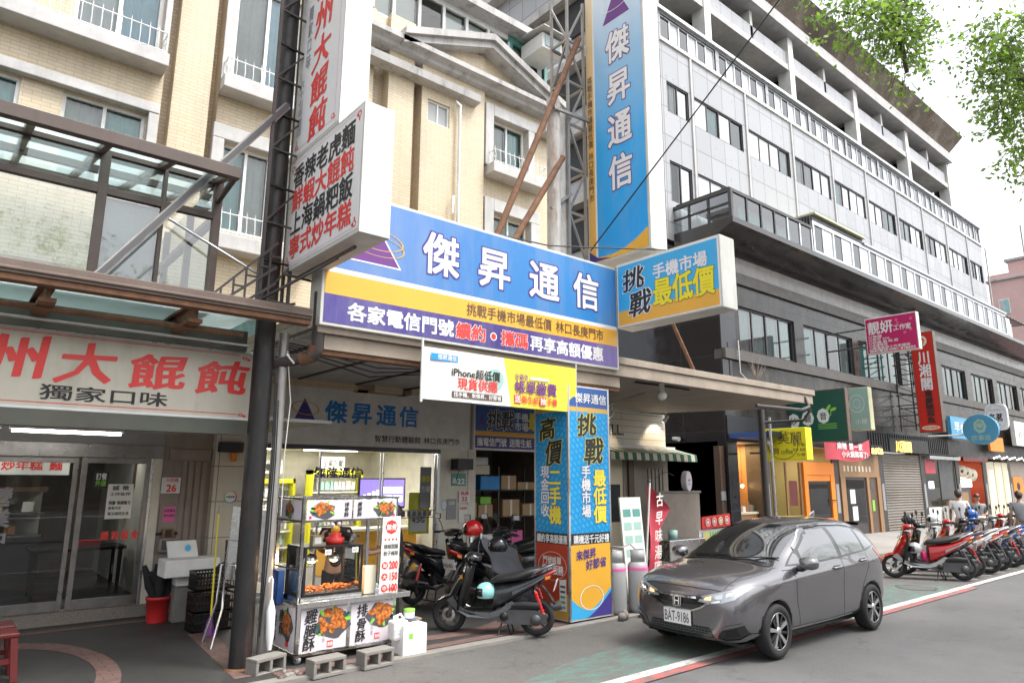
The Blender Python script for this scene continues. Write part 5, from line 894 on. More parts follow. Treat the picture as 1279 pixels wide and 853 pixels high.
def dMag(b,x):
    b.text('靚妍',(x,9.78,6.88),U,Z_,.82,.46,'white',.035); b.text('工作室',(x,8.95,6.92),U,Z_,.55,.2,'white',.03)
    for k,(s,w) in enumerate((('○ 美睫',.45),('○ 美甲 SPA',.7),('○ 紋繡.眉.眼.唇',.95),('○ 皮膚管理',.6),('○ 專業美容工作室課程',1.3))): b.text(s,(x,9.78,6.76-.1*k),U,Z_,w,.1,'white',.02)
    b.text('預約電話:0981-878603',(x,9.78,6.26),U,Z_,1.45,.11,'white',.03)
    for k in range(7): b.disc((x,8.35+.2*R.random()*3,6.6+.7*R.random()),U,Z_,.05,.05,'pink',6,.3)
sign_x('magenta_salon_sign','magenta salon sign with white characters hanging high over the shops',24.0,9.86,8.22,6.22,7.46,.22,'magenta','white_paint',dMag)
def dRed(b,x):
    b.disc((x,10.2,7.55),U,Z_,.2,.22,'paper',20,.6); b.disc((x,10.2,7.5),U,Z_,.1,.12,'orange',12); b.text('川湘閣',(x,10.4,5.55),U,Z_,.46,1.6,'white',.05,vert=True); b.text('重慶酸菜魚',(x,10.3,4.25),U,Z_,.3,1.3,'ink',.05,vert=True); b.disc((x,10.2,4.08),U,Z_,.33,.09,'ivory',20); b.text('正宗川湘料理',(x-.001,10.45,4.04),U,Z_,.5,.08,'cnred',.02)
sign_x('red_vertical_sign','tall narrow red hanging sign with white characters over the shutter',30.0,10.62,9.77,3.9,7.92,.3,'signred','brown',dRed)
b=MB()
for k in range(9): b.bar((30.2,10.62,4.2+.42*k),(30.2,11.45,4.2+.42*k),.04,.04,'dark_steel'); b.bar((30.2,10.62,4.2+.42*k),(30.2,11.45,4.62+.42*k),.03,.03,'dark_steel')
b.bar((30.2,10.8,4.0),(30.2,10.8,8.0),.05,.05,'dark_steel'); b.bar((30.2,11.35,4.0),(30.2,11.35,8.0),.05,.05,'dark_steel'); solo(b,'sign_ladder_frame','black lattice holding the tall red sign to the facade','lattice',(30.2,11,4))
def disc_sign(name,label,X,y,z,ry,rz,base,draw,n=40):
    t=thing(name,label,'sign',(X,y,z-rz)); b=MB()
    for a0 in (0,):
        P=[(y+ry*math.cos(2*PI*i/n),z+rz*math.sin(2*PI*i/n)) for i in range(n)] if base!='rsq' else [(y+ry*math.copysign(abs(math.cos(2*PI*i/n))**.45,math.cos(2*PI*i/n)),z+rz*math.copysign(abs(math.sin(2*PI*i/n))**.45,math.sin(2*PI*i/n))) for i in range(n)]
    b.prism(P,0,X,X+.2,'white' if base=='rsq' else base); b.build('light_box',t,.01); b=MB(); draw(b,X-.003); b.build('lettering',t); b=MB(); b.tube([(X+.1,y+ry,z-.2),(X+.1,11.4,z-.2)],.04,'white_paint',6); b.build('bracket',t)
disc_sign('round_blue_sign','round blue hanging sign with a pale head emblem',33.0,9.4,4.12,.64,.62,'roundblue',lambda b,x:(b.disc((x,9.4,4.25),U,Z_,.24,.3,'pale_teal',7,.55),b.disc((x,9.4,4.3),U,Z_,.12,.14,'pale_teal',9),b.text('炊事班',(x,9.75,3.66),U,Z_,.7,.24,'pale_teal',.03)))
disc_sign('rounded_white_sign','white rounded square hanging sign with black characters',36.0,9.58,4.82,.42,.58,'rsq',lambda b,x:(b.text('名茗',(x,9.87,4.62),U,Z_,.55,.36,'ink',.05),b.text('MINGMING',(x,9.82,5.08),U,Z_,.46,.11,'grey',.0),b.text('TEA SHOP',(x,9.82,4.42),U,Z_,.4,.1,'grey',.0),b.disc((x+.001,9.58,4.82),U,Z_,.38,.54,'grey',40,.97)))
plate('blue_wall_sign','pale blue light box on the fascia behind the round blue sign','sign',34.9,37.2,3.92,4.9,11.2,'roundblue',[('早餐',35.3,36.8,4.2,4.7,'white',.03)],t=.15)
plate('white_wall_sign','white fascia sign with thin grey capital letters at the right edge','sign',44.2,49,3.9,5.2,11.2,'white_paint',[('WINNER',44.6,48.5,4.2,4.9,'grey',.0)],t=.2)
plate('orange_wall_sign','small orange fascia panel under the rounded white sign','sign',40.2,42.3,3.5,4.2,11.2,'orangedoor',[],t=.1)
bn=thing('red_banner','sagging red cloth banner with white characters under the pale green sign','banner',(25,11.2,2.9)); b=MB(); b.grid(lambda u,v:(23.25+3.5*u,11.25-.05*math.sin(PI*u)-.03*math.sin(9*u),3.3+.2*u-.12*math.sin(PI*u)-.58*(1-v)+.04*math.sin(7*u)),14,3,'flagred'); b.build('cloth',bn); b=MB(); b.text('麻辣 第一家',(24.0,11.17,3.08),X_,Z_,2.0,.26,'white',.03); b.text('小火鍋開幕了!',(24.3,11.17,2.82),X_,Z_,2.1,.24,'white',.03); b.build('lettering',bn)
# corner post with arm, dark canopy arm of the cafe counter, round sign, wall
t=thing('slab_post','brown steel post with a pipe arm at the end of the concrete canopy','post',(16.0,9.3,0)); b=MB(); b.tube([(15.98,9.3,0),(15.98,9.3,3.78)],.085,'dark_steel',12); b.build('post',t); b=MB(); b.tube([(15.98,9.3,3.45),(16.6,8.5,3.5),(15.4,7.7,3.62)],.035,'dark_steel',8); b.build('arm',t); b=MB(); b.tube([(16.3,9.25,0),(16.3,9.25,3.6)],.03,'alu',8); b.build('conduit',t)
b=MB(); b.box(17.8,20.2,yS-1.5,yS-.3,3.22,3.36,'deepblue'); b.box(17.78,20.2,yS-1.55,yS-1.5,3.2,3.38,'black'); solo(b,'flat_canopy','thin dark blue canopy over the lit drink counter','canopy',(19,yS-.6,3.2))
for x,y,l in ((18.1,yS-1.3,'white spot lamp under the thin dark blue canopy'),):
    b=MB(); b.tube([(x,y,3.2),(x,y,3.1)],.02,'white_paint',6); b.tube([(x,y,3.12),(x+.05,y-.1,2.98)],[.05,.06],'white_paint',10); solo(b,'spot_lamp',l,'light',(x,y,2.98))
b=MB(); b.tube([(17.79,13.2,3.3),(17.6,13.2,3.3)],.03,'white_paint',6); b.tube([(17.66,13.3,3.28),(17.6,13.05,3.25)],[.06,.07],'white_paint',10); solo(b,'wall_camera','white security camera on the black granite side wall','camera',(17.7,13.2,3.2))
b=MB(); b.box(13.35,15.05,10.6,10.75,0.03,1.70,'taupe'); b.box(13.3,15.1,10.58,10.77,1.70,1.75,'concrete'); solo(b,'low_wall','plain grey brown low wall panel beside the cafe front','wall',(14.2,10.68,.03),bev=.01)
rs=thing('round_shop_sign','small round grey sign with dark hills on top of the low wall','sign',(14.6,10.65,1.75)); b=MB(); b.lathe([(0,-.07),(.24,-.07),(.25,-.05),(.25,.05),(.24,.07),(0,.07)],(14.6,10.65,1.99),(.35,-1,0),'lilac',28,False); b.build('disc',rs); b=MB(); n_=Vector((.35,-1,0)).normalized(); ux=Vector((1,.35,0)).normalized(); o_=Vector((14.6,10.65,1.99))+n_*.073
for dx,h in ((-.07,.05),(.0,.08),(.07,.05)): b.add([o_+ux*(dx-.05),o_+ux*(dx+.05),o_+ux*dx+Z_*h],[(0,1,2)],'deepblue')
b.text('CAFE',tuple(o_+ux*-.1-Z_*.1),ux,Z_,.2,.07,'deepblue',.02); b.build('emblem',rs); b=MB(); b.tube([(14.6,10.67,1.75),(14.6,10.67,1.8)],.02,'black',6); b.build('stem',rs)
b=MB(); b.tube([(13.6,10.7,1.75),(13.6,10.7,2.15),(13.75,10.6,2.2),(13.9,10.5,2.12)],.012,'dgrey',6); b.tube([(13.6,10.7,2.13),(13.45,10.7,2.05)],.012,'dgrey',6); solo(b,'tap_pipe','thin bent pipe standing behind the low wall','pipe',(13.6,10.7,1.75))
mb=thing('metal_cart','low stainless steel sink cart between the gas cylinders and the low wall','cart',(11.9,8.9,.03)); b=MB(); b.box(11.3,12.5,8.7,9.2,.45,.85,'steel'); b.build('tub',mb,.01)
for x in (11.35,12.42):
    for y in (8.73,9.13): b=MB(); b.box(x,x+.04,y,y+.04,.03,.45,'steel'); b.build('leg',mb)
b=MB(); b.box(12.5,12.9,8.8,9.2,.03,.75,'dgrey'); solo(b,'dark_bin','dark bin against the stainless sink cart','bin',(12.7,9,.03),bev=.02)
b=MB(); b.lathe([(.0,0),(.09,0),(.1,.18),(.0,.18)],(11.6,8.85,.85),(0,0,1),'pale_teal',12); solo(b,'plastic_tub','pale teal tub on the stainless sink cart','tub',(11.6,8.85,.85))
rb=thing('food_board','red board with round food pictures above a white menu easel by the car','sign',(13.8,9.3,.03)); b=MB(); b.add([(13.25,9.3,.95),(14.28,9.25,1.0),(14.27,9.25,1.27),(13.25,9.3,1.21),(13.25,9.34,.95),(14.28,9.29,1.0),(14.27,9.29,1.27),(13.25,9.34,1.21)],[(0,1,2,3),(4,7,6,5),(0,4,5,1),(3,2,6,7),(0,3,7,4),(1,5,6,2)],'cnred'); b.build('board',rb); b=MB()
for k in range(4): b.disc((13.44+.23*k,9.272-.011*k,1.095+.012*k),X_,Z_,.09,.09,'paper',18); b.disc((13.44+.23*k,9.27-.011*k,1.095+.012*k),X_,Z_,.07,.07,['cnred','cnred','orange','cnred'][k],14,.6)
b.build('pictures',rb); b=MB(); b.box(13.2,14.3,9.36,9.39,.3,.94,'paper'); 
for k in range(10): b.box(13.3+.1*k,13.36+.1*k,9.355,9.358,.7,.88,R.choice(['leafgreen','lemon','grey']))
b.build('menu_panel',rb); b=MB(); b.box(13.4,13.44,9.38,9.42,.03,.4,'wood'); b.build('leg',rb); b=MB(); b.box(14.0,14.04,9.38,9.42,.03,.4,'wood'); b.build('leg',rb)
# ---------------------------------------------------------------- ad pillar with its banner
Ap=thing('ad_pillar','square pillar wrapped in blue, yellow and red phone shop advertising','pillar',(7.62,7.7,0))
x0,x1,y0,y1=7.17,8.07,7.3,8.05
f=MB(); f.box(x0+.004,x1-.004,y0+.004,y1,.05,3.42,'white_paint'); f.box(x0+.05,x1-.05,y0+.05,y1-.02,0,.05,'concrete')
for (a,c) in ((x0,y0),(x1-.03,y0),(x0,y1-.03)): f.box(a-.004,a+.03,c-.004,c+.03,.05,3.42,'alu')
f.build('core',Ap)
f=MB(); yy=y0; xl=x0
def front(z0,z1,mt,d=0,a=None,c=None): f.quad((a or x0+.03,yy-d,z0),(c or x1-.03,yy-d,z0),(c or x1-.03,yy-d,z1),(a or x0+.03,yy-d,z1),mt)
def left(z0,z1,mt,d=0): f.quad((xl-d,y1-.03,z0),(xl-d,y0+.03,z0),(xl-d,y0+.03,z1),(xl-d,y1-.03,z1),mt)
for fn,low in ((front,'orange'),(left,'brick_red')): fn(3.1,3.40,'deepblue'); fn(3.03,3.10,'gold'); fn(1.25,3.03,'print_dashes'); fn(1.09,1.25,'ink'); fn(.07,1.09,low)
n=18
for i in range(n):
    a,c=x0+.03+.84*i/n,x0+.03+.84*(i+1)/n; g1=lambda s:.07+.42*abs((s-x0-.03)/.84-.42)**1.5*1.6; g2=lambda s:.07+.62*max(0,((s-x0-.03)/.84-.35))**1.4
    f.quad((a,yy-.001,.07),(c,yy-.001,.07),(c,yy-.001,g1(c)+.1),(a,yy-.001,g1(a)+.1),'skyblue'); f.quad((a,yy-.002,.07),(c,yy-.002,.07),(c,yy-.002,g2(c)),(a,yy-.002,g2(a)),'navy')
    p,q=y1-.03-.69*i/n,y1-.03-.69*(i+1)/n; h=lambda s:.07+.36*((y1-.03-s)/.69); f.quad((xl-.001,p,.07),(xl-.001,q,.07),(xl-.001,q,h(q)),(xl-.001,p,h(p)),'gold')
f.build('printed_sheet',Ap)
f=MB(); q=yy-.003
f.text('傑昇通信',(x0+.14,q,3.16),X_,Z_,.7,.16,'paper',.02); f.text('挑',(7.36,q,2.66),X_,Z_,.42,.36,'ink',.06,'brush',.035,'lemon'); f.text('戰',(7.5,q,2.24),X_,Z_,.42,.42,'ink',.06,'brush',.035,'lemon')
f.text('手機市場',(7.43,q,1.47),X_,Z_,.2,.76,'white',.04,'sq',.03,'navy',vert=True); f.text('最低價',(7.68,q,1.38),X_,Z_,.29,.80,'lemon',.05,'sq',.03,'navy',vert=True); f.text('購機送千元好禮',(7.25,q,1.10),X_,Z_,.76,.13,'white',.03)
f.text('來傑昇',(7.30,q,.86),Vector((1,0,.08)),Z_,.42,.15,'navy',.03); f.text('好節省',(7.50,q,.72),Vector((1,0,.08)),Z_,.44,.15,'navy',.03); f.disc((7.62,q,.34),X_,Z_,.25,.17,'paper',30,.93)
q=xl-.003; f.text('傑昇通信',(q,7.95,3.16),U,Z_,.6,.16,'paper',.02); f.text('高',(q,7.93,2.60),U,Z_,.37,.36,'ink',.06,'brush',.035,'lemon'); f.text('價',(q,7.80,2.22),U,Z_,.37,.40,'ink',.06,'brush',.035,'lemon')
f.text('現金回收',(q,7.90,1.47),U,Z_,.19,.76,'white',.04,'sq',.03,'navy',vert=True); f.text('二手機',(q,7.72,1.37),U,Z_,.27,.82,'lemon',.05,'sq',.03,'navy',vert=True); f.text('續約享高額優惠',(q,7.99,1.10),U,Z_,.66,.13,'white',.03)
f.disc((q,7.66,.78),U,Z_,.30,.20,'paper',36,.975); f.text('門號帳單',(q,7.86,.80),U,Z_,.4,.12,'paper',.02); f.text('繳費服務',(q,7.88,.66),U,Z_,.46,.14,'white',.035); f.build('lettering',Ap)
b=MB(); b.add([(x0-.008,7.50,.18),(x0-.008,7.36,.18),(x0-.012,7.36,.62),(x0-.012,7.50,.60)],[(0,1,2,3)],'paper')
for k in range(5): b.quad((x0-.014,7.48,.5-.07*k),(x0-.014,7.38,.5-.07*k),(x0-.014,7.38,.53-.07*k),(x0-.014,7.48,.53-.07*k),'teal' if k>1 else 'dgrey')
solo(b,'taped_flyer','white flyer taped low on the red side of the ad pillar','flyer',(x0,7.43,.18))
Bn=thing('cloth_banner','white and yellow cloth banner hung under the big blue sign','banner',(6,7.3,3.0))
wob=lambda x,z:7.30+.005*math.sin(3*x+2*z)+.004*math.sin(7*x)
def cloth(xa,xb,mt,sl): 
    f=MB(); f.grid(lambda u,v:((xa[0]+(xb[0]-xa[0])*u)*(1-v)+(xa[1]+(xb[1]-xa[1])*u)*v,wob(xa[0]+(xb[0]-xa[0])*u,v),3.01+.67*v),16,5,mt); return f
cloth((4.61,4.61),(6.06,5.93),'paper',0).build('white_half',Bn); cloth((6.06,5.93),(7.35,7.35),'lemon',0).build('yellow_half',Bn)
f=MB(); q=7.2895; f.box(4.72,5.14,q-.001,q,3.52,3.61,'blue'); f.text('傑昇通信',(4.82,q-.002,3.53),X_,Z_,.3,.075,'white',.02); f.text('iPhone超低價',(5.04,q,3.33),X_,Z_,.82,.14,'ink',.03); f.text('現貨供應',(5.14,q,3.17),X_,Z_,.68,.165,'cnred',.03); f.box(5.06,5.9,q-.001,q,3.065,3.145,'brown'); f.text('找手機、來傑昇、好節省',(5.08,q-.002,3.07),X_,Z_,.8,.07,'white',.02)
f.disc((5.78,q+.002,3.36),X_,Z_,.15,.15,'pale_teal',24); f.disc((5.45,q,3.52),X_,Z_,.035,.035,'grey',16,.85); f.text('全電信',(6.12,q,3.40),X_,Z_,.26,.09,'purple',.02); f.box(6.42,6.78,q-.001,q,3.42,3.46,'paper'); f.text('帳單繳費',(6.12,q,3.20),X_,Z_,.82,.20,'purple',.03); f.text('送',(6.12,q-.002,3.07),X_,Z_,.11,.11,'white',.03); f.box(6.115,6.235,q-.001,q,3.06,3.185,'cnred'); f.text('衛生紙',(6.25,q,3.07),X_,Z_,.33,.11,'cnred',.03); f.box(6.6,6.72,q-.001,q,3.06,3.185,'cnred'); f.text('抽',(6.605,q-.002,3.07),X_,Z_,.11,.11,'white',.03); f.text('手機',(6.74,q,3.07),X_,Z_,.2,.11,'cnred',.03); f.build('lettering',Bn)
f=MB(); f.tube([(4.6,7.31,2.97),(4.6,7.31,3.78)],.018,'white_paint',8); f.tube([(7.36,7.31,2.96),(7.36,7.31,3.75)],.014,'alu',8); f.build('pole',Bn)

for x,y,e,w in ((23.4,yS+1.2,9,(1,.72,.42)),(26.5,yS+1.2,14,(1,.7,.4)),(38.8,yS+.9,14,(1,.75,.5)),(21.2,yS+1.2,7,(1,.75,.5)),(35,yS+1.2,10,(1,.9,.8))):  # added area lamps to warm the shop interiors, no fixtures behind them
    l=bpy.data.lights.new('shop','AREA'); l.size=1.0; l.energy=e; l.color=w; o=bpy.data.objects.new('added_shop_fill',l); COL.objects.link(o); o.location=(x,y,3.0)
# loose cables on the posts and under the canopy
b=MB(); r=random.Random(4)
for k in range(3): b.tube([(2.9+.03*k,7.76,3.3-.2*k),(2.93+.02*k,7.74,2.2),(2.91+.03*k,7.75,1.2),(2.94,7.76,.35)],.007,'plastic_black',5)
b.tube([(3.05,7.82,3.5),(3.12,7.8,2.9),(3.1,7.82,2.3),(3.11,7.83,1.6)],.006,'white_paint',5); solo(b,'pole_cables','thin black and white cables running down the black pole','cable',(2.92,7.75,.35))
b=MB()
for k in range(4): b.tube([(3.0,7.9+.1*k,3.62),(4.4,8.0+.1*k,3.52-.05*k),(5.9,8.1+.1*k,3.6),(7.3,8.0,3.50+.03*k)],.008,'plastic_black',5)
b.tube([(8.1,8.0,3.6),(8.4,7.9,3.2),(9.6,7.8,3.55)],.008,'plastic_black',5); solo(b,'sagging_cables','black cables sagging under the canopy behind the cloth banner','cable',(5,8,3.5))
b=MB(); b.tube([(18.4,11.3,6.2),(18.42,11.3,5.2),(18.6,11.2,5.0),(18.5,11.2,4.4)],.02,'white_paint',6); b.tube([(19.2,11.2,4.1),(19.2,11.15,3.5),(19.3,11.1,3.3)],.015,'white_paint',6); solo(b,'white_conduit','thin white conduit hanging down the dark stone wall by the first office windows','conduit',(18.4,11.2,4.4))
# ---------------------------------------------------------------- scooters
def ring(x,y0,zc,hw,hh,n=16,e=2.6):
    return [(x,y0+hw*math.copysign(abs(math.cos(2*PI*i/n))**(2/e),math.cos(2*PI*i/n)),zc+hh*math.copysign(abs(math.sin(2*PI*i/n))**(2/e),math.sin(2*PI*i/n))) for i in range(n)]
def loft(b,secs,m,n=16,e=2.6,caps=True):
    """smooth skin through rounded cross-sections (x, zc, half width, half height[, y])"""
    V=[]
    for s in secs: V+=ring(s[0],s[4] if len(s)>4 else 0,s[1],s[2],s[3],n,e)
    k=len(secs); b.add(V,[(i*n+j,i*n+(j+1)%n,(i+1)*n+(j+1)%n,(i+1)*n+j) for i in range(k-1) for j in range(n)],m,True)
    if caps: b.add(V[:n],[tuple(range(n))],m); b.add(V[-n:],[tuple(range(n-1,-1,-1))],m)
for n_,c_,r_,k_ in (('sc_black',(.016,.018,.022),.22,.5),('sc_red',(.48,.012,.015),.2,.6),('sc_silver',(.42,.42,.43),.28,.4),('sc_white',(.72,.72,.71),.25,.4),('sc_blue',(.03,.12,.42),.25,.5),('sc_grey',(.11,.12,.13),.3,.3)): mat(n_,c_,r_,0.25 if n_ in('sc_silver','sc_grey') else 0,var=.06,coat=k_)
mat('seat_vinyl',(.02,.02,.021),.42,var=.2,bmp=.15,bscale=220); mat('engine_metal',(.10,.10,.105),.5,metal=.5,var=.3,scale=6); mat('lens_red',(.38,.015,.015),.12,coat=.6); mat('lens_clear',(.62,.64,.66),.1,coat=.8); mat('lens_amber',(.7,.22,.02),.15,coat=.6)
def wheel_parts(par,x,r,w,name,front):
    b=MB(); prof=[(r-.075,-w*.75),(r-.06,-w),(r-.02,-w*.95),(r-.004,-w*.55),(r,0),(r-.004,w*.55),(r-.02,w*.95),(r-.06,w),(r-.075,w*.75)]
    b.lathe(prof,(x,0,r),(0,1,0),'rubber',28); wo=b.build(name,par,local=True)
    b=MB(); b.lathe([(r-.076,-w*.7),(r-.085,-w*.5),(r-.085,w*.5),(r-.076,w*.7)],(x,0,r),(0,1,0),'engine_metal',28,closed=True)
    for k in range(5):
        a=2*PI*k/5+.3; d=Vector((math.cos(a),0,math.sin(a))); b.bar(Vector((x,0,r))+d*.03,Vector((x,0,r))+d*(r-.08),.03,.035,'engine_metal',(0,1,0))
    b.lathe([(0,-.04),(.035,-.04),(.035,.04),(0,.04)],(x,0,r),(0,1,0),'engine_metal',12)
    if front: b.lathe([(.05,.045),(.095,.045),(.095,.052),(.05,.052)],(x,0,r),(0,1,0),'steel',20,False,closed=True)
    b.build('rim',wo,local=True)
def scooter(label,main,trim,seat='seat_vinyl',shock='engine_metal',group=None,helmet=False):
    t=thing('scooter',label,'scooter',(0,0,0),group); B=lambda name,b,par=None: b.build(name,par or t,local=True)
    wheel_parts(t,.635,.245,.055,'front_wheel',True); wheel_parts(t,-.615,.25,.062,'rear_wheel',False)
    b=MB(); 
    for s in (-1,1): b.tube([(.635,s*.075,.228),(.60,s*.075,.34),(.47,s*.06,.66)],[.02,.024,.024],'engine_metal',8)
    b.tube([(.50,0,.6),(.38,0,.95)],.03,'engine_metal',8); B('fork',b)
    b=MB(); n=10
    prev=[]
    for i in range(n+1):
        a=rad(25+140*i/n); R_=.262; prev.append([(.635+R_*math.cos(a),y,.228+(R_+.02*(1-abs(y)/.075))*math.sin(a)-(abs(y)/.075)*.012) for y in (-.078,-.06,0,.06,.078)])
    V=[p for r in prev for p in r]; b.add(V,[(i*5+j,i*5+j+1,(i+1)*5+j+1,(i+1)*5+j) for i in range(n) for j in range(4)],main,True); b.box(.5,.56,-.08,-.06,.36,.5,main); b.box(.5,.56,.06,.08,.36,.5,main); B('front_fender',b)
    # leg shield: bulging front skin and inner panel
    prof=[(.70,.40,.05),(.665,.50,.11),(.60,.62,.165),(.53,.74,.20),(.46,.86,.205),(.40,.94,.16)]
    b=MB(); m=12
    V=[]; 
    for x,z,h in prof:
        for j in range(m+1):
            s=-1+2*j/m; V.append((x-.13*abs(s)**2.2-.02*(1-abs(s)) ,h*s,z-.05*abs(s)**2*(1 if z<.6 else .2)))
    k=len(prof); b.add(V,[(i*(m+1)+j,i*(m+1)+j+1,(i+1)*(m+1)+j+1,(i+1)*(m+1)+j) for i in range(k-1) for j in range(m)],main,True)
    sh=B('leg_shield',b); o=sh.modifiers.new('thick','SOLIDIFY'); o.thickness=.02; ss=sh.modifiers.new('smooth','SUBSURF'); ss.levels=ss.render_levels=1
    b=MB(); loft(b,[(.40,.30,.10,.02),(.44,.36,.17,.06),(.43,.55,.19,.10),(.36,.80,.19,.06),(.35,.90,.15,.03)],trim if trim!='sc_silver' else 'plastic_black',14,3)
    V=[]
    for x,z,h in ((.44,.33,.14),(.40,.50,.18),(.345,.70,.2),(.31,.86,.19),(.32,.93,.14)):
        for j in range(7): s=-1+2*j/6; V.append((x+.06*s*s,h*s,z))
    b=MB(); b.add(V,[(i*7+j,i*7+j+1,(i+1)*7+j+1,(i+1)*7+j) for i in range(4) for j in range(6)],'plastic_black',True); ib=B('inner_shield',b); so_=ib.modifiers.new('thick','SOLIDIFY'); so_.thickness=.03
    # lamp on the apron and indicators
    b=MB(); 
    for s in (-1,1):
        b.add([(.505-.02,s*.02,.795),(.475,s*.155,.80),(.425,s*.175,.865),(.455,s*.03,.86)],[(0,1,2,3)],'lens_clear'); b.add([(.425,s*.18,.74),(.385,s*.2,.82),(.375,s*.2,.75)],[(0,1,2)],'lens_amber')
    V=b.v; b.v=[(x+.028,y,z) for x,y,z in V]; B('headlight',b)
    b=MB(); loft(b,[(.41,1.0,.09,.05),(.36,1.03,.15,.065),(.27,1.035,.17,.055),(.20,1.01,.11,.04)],main,14); hb=B('handlebar_cover',b)
    b=MB(); b.tube([(.24,-.36,1.03),(.27,-.2,1.045),(.29,0,1.03),(.27,.2,1.045),(.24,.36,1.03)],.014,'engine_metal',8); b.tube([(.24,.24,1.035),(.235,.37,1.028)],.02,'rubber',8); b.tube([(.24,-.24,1.035),(.235,-.37,1.028)],.02,'rubber',8)
    for s in (-1,1): b.tube([(.29,s*.2,1.04),(.31,s*.28,1.035),(.29,s*.37,1.02)],.007,'engine_metal',6)
    for s in (-1,1): b.tube([(.30,s*.2,1.04),(.40,s*.12,1.02),(.43,s*.08,.90),(.47,s*.05,.70)],.006,'rubber',5)
    B('handlebar',b)
    for s in (-1,1):
        b=MB(); b.tube([(.27,s*.2,1.06),(.28,s*.25,1.16),(.27,s*.30,1.24)],.007,'plastic_black',6); b.cbox((.27,s*.33,1.29),(.02,.13,.085),'plastic_black'); b.cbox((.258,s*.33,1.29),(.004,.115,.07),'lens_clear'); B('mirror',b)
    # floor, side skirts
    b=MB(); loft(b,[(.46,.31,.13,.035),(.30,.295,.17,.035),(-.05,.295,.175,.035),(-.14,.32,.16,.06)],'plastic_black',14,4); B('floorboard',b)
    b=MB()
    for s in (-1,1):
        P=[(.66,.44),(.52,.33),(.34,.245),(.02,.235),(-.18,.30),(-.34,.44),(-.28,.47),(-.12,.36),(.02,.305),(.34,.315),(.47,.38),(.57,.50)]
        b.add([(x,s*(.175 if x<.4 else .175-.35*(x-.4)),z) for x,z in P]+[(x,s*(.15 if x<.4 else .15-.35*(x-.4)),z) for x,z in P],[tuple(range(12)),tuple(range(23,11,-1))]+[(i,(i+1)%12,12+(i+1)%12,12+i) for i in range(12)],trim)
    B('side_skirt',b)
    # rear body, seat, tail
    b=MB(); loft(b,[(-.02,.50,.13,.18),(-.14,.53,.16,.16),(-.34,.60,.178,.112),(-.58,.662,.162,.076),(-.78,.74,.105,.05),(-.93,.80,.05,.03)],main,18,2.8); B('rear_body',b)
    b=MB()
    for s in (-1,1): b.add([(-.30,s*.192,.55),(-.62,s*.178,.66),(-.86,s*.09,.755),(-.86,s*.085,.775),(-.6,s*.182,.70),(-.3,s*.195,.60)],[(0,1,2,3,4,5)],trim)
    B('side_stripe',b)
    b=MB(); loft(b,[(.03,.70,.08,.03),(-.03,.735,.13,.045),(-.2,.758,.165,.055),(-.38,.778,.178,.058),(-.56,.815,.165,.06),(-.72,.835,.11,.035),(-.78,.83,.06,.02)],seat,16,3); B('seat',b)
    b=MB()
    for s in (-1,1): b.tube([(-.6,s*.12,.79),(-.78,s*.13,.85),(-.93,s*.07,.885),(-.96,0,.885)],.016,trim,8)
    B('grab_rail',b)
    b=MB(); loft(b,[(-.80,.745,.115,.03),(-.90,.775,.085,.035),(-.975,.80,.03,.02)],'lens_red',12); B('tail_light',b)
    b=MB()
    for s in (-1,1): b.add([(-.82,s*.12,.70),(-.9,s*.1,.715),(-.9,s*.095,.755),(-.82,s*.125,.745)],[(0,1,2,3)],'lens_amber')
    B('indicator',b)
    b=MB(); n=8; V=[]
    for i in range(n+1):
        a=i/n; x=-.70-.26*a; z=.66-.30*a**1.4
        for y in (-.075,0,.075): V.append((x-(.02 if y==0 else 0),y*(1-.2*a),z))
    b.add(V,[(i*3+j,i*3+j+1,(i+1)*3+j+1,(i+1)*3+j) for i in range(n) for j in range(2)],'plastic_black',True); rf=B('rear_fender',b); rf.modifiers.new('thick','SOLIDIFY').thickness=.012
    b=MB(); dx=-.985; b.add([(dx+.03,-.115,.54),(dx+.03,.115,.54),(dx-.02,.115,.68),(dx-.02,-.115,.68),(dx+.038,-.115,.54),(dx+.038,.115,.54),(dx-.012,.115,.68),(dx-.012,-.115,.68)],[(0,1,2,3),(4,7,6,5),(0,4,5,1),(3,2,6,7),(0,3,7,4),(1,5,6,2)],'white'); pl=B('number_plate',b)
    for ch in t.children:                          # short, upswept tail
        if ch.name.split('.')[0] in ('rear_body','side_stripe','seat','grab_rail','tail_light','indicator','rear_fender','number_plate'):
            for q in ch.data.vertices:
                x=q.co.x
                if x<-.3: q.co.x=-.3+(x+.3)*.86; q.co.z+=(-.3-x)*.10
    return t
def plate_text(t,s):
    pl=[c for c in t.children if c.name.startswith('number_plate')][0]; b=MB(); v=Vector((-.05,0,.14)).normalized(); b.text(s,(-.3+(-.957-.0-.022+.3)*.86-.008,.10,.56+.067),U,v,.20,.09,'ink',.0); b.build('characters',pl,local=True)
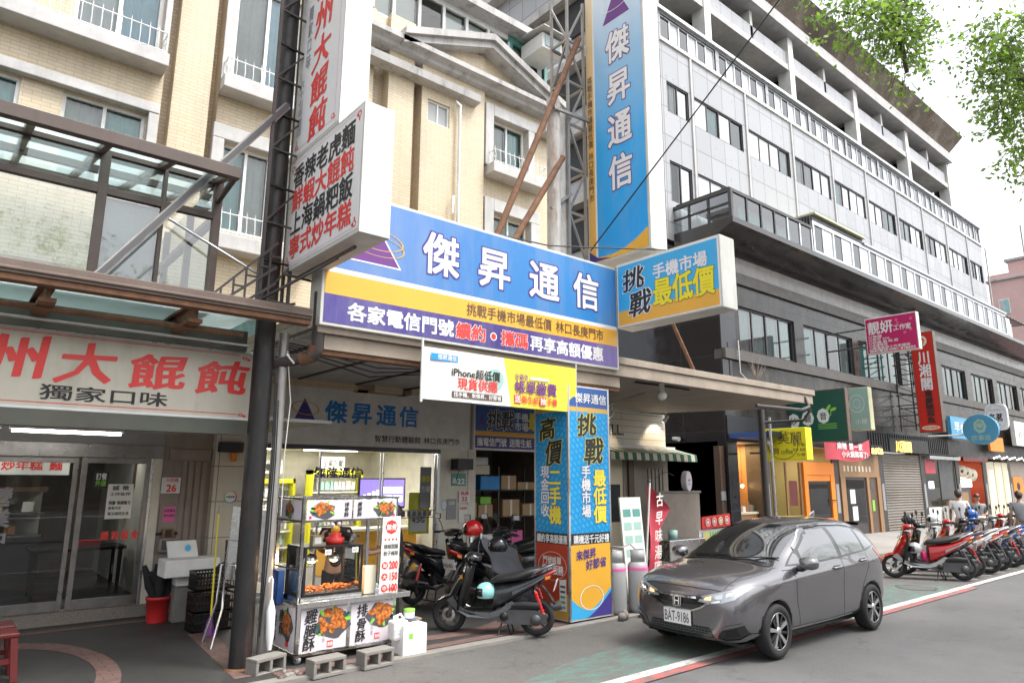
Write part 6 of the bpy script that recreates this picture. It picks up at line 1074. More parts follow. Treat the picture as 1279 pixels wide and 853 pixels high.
def scooter_under(t,shock='engine_metal'):
    B=lambda name,b: b.build(name,t,local=True)
    b=MB(); P=[(.02,.22),(-.2,.17),(-.58,.17),(-.76,.20),(-.78,.30),(-.62,.36),(-.3,.36),(-.1,.34)]; b.prism([(x,z) for x,z in P],1,.085,.165,'engine_metal'); b.lathe([(0,0),(.075,0),(.07,.02),(0,.025)],(-.62,.165,.235),(0,1,0),'engine_metal',16); b.lathe([(0,0),(.06,0),(.055,.018),(0,.02)],(-.18,.165,.265),(0,1,0),'plastic_black',16); loft(b,[(-.2,.40,.05,.05,.12),(-.45,.42,.06,.065,.13),(-.68,.41,.04,.05,.13)],'plastic_black',12); b.tube([(-.1,0,.25),(-.1,0,.4)],.09,'engine_metal',10); B('engine',b)
    b=MB(); b.tube([(-.02,-.08,.22),(-.25,-.13,.2),(-.42,-.15,.25),(-.55,-.16,.29)],[.02,.022,.03,.05],'engine_metal',8); b.tube([(-.5,-.165,.28),(-.95,-.17,.38)],[.06,.055],'engine_metal',12); b.tube([(-.55,-.225,.32),(-.85,-.225,.385)],.03,'steel',6); B('exhaust',b)
    b=MB()
    for s in (-1,1): b.tube([(-.60,s*.135,.62),(-.69,s*.135,.25)],.012,'steel',6); b.tube([(-.61+.0085*k*-1,s*.135,.60-.0225*k) for k in range(14)],[.032 if k%2 else .022 for k in range(14)],shock,10)
    B('shock_absorber',b)
    b=MB(); b.tube([(-.15,.1,.2),(-.10,.2,.015),(-.04,.24,.012)],.011,'plastic_black',6); b.tube([(-.22,-.12,.18),(-.27,-.14,.02),(-.27,.14,.02),(-.22,.12,.18)],.012,'plastic_black',6); B('stand',b)
def place(t,xf,yf,xr,yr,z=0,sc=None):
    """put a scooter with its front tyre at (xf,yf) and its rear tyre at (xr,yr)"""
    a=math.atan2(yf-yr,xf-xr); d=math.hypot(xf-xr,yf-yr); s=sc or 1.0
    t.location=((xf+xr)/2,(yf+yr)/2,z); t.rotation_euler=(0,0,a); t.scale=(s,s,s); return t
SC={}
def make(key,label,main,trim,shock='engine_metal',group=None):
    t=scooter(label,main,trim,group=group); scooter_under(t,shock); SC[key]=t; return t
GA='scooters parked in the arcade'; GR='scooters parked in the kerbside row'
s0=make('a','black scooter with red rear springs and a teal helmet parked beside the ad pillar','sc_black','sc_grey','sc_red',GA); plate_text(s0,'MKB-805'); place(s0,5.60,8.03,6.40,7.10,FZ-.02,.95)
tx=MB(); tx.text('RX',(-.50,.197,.60),Vector((-1,0,.2)).normalized()*-1,Z_,.12,.06,'sc_red',.05) ; 
def dupe(src,label,f,r,z=0,group=None,sc=None,mats=None):
    c=copy_tree(src); c['label']=label
    if group: c['group']=group
    place(c,*f,*r,z,sc)
    if mats:
        for ch in c.children:
            if any(ch.name.startswith(k) for k in ('leg_shield','front_fender','rear_body','handlebar_cover','side_skirt','side_stripe','grab_rail')):
                ch.data=ch.data.copy()
                for i,mt in enumerate(ch.data.materials):
                    if mt and mt.name in mats: ch.data.materials[i]=M[mats[mt.name]]
    return c
dupe(s0,'black scooter seen from behind, nearest the phone shop glass',(7.45,10.25),(6.25,9.95),FZ,GA,1.04,{'sc_grey':'sc_black'})
dupe(s0,'black scooter seen from behind with a grey coat over its seat',(7.75,9.25),(6.52,9.0),FZ,GA,1.06,{'sc_grey':'sc_black'})
dupe(s0,'dark scooter half hidden behind the ad pillar with a silver headlamp cover',(7.55,9.75),(8.8,9.5),FZ,GA,1.02,{'sc_grey':'sc_silver'})
dupe(s0,'dark scooter at the back of the storage bay',(8.3,10.6),(9.5,10.5),FZ,GA,1.0)
r0=make('r','red and silver scooter at the near end of the kerbside row','sc_red','sc_silver','engine_metal',GR); plate_text(r0,'NNV-2063'); place(r0,16.12,6.50,16.80,5.40,0,1.02)
w0=make('w','white scooter with a silver side cover, third in the kerbside row','sc_white','sc_white','engine_metal',GR); plate_text(w0,'EPA-913'); place(w0,17.95,6.55,18.48,5.48,0,1.03)
b0=dupe(s0,'black scooter second in the kerbside row, just behind the red one',(16.95,6.55),(17.55,5.5),0,GR,1.02)
rowd=[('red and white scooter, fourth in the kerbside row',r0,(18.85,6.6),(19.4,5.5),{'sc_silver':'sc_white'}),('black and silver scooter, fifth in the kerbside row',s0,(19.75,6.55),(20.35,5.5),{'sc_grey':'sc_silver'}),('blue scooter, sixth in the kerbside row',w0,(20.6,6.6),(21.2,5.55),{'sc_white':'sc_blue'}),('white scooter with a black screen, seventh in the kerbside row',w0,(21.5,6.6),(22.1,5.6),{}),('silver scooter, eighth in the kerbside row',w0,(22.45,6.65),(23.0,5.6),{'sc_white':'sc_silver'}),('red scooter far along the kerbside row',r0,(23.4,6.7),(23.9,5.65),{'sc_silver':'sc_black'}),('grey scooter near the far end of the kerbside row',s0,(24.3,6.7),(24.9,5.65),{'sc_black':'sc_grey'}),('white scooter at the far end of the kerbside row',w0,(25.2,6.7),(25.8,5.7),{})]
for l,src,f,r,mt in rowd: dupe(src,l,f,r,0,GR,1.03,mt)
def helmet(label,x,y,z,m,rz=0,r=.135,visor='dark_visor'):
    t=thing('helmet',label,'helmet',(x,y,z),None,rz); b=MB(); b.ball((0,0,r*.95),(r*1.12,r*.98,r),m,18,9,-35,90); b.build('shell',t,local=True)
    b=MB(); b.grid(lambda u,v:((r*1.15)*math.cos(rad(-60+120*u))*math.cos(rad(-20+45*v)),(r*1.02)*math.sin(rad(-60+120*u))*math.cos(rad(-20+45*v)),r*.95+r*1.04*math.sin(rad(-20+45*v))),10,4,visor); b.build('visor',t,local=True); return t
mat('dark_visor',(.01,.01,.012),.06,coat=.5); mat('helmet_teal',(.28,.62,.60),.25,coat=.5); mat('coat_cloth',(.13,.135,.155),.9,var=.2)
helmet('red full face helmet on the handlebar of the scooter by the phone shop',6.52,8.75,1.12,'sc_red',2.4,.145); helmet('shiny black helmet hung on the scooter beside the coat',6.62,8.25,.92,'sc_black',2.2); helmet('pale teal helmet hanging at the legs of the black scooter',5.88,7.58,.43,'helmet_teal',2.7,.125)
helmet('silver helmet hooked under the handlebar of the red scooter',16.3,6.12,.48,'sc_silver',2.5); helmet('black helmet on the mirror of the second kerbside scooter',17.0,6.45,1.03,'sc_black',1); helmet('white helmet on the third kerbside scooter',18.05,6.3,1.02,'sc_white',2); helmet('blue helmet on the handlebar of the sixth kerbside scooter',20.75,6.35,1.06,'sc_blue',2)
b=MB(); b.ball((16.36,5.98,.46),(.07,.06,.12),'magenta',10,6); b.tube([(16.36,5.98,.58),(16.34,6.0,.66)],.008,'magenta',5); b.tube([(16.36,5.98,.36),(16.36,5.98,.27)],.01,'paper',5); solo(b,'small_bag','small magenta bag hanging from the red scooter','bag',(16.36,5.98,.3))
# grey rain coat draped over a scooter
b=MB(); 
def coat(u,v):
    s=2*u-1; drop=abs(s)**1.5; return (6.65+.75*v+.03*math.sin(14*u),8.78+s*.34*(1+.25*v)+.3*0,1.17-.28*v-.62*drop*(.8+.35*v)+.02*math.sin(20*u+5*v))
b.grid(coat,30,12,'coat_cloth'); o=solo(b,'rain_coat','grey cloth coat draped over the scooter behind the black one','coat',(7,8.8,.5)); o.modifiers.new('thick','SOLIDIFY').thickness=.012
# ---------------------------------------------------------------- people
mat('skin',(.50,.30,.21),.55,var=.08); mat('hair',(.035,.022,.016),.5,var=.2); mat('hair_brown',(.10,.05,.03),.45,var=.25); mat('denim',(.09,.11,.14),.8,var=.2); mat('tee_white',(.66,.66,.68),.85,var=.06); mat('tee_grey',(.27,.28,.29),.85,var=.1); mat('cloth_black',(.02,.02,.022),.85)
def skin(name,pts,edges,m,par,lv=2):
    """one continuous tapered surface grown round a skeleton: pts = [(x,y,z,rx,ry)]"""
    me=bpy.data.meshes.new(name); me.from_pydata([p[:3] for p in pts],edges,[]); me.materials.append(M[m]); o=bpy.data.objects.new(name,me); COL.objects.link(o); o.parent=par
    mo=o.modifiers.new('skin','SKIN'); mo.use_smooth_shade=True
    for i,p in enumerate(pts): me.skin_vertices[0].data[i].radius=(p[3],p[4] if len(p)>4 else p[3])
    me.skin_vertices[0].data[0].use_root=True
    s=o.modifiers.new('smooth','SUBSURF'); s.levels=s.render_levels=lv; return o
def person(label,x,y,z,rz,top,bottom,hair='hair',h=1.7,arms='down',step=.12,long_hair=False,cap=None,sleeve=.55):
    """local frame: facing +x; body skin first, clothes grown over it"""
    t=thing('person',label,'person',(x,y,z),None,rz); k=h/1.7; t.scale=(k,k,k)
    hipz,shz=.88,1.38; P=[(0,0,hipz,.13,.10),(0,0,1.08,.12,.09),(0,0,1.28,.135,.10),(0,0,1.40,.09,.075),(.01,0,1.47,.052,.052),(.02,0,1.54,.06,.06)]; E=[(0,1),(1,2),(2,3),(3,4),(4,5)]
    for s in (-1,1):
        i=len(P); f=s*step; P+=[(0,s*.09,.82,.085,.085),(f*.6+.02,s*.095,.47,.06,.06),(f,s*.1,.10,.042,.042),(f-.03,s*.1,.045,.04,.035),(f+.13,s*.11,.03,.035,.026)]; E+=[(0,i),(i,i+1),(i+1,i+2),(i+2,i+3),(i+3,i+4)]
        i=len(P); 
        if arms=='down': A=[(0,s*.17,1.37,.055),(-s*.03,s*.225,1.12,.042),(s*-.02+.05,s*.24,.90,.032),(.07-s*.02,s*.245,.83,.034)]
        elif arms=='front': A=[(0,s*.17,1.37,.055),(.02,s*.23,1.13,.042),(.22,s*.15,1.06,.032),(.29,s*.10,1.06,.034)]
        else: A=[(0,s*.17,1.37,.055),(.08,s*.25,1.12,.042),(.30,s*.22,1.05,.032),(.37,s*.2,1.05,.034)]
        P+=[a for a in A]; E+=[(2,i),(i,i+1),(i+1,i+2),(i+2,i+3)]
        hx,hy,hz,_=A[3]; dx,dy,dz=(A[3][0]-A[2][0],A[3][1]-A[2][1],A[3][2]-A[2][2]); L_=math.sqrt(dx*dx+dy*dy+dz*dz); d=Vector((dx,dy,dz))/L_; w=d.cross(Vector((0,1,0))).normalized()
        for q,(ln,off) in enumerate(((.075,-.03),(.085,-.01),(.08,.01),(.065,.028))):
            j=len(P); a=Vector((hx,hy,hz))+d*.03+w*off; e=a+d*ln+Vector((0,-s*.012,0)); P+=[(*a,.011),(*((a+e)/2),.0095),(*e,.008)]; E+=[(i+3,j),(j,j+1),(j+1,j+2)]
        j=len(P); a=Vector((hx,hy,hz))-w*.03; P+=[(*a,.012),(*(a-w*.025+d*.035),.009)]; E+=[(i+3,j),(j,j+1)]
    body=skin('body',P,E,'skin',t)
    b=MB(); b.ball((.025,0,1.60),(.098,.078,.115),'skin',16,10); b.ball((.12,0,1.585),(.02,.014,.024),'skin',8,5)
    for s in (-1,1): b.ball((.02,s*.078,1.595),(.022,.012,.03),'skin',8,5); b.ball((.112,s*.032,1.61),(.01,.014,.008),'ink',8,4)
    b.box(.108,.116,-.022,.022,1.542,1.550,'flagred'); b.build('head',body,local=True)
    b=MB(); b.ball((.008,0,1.63),(.108,.09,.108),hair,16,8,-12,90); b.ball((-.03,0,1.6),(.085,.086,.10),hair,14,8)
    if long_hair: loft(b,[(-.10,1.58,.07,.07),(-.12,1.45,.06,.1),(-.10,1.32,.05,.1)],hair,10); b.tube([(-.07,0,1.66),(-.13,0,1.60),(-.13,0,1.40),(-.10,0,1.25)],[.05,.055,.045,.015],hair,10)
    if cap: b.ball((.0,0,1.64),(.118,.098,.10),cap,14,6,0,90); b.prism([(.05,-.08),(.2,-.06),(.2,.06),(.05,.08)],2,1.64,1.655,cap)
    b.build('hair',t,local=True)
    tp=[(0,0,.84,.165,.125),(0,0,1.05,.15,.115),(0,0,1.28,.16,.12),(0,0,1.40,.10,.085)]; te=[(0,1),(1,2),(2,3)]
    for s in (-1,1):
        i=len(tp); a0=P[0]; A=[p for p in P]; base=[a for a in P if False]
        idx=11 if s==-1 else None
        sh=(0,s*.175,1.365,.07); el=(-s*.03,s*.228,1.12) if arms=='down' else ((.02,s*.23,1.13) if arms=='front' else (.08,s*.25,1.12))
        e=tuple(sh[q]+(el[q]-sh[q])*min(1,sleeve/.55*.75) for q in range(3)); tp+=[sh,(*e,.062)]; te+=[(2,i),(i,i+1)]
        if sleeve>.6: tp+=[(*el,.055),((el[0]+(.2 if arms!='down' else .04)),el[1]*.95,el[2]-(.05 if arms!='down' else .2),.048)]; te+=[(i+1,i+2),(i+2,i+3)]
    skin('top',tp,te,top,t)
    bp=[(0,0,.90,.148,.12)]; be=[]
    for s in (-1,1):
        i=len(bp); f=s*step; bp+=[(0,s*.09,.78,.105,.105),(f*.6+.02,s*.096,.47,.082,.082),(f,s*.1,.11,.066,.066)]; be+=[(0,i),(i,i+1),(i+1,i+2)]
    skin('trousers',bp,be,bottom,t)
    b=MB()
    for s in (-1,1): loft(b,[(s*step-.07,.04,.04,.035,s*.1),(s*step+.02,.05,.045,.045,s*.1),(s*step+.12,.035,.045,.03,s*.11),(s*step+.19,.03,.03,.022,s*.112)],'tee_white' if bottom=='denim' else 'cloth_black',12)
    b.build('shoes',t,local=True); return t
person('man in a white tee shirt and jeans seen from behind, walking past the shops',22.8,7.25,0,.35,'tee_white','denim',h=1.76)
person('woman in a grey long sleeved top with a dark red cap facing the street',25.0,7.45,0,3.6,'tee_grey','cloth_black','hair',1.62,'front',.08,False,'maroon',1.0)
person('man in a grey tee shirt seen from behind at the right edge of the photo',23.6,6.0,0,.3,'tee_grey','cloth_black','hair',1.74,'down',.1,False,None)
person('woman with a long brown ponytail working behind the food cart',4.35,8.95,FZ,1.2,'cloth_black','cloth_black','hair_brown',1.60,'front',.05,True)
person('person in black behind the price board of the food cart, one arm showing',5.15,8.75,FZ,2.6,'cloth_black','cloth_black','hair',1.60,'reach',.05,False,None,.55)
# ---------------------------------------------------------------- food cart
Kt=thing('food_cart','stainless fried chicken cart with printed panels and a glass warmer','food cart',(3.9,8.0,FZ))
cx0,cx1,cy0,cy1=3.28,4.52,7.60,8.38; CT=.65
f=MB()
for x in (cx0,3.88,cx1-.04):
    f.box(x,x+.04,cy0,cy0+.04,.13,CT,'steel'); f.box(x,x+.04,cy1-.04,cy1,.13,CT,'steel')
for x in (cx0,cx1-.04): f.box(x,x+.035,cy0+.02,cy0+.055,CT+.03,1.80,'steel'); f.box(x,x+.035,cy1-.05,cy1-.015,CT+.03,1.80,'steel')
for z in (.11,): f.box(cx0,cx1,cy0,cy1,z,z+.03,'steel')
for z in (1.53,1.78): f.box(cx0-.01,cx1+.01,cy0+.012,cy0+.05,z,z+.025,'steel'); f.box(cx0-.01,cx1+.01,cy1-.05,cy1-.012,z,z+.025,'steel'); f.box(cx0-.008,cx0+.03,cy0+.05,cy1-.05,z,z+.025,'steel'); f.box(cx1-.03,cx1+.008,cy0+.05,cy1-.05,z,z+.025,'steel')
f.box(cx0+.002,cx0+.03,cy0+.05,cy1-.05,1.0,1.02,'steel'); f.bar((cx0+.01,cy0+.03,CT+.02),(cx0+.02,cy0-.05,CT+.5),.012,.012,'steel')
f.build('frame',Kt); f=MB(); f.box(cx0-.03,cx1+.16,cy0-.06,cy1+.03,CT-.005,CT+.028,'steel'); f.box(cx0-.03,cx1+.16,cy0-.064,cy0-.06,CT-.03,CT+.028,'steel'); f.build('counter',Kt,.004)
def pic(b,cx,cz,rx,rz,plane,d,n=26,seed=1):
    """printed photo of fried pieces: a dark plate, leaves and lumps"""
    r=random.Random(seed); o=(lambda a,z,k:(a,plane-.001*k,z)) if d=='x' else (lambda a,z,k:(plane-.001*k,a,z)); uu=X_ if d=='x' else U; sg=1 if d=='x' else -1
    P=[(cx+sg*rx*1.12*(1+.15*math.sin(5*a+seed))*math.cos(a),cz+rz*1.05*(1+.12*math.sin(4*a))*math.sin(a)-rz*.15) for a in [2*PI*i/22 for i in range(22)]]; b.poly([o(a,z,2) for a,z in P],'dgrey')
    for i in range(7): a=r.uniform(0,6.3); b.disc(o(cx+rx*.95*math.cos(a),cz+rz*.9*math.sin(a),2.4),uu*math.cos(a)+Z_*math.sin(a),Z_*math.cos(a)-uu*math.sin(a),rx*.28,rz*.14,'forest' if i%2 else 'leafgreen',8)
    for i in range(n):
        a=r.uniform(0,6.3); q=math.sqrt(r.random())*.8; s=r.uniform(.22,.34); th=r.uniform(0,3); b.disc(o(cx+rx*q*math.cos(a),cz+rz*q*math.sin(a),3+i*.12),uu*math.cos(th)+Z_*math.sin(th)*.8,Z_*math.cos(th)-uu*math.sin(th),rx*s,rz*s*.8,'chicken',9)
def panelf(name,a,c,z0,z1,chars,cx,cz,rx,rz,seed,small=None,stamp=None):
    b=MB(); b.box(a,c,cy0-.006,cy0+.004,z0,z1,'lilac'); p=b.build(name,Kt); b=MB(); pic(b,cx,cz,rx,rz,cy0-.007,'x',26,seed); 
    for s,x,z,w in chars: b.text(s,(x,cy0-.007,z),X_,Z_,w,w*1.05,'ink',.05,'brush')
    if stamp: b.box(stamp[0],stamp[0]+stamp[2],cy0-.009,cy0-.007,stamp[1],stamp[1]+stamp[2],'cnred'); b.text('無骨',(stamp[0]+.004,cy0-.0092,stamp[1]+.01),X_,Z_,stamp[2]-.008,stamp[2]-.02,'paper',.04)
    b.text('外酥內嫩',(a+.26,cy0-.007,z0+.08),X_,Z_,.03,.2,'grey',0,vert=True); b.build('print',p)
panelf('front_panel',cx0+.045,3.875,.15,.61,[('雞',3.37,.44,.15),('腿',3.37,.30,.14),('酥',3.36,.16,.14)],3.70,.44,.19,.15,3,stamp=(3.645,.17,.07))
panelf('front_panel',3.925,cx1-.045,.15,.61,[('排',4.0,.44,.14),('骨',4.0,.30,.13),('酥',3.99,.17,.13)],4.31,.46,.16,.13,5,stamp=(4.24,.18,.065))
b=MB(); b.box(cx0-.006,cx0+.004,cy0+.045,cy1-.045,.15,.61,'lilac'); p=b.build('side_panel',Kt); b=MB(); pic(b,7.84,.43,.14,.15,cx0-.007,'y',24,8)
for s,y,z in (('鹹',8.27,.34),('酥',8.27,.18),('雞',8.07,.42),('骨',8.07,.28)): b.text(s,(cx0-.007,y,z),U,Z_,.13,.14,'ink',.05,'brush')
b.box(cx0-.009,cx0-.007,7.78,7.86,.19,.26,'cnred'); b.build('print',p)
def topsign(x0,x1,side,seed,chars):
    b=MB(); b.box(x0,x1,cy0+.005,cy0+.012,1.555,1.775,'lilac'); p=b.build('top_panel',Kt); b=MB(); cx=x0+.2 if side<0 else x1-.16; pic(b,cx,1.665,.13,.085,cy0+.004,'x',18,seed); b.text(chars,((x1-.1) if side<0 else x0+.05,cy0+.004,1.58),X_,Z_,.06,.17,'ink',.05,'brush',vert=True); b.box(x0+.03 if side<0 else x1-.05,x0+.06 if side<0 else x1-.02,cy0+.002,cy0+.004,1.57,1.60,'cnred'); b.build('print',p)
topsign(cx0+.04,3.88,-1,11,'排骨酥'); topsign(3.90,cx1-.04,1,12,'雞腿酥')
b=MB(); b.box(cx0+.001,cx0+.007,cy0+.07,cy1-.06,1.555,1.775,'lilac'); p=b.build('top_panel',Kt); b=MB(); pic(b,8.0,1.665,.11,.085,cx0-.001,'y',18,14); b.text('鹽酥雞',(cx0-.001,8.28,1.58),U,Z_,.06,.17,'ink',.05,'brush',vert=True); b.build('print',p)
for x,y in ((cx0+.05,cy0+.05),(cx1-.06,cy0+.05),(cx0+.05,cy1-.06),(cx1-.06,cy1-.06)):
    b=MB(); b.lathe([(.02,-.016),(.05,-.018),(.052,0),(.05,.018),(.02,.016)],(x,y,FZ+.052),(1,.25,0),'grey',18); b.lathe([(0,-.02),(.02,-.02),(.02,.02),(0,.02)],(x,y,FZ+.052),(1,.25,0),'steel',10); b.bar((x,y,FZ+.06),(x,y,.115),.03,.045,'steel'); b.build('caster',Kt)
# warmer on the counter
Wm=thing('food_warmer','black framed glass warmer with heat lamps and trays of fried chicken on the cart','warmer',(3.7,7.85,CT+.03)); wx0,wx1,wy0,wy1,wz0,wz1=3.33,4.06,7.62,8.12,.72,1.24
b=MB(); b.box(wx0-.03,wx1,wy0,wy1,CT+.03,wz0,'steel'); b.build('base',Wm); b=MB()
for x in (wx0,wx1-.03):
    for y in (wy0,wy1-.03): b.box(x,x+.03,y,y+.03,wz0,wz1,'plastic_black')
b.box(wx0,wx1,wy0,wy1,wz1,wz1+.02,'plastic_black'); b.box(wx0,wx1,wy0-.002,wy0+.03,wz0,wz0+.03,'plastic_black'); b.box(wx0,wx0+.03,wy0+.03,wy1-.03,wz0,wz0+.03,'plastic_black'); b.build('frame',Wm); b=MB(); b.quad((wx0+.03,wy0+.015,wz0+.03),(wx1-.03,wy0+.015,wz0+.03),(wx1-.03,wy0+.015,wz1),(wx0+.03,wy0+.015,wz1),'clear_glass'); b.quad((wx0+.015,wy0+.03,wz0+.03),(wx0+.015,wy1-.03,wz0+.03),(wx0+.015,wy1-.03,wz1),(wx0+.015,wy0+.03,wz1),'clear_glass'); b.quad((wx1-.015,wy0+.03,wz0+.03),(wx1-.015,wy1-.03,wz0+.03),(wx1-.015,wy1-.03,wz1),(wx1-.015,wy0+.03,wz1),'clear_glass'); b.build('glass',Wm)
for x in (3.52,3.80):
    b=MB(); b.tube([(x,7.85,1.24),(x,7.85,1.17)],.012,'steel',6); b.lathe([(.02,.09),(.05,.07),(.068,.02),(.07,0)],(x,7.85,1.08),(0,0,1),'steel',16); lo=b.build('heat_lamp',Wm); b=MB(); b.ball((x,7.85,1.085),(.05,.05,.03),'heat_lamp',10,6); b.build('bulb',lo)
    l=bpy.data.lights.new('heat','POINT'); l.energy=3; l.color=(1,.62,.3); l.shadow_soft_size=.05; ob=bpy.data.objects.new('heat_glow',l); COL.objects.link(ob); ob.location=(x,7.85,1.03)
for k,(a,c) in enumerate(((3.36,3.68),(3.70,4.03))):
    tr=thing('food_tray','steel tray of fried chicken pieces in the %s of the warmer'%('left half','right half')[k],'tray',((a+c)/2,7.85,.725)); b=MB(); b.box(a,c,7.66,8.06,.725,.735,'steel'); b.box(a,a+.01,7.66,8.06,.735,.76,'steel'); b.box(c-.01,c,7.66,8.06,.735,.76,'steel'); b.box(a+.01,c-.01,7.66,7.67,.735,.76,'steel'); b.build('pan',tr); b=MB()
    for i in range(46):
        x,y=R.uniform(a+.03,c-.03),R.uniform(7.69,8.03); b.ball((x,y,.755+R.uniform(0,.03)),(R.uniform(.02,.035),R.uniform(.018,.03),R.uniform(.014,.022)),'chicken',7,4)
    b.build('chicken',tr)
for x,z,l in ((3.62,1.19,'small white price tag on the warmer glass, left of the pair'),(3.96,1.2,'small white price tag on the warmer glass, right of the pair')): b=MB(); b.box(x-.04,x+.04,7.628,7.631,z-.03,z+.03,'paper'); b.text('50元',(x-.03,7.627,z-.015),X_,Z_,.06,.035,'ink',0); solo(b,'price_tag',l,'tag',(x,7.63,z-.03))
b=MB(); b.box(3.48,3.6,7.75,7.84,1.26,1.37,'tan_paint'); b.box(3.5,3.58,7.748,7.7499,1.28,1.35,'paper'); solo(b,'framed_card','small framed card standing on top of the warmer','frame',(3.54,7.8,1.26))
b=MB(); b.lathe([(0,0),(.10,0),(.11,.03),(.11,.07),(.07,.08),(.075,.12),(0,.13)],(3.8,7.85,1.26),(0,0,1),'cnred',18); b.ball((3.8,7.85,1.42),(.06,.05,.05),'orange',10,6); b.ball((3.76,7.84,1.47),(.03,.02,.03),'white',8,5); b.ball((3.84,7.84,1.48),(.03,.02,.03),'white',8,5); solo(b,'red_tin','red round tin with an orange and white topping on the warmer','tin',(3.8,7.85,1.26))
b=MB(); b.lathe([(.05,0),(.15,.09),(.16,.1)],(4.05,8.05,1.26),(.3,0,1),'steel',18); solo(b,'steel_bowl','tilted steel bowl on the right end of the warmer','bowl',(4.05,8.05,1.26))
b=MB(); b.box(4.1,4.26,7.64,7.72,CT+.03,1.0,'ivory'); solo(b,'paper_bags','stack of pale yellow paper bags on the cart beside the price board','paper bags',(4.18,7.7,CT+.03),bev=.008)
pb=thing('price_board','tall white price board with red prices clipped to the cart','price board',(4.37,7.55,CT+.03)); b=MB(); b.add([(4.25,7.545,.69),(4.50,7.545,.68),(4.515,7.545,1.57),(4.27,7.545,1.565),(4.25,7.557,.69),(4.50,7.557,.68),(4.515,7.557,1.57),(4.27,7.557,1.565)],[(0,1,2,3),(4,7,6,5),(0,4,5,1),(3,2,6,7),(0,3,7,4),(1,5,6,2)],'paper'); b.build('board',pb); b=MB(); q=7.543
b.disc((4.388,q,1.445),X_,Z_,.085,.085,'cnred',8); b.text('無骨',(4.315,q-.001,1.405),X_,Z_,.145,.08,'paper',.05,'brush')
for k in range(4): b.disc((4.31+.05*k,q,1.30),X_,Z_,.014,.014,'cnred',10)
b.text('辣椒甜酸',(4.29,q,1.19),X_,Z_,.2,.06,'ink',.02); b.text('粉子梅辣',(4.29,q,1.11),X_,Z_,.2,.06,'ink',.02)
for k,(s,n_) in enumerate((('財','200'),('大','150'),('中','100'))): z=1.0-.13*k; b.disc((4.315,q,z),X_,Z_,.043,.043,'cnred',16); b.text(s,(4.288,q-.001,z-.027),X_,Z_,.055,.055,'paper',.04); b.text(n_,(4.37,q,z-.055),X_,Z_,.125,.125,'cnred',.05)
b.text('無骨酥香',(4.3,q,.71),X_,Z_,.16,.035,'cnred',.02); b.build('lettering',pb)
b=MB(); b.box(3.2,3.275,8.0,8.3,.62,.98,'deepblue'); b.ball((3.24,8.15,.78),(.07,.16,.2),'deepblue',10,8); solo(b,'blue_cloth','dark blue cloth hanging at the left side of the food cart','cloth',(3.24,8.15,.62))
def jug():
    t=thing('water_jug','white plastic jug with ribbed sides standing against the cart front','jug',(4.42,7.36,.18)); b=MB(); b.box(4.33,4.53,7.30,7.46,.185,.40,'foam'); b.build('body',t,.025); b=MB()
    for k in range(3): b.box(4.345,4.515,7.295,7.299,.22+.04*k,.24+.04*k,'white_paint')
    b.build('ribs',t); b=MB(); b.tube([(4.37,7.38,.39),(4.37,7.38,.44),(4.46,7.38,.46),(4.5,7.38,.40)],.014,'foam',8); b.lathe([(0,0),(.025,0),(.025,.03),(0,.03)],(4.40,7.38,.41),(0,0,1),'white',12,caps=True); b.build('handle',t)
jug()
b=MB(); b.lathe([(.06,0),(.065,.02),(.065,.09),(.0,.10)],(4.6,7.42,.40),(0,0,1),'foam',16); b.lathe([(.068,0),(.068,.03),(0,.035)],(4.6,7.42,.47),(0,0,1),'leafgreen',16); solo(b,'green_lid_tub','white tub with a green lid on the foam box by the cart','tub',(4.6,7.42,.36))
b=MB(); b.box(4.42,4.74,7.24,7.50,FZ-.02,.35,'foam'); b.box(4.5,4.55,7.236,7.239,.2,.26,'leafgreen'); solo(b,'foam_box','white foam box at the right foot of the food cart','foam box',(4.6,7.36,FZ-.02),bev=.012)
b=MB(); b.lathe([(.1,0),(.11,.01),(.0,.02)],(4.66,7.5,.36),(0,.2,1),'signblue',16); b.box(4.6,4.78,7.42,7.55,.36,.375,'cardboard'); solo(b,'blue_plate','blue plate and folded card lying on the foam box','plate',(4.66,7.5,.35))
def block(x,y,rz,label):
    t=thing('concrete_block',label,'concrete block',(x,y,0),None,rz); b=MB(); L_,W_,H_=.38,.18,.18; b.box(-L_/2,L_/2,-W_/2,W_/2,H_-.035,H_,'concrete'); b.box(-L_/2,L_/2,-W_/2,W_/2,0,.035,'concrete')
    for xx in (-L_/2,-.0175,L_/2-.035): b.box(xx,xx+.035,-W_/2+.001,W_/2-.001,.0351,H_-.0351,'concrete')
    b.build('body',t,.005,local=True)
block(3.45,7.18,.10,'hollow concrete block under the left front panel of the cart'); block(4.02,7.16,.08,'hollow concrete block under the jug at the cart front'); block(2.98,7.62,.3,'hollow concrete block at the foot of the black pole')
b=MB(); 
for k in range(7): x,y=3.12+R.uniform(-.14,.16),7.35+R.uniform(-.12,.15); b.ball((x,y,.03),(R.uniform(.02,.06),R.uniform(.02,.05),.03),R.choice(['concrete','red_paver','concrete']),6,4)
solo(b,'brick_rubble','broken bits of brick and stone lying between the pole and the cart wheels','rubble',(3.12,7.35,0))
um=thing('white_umbrella','closed white umbrella leaning on the thin grey post','umbrella',(3.06,7.76,.19)); b=MB(); b.tube([(3.05,7.74,.2),(3.05,7.75,.35),(3.045,7.76,.6),(3.05,7.77,.72)],[.022,.045,.05,.015],'tee_white',9); b.build('canopy',um); b=MB(); b.tube([(3.05,7.77,.70),(3.05,7.78,.88),(3.05,7.78,.92),(3.035,7.775,.95),(3.01,7.77,.94),(3.005,7.77,.9)],.012,'white',8); b.build('handle',um)
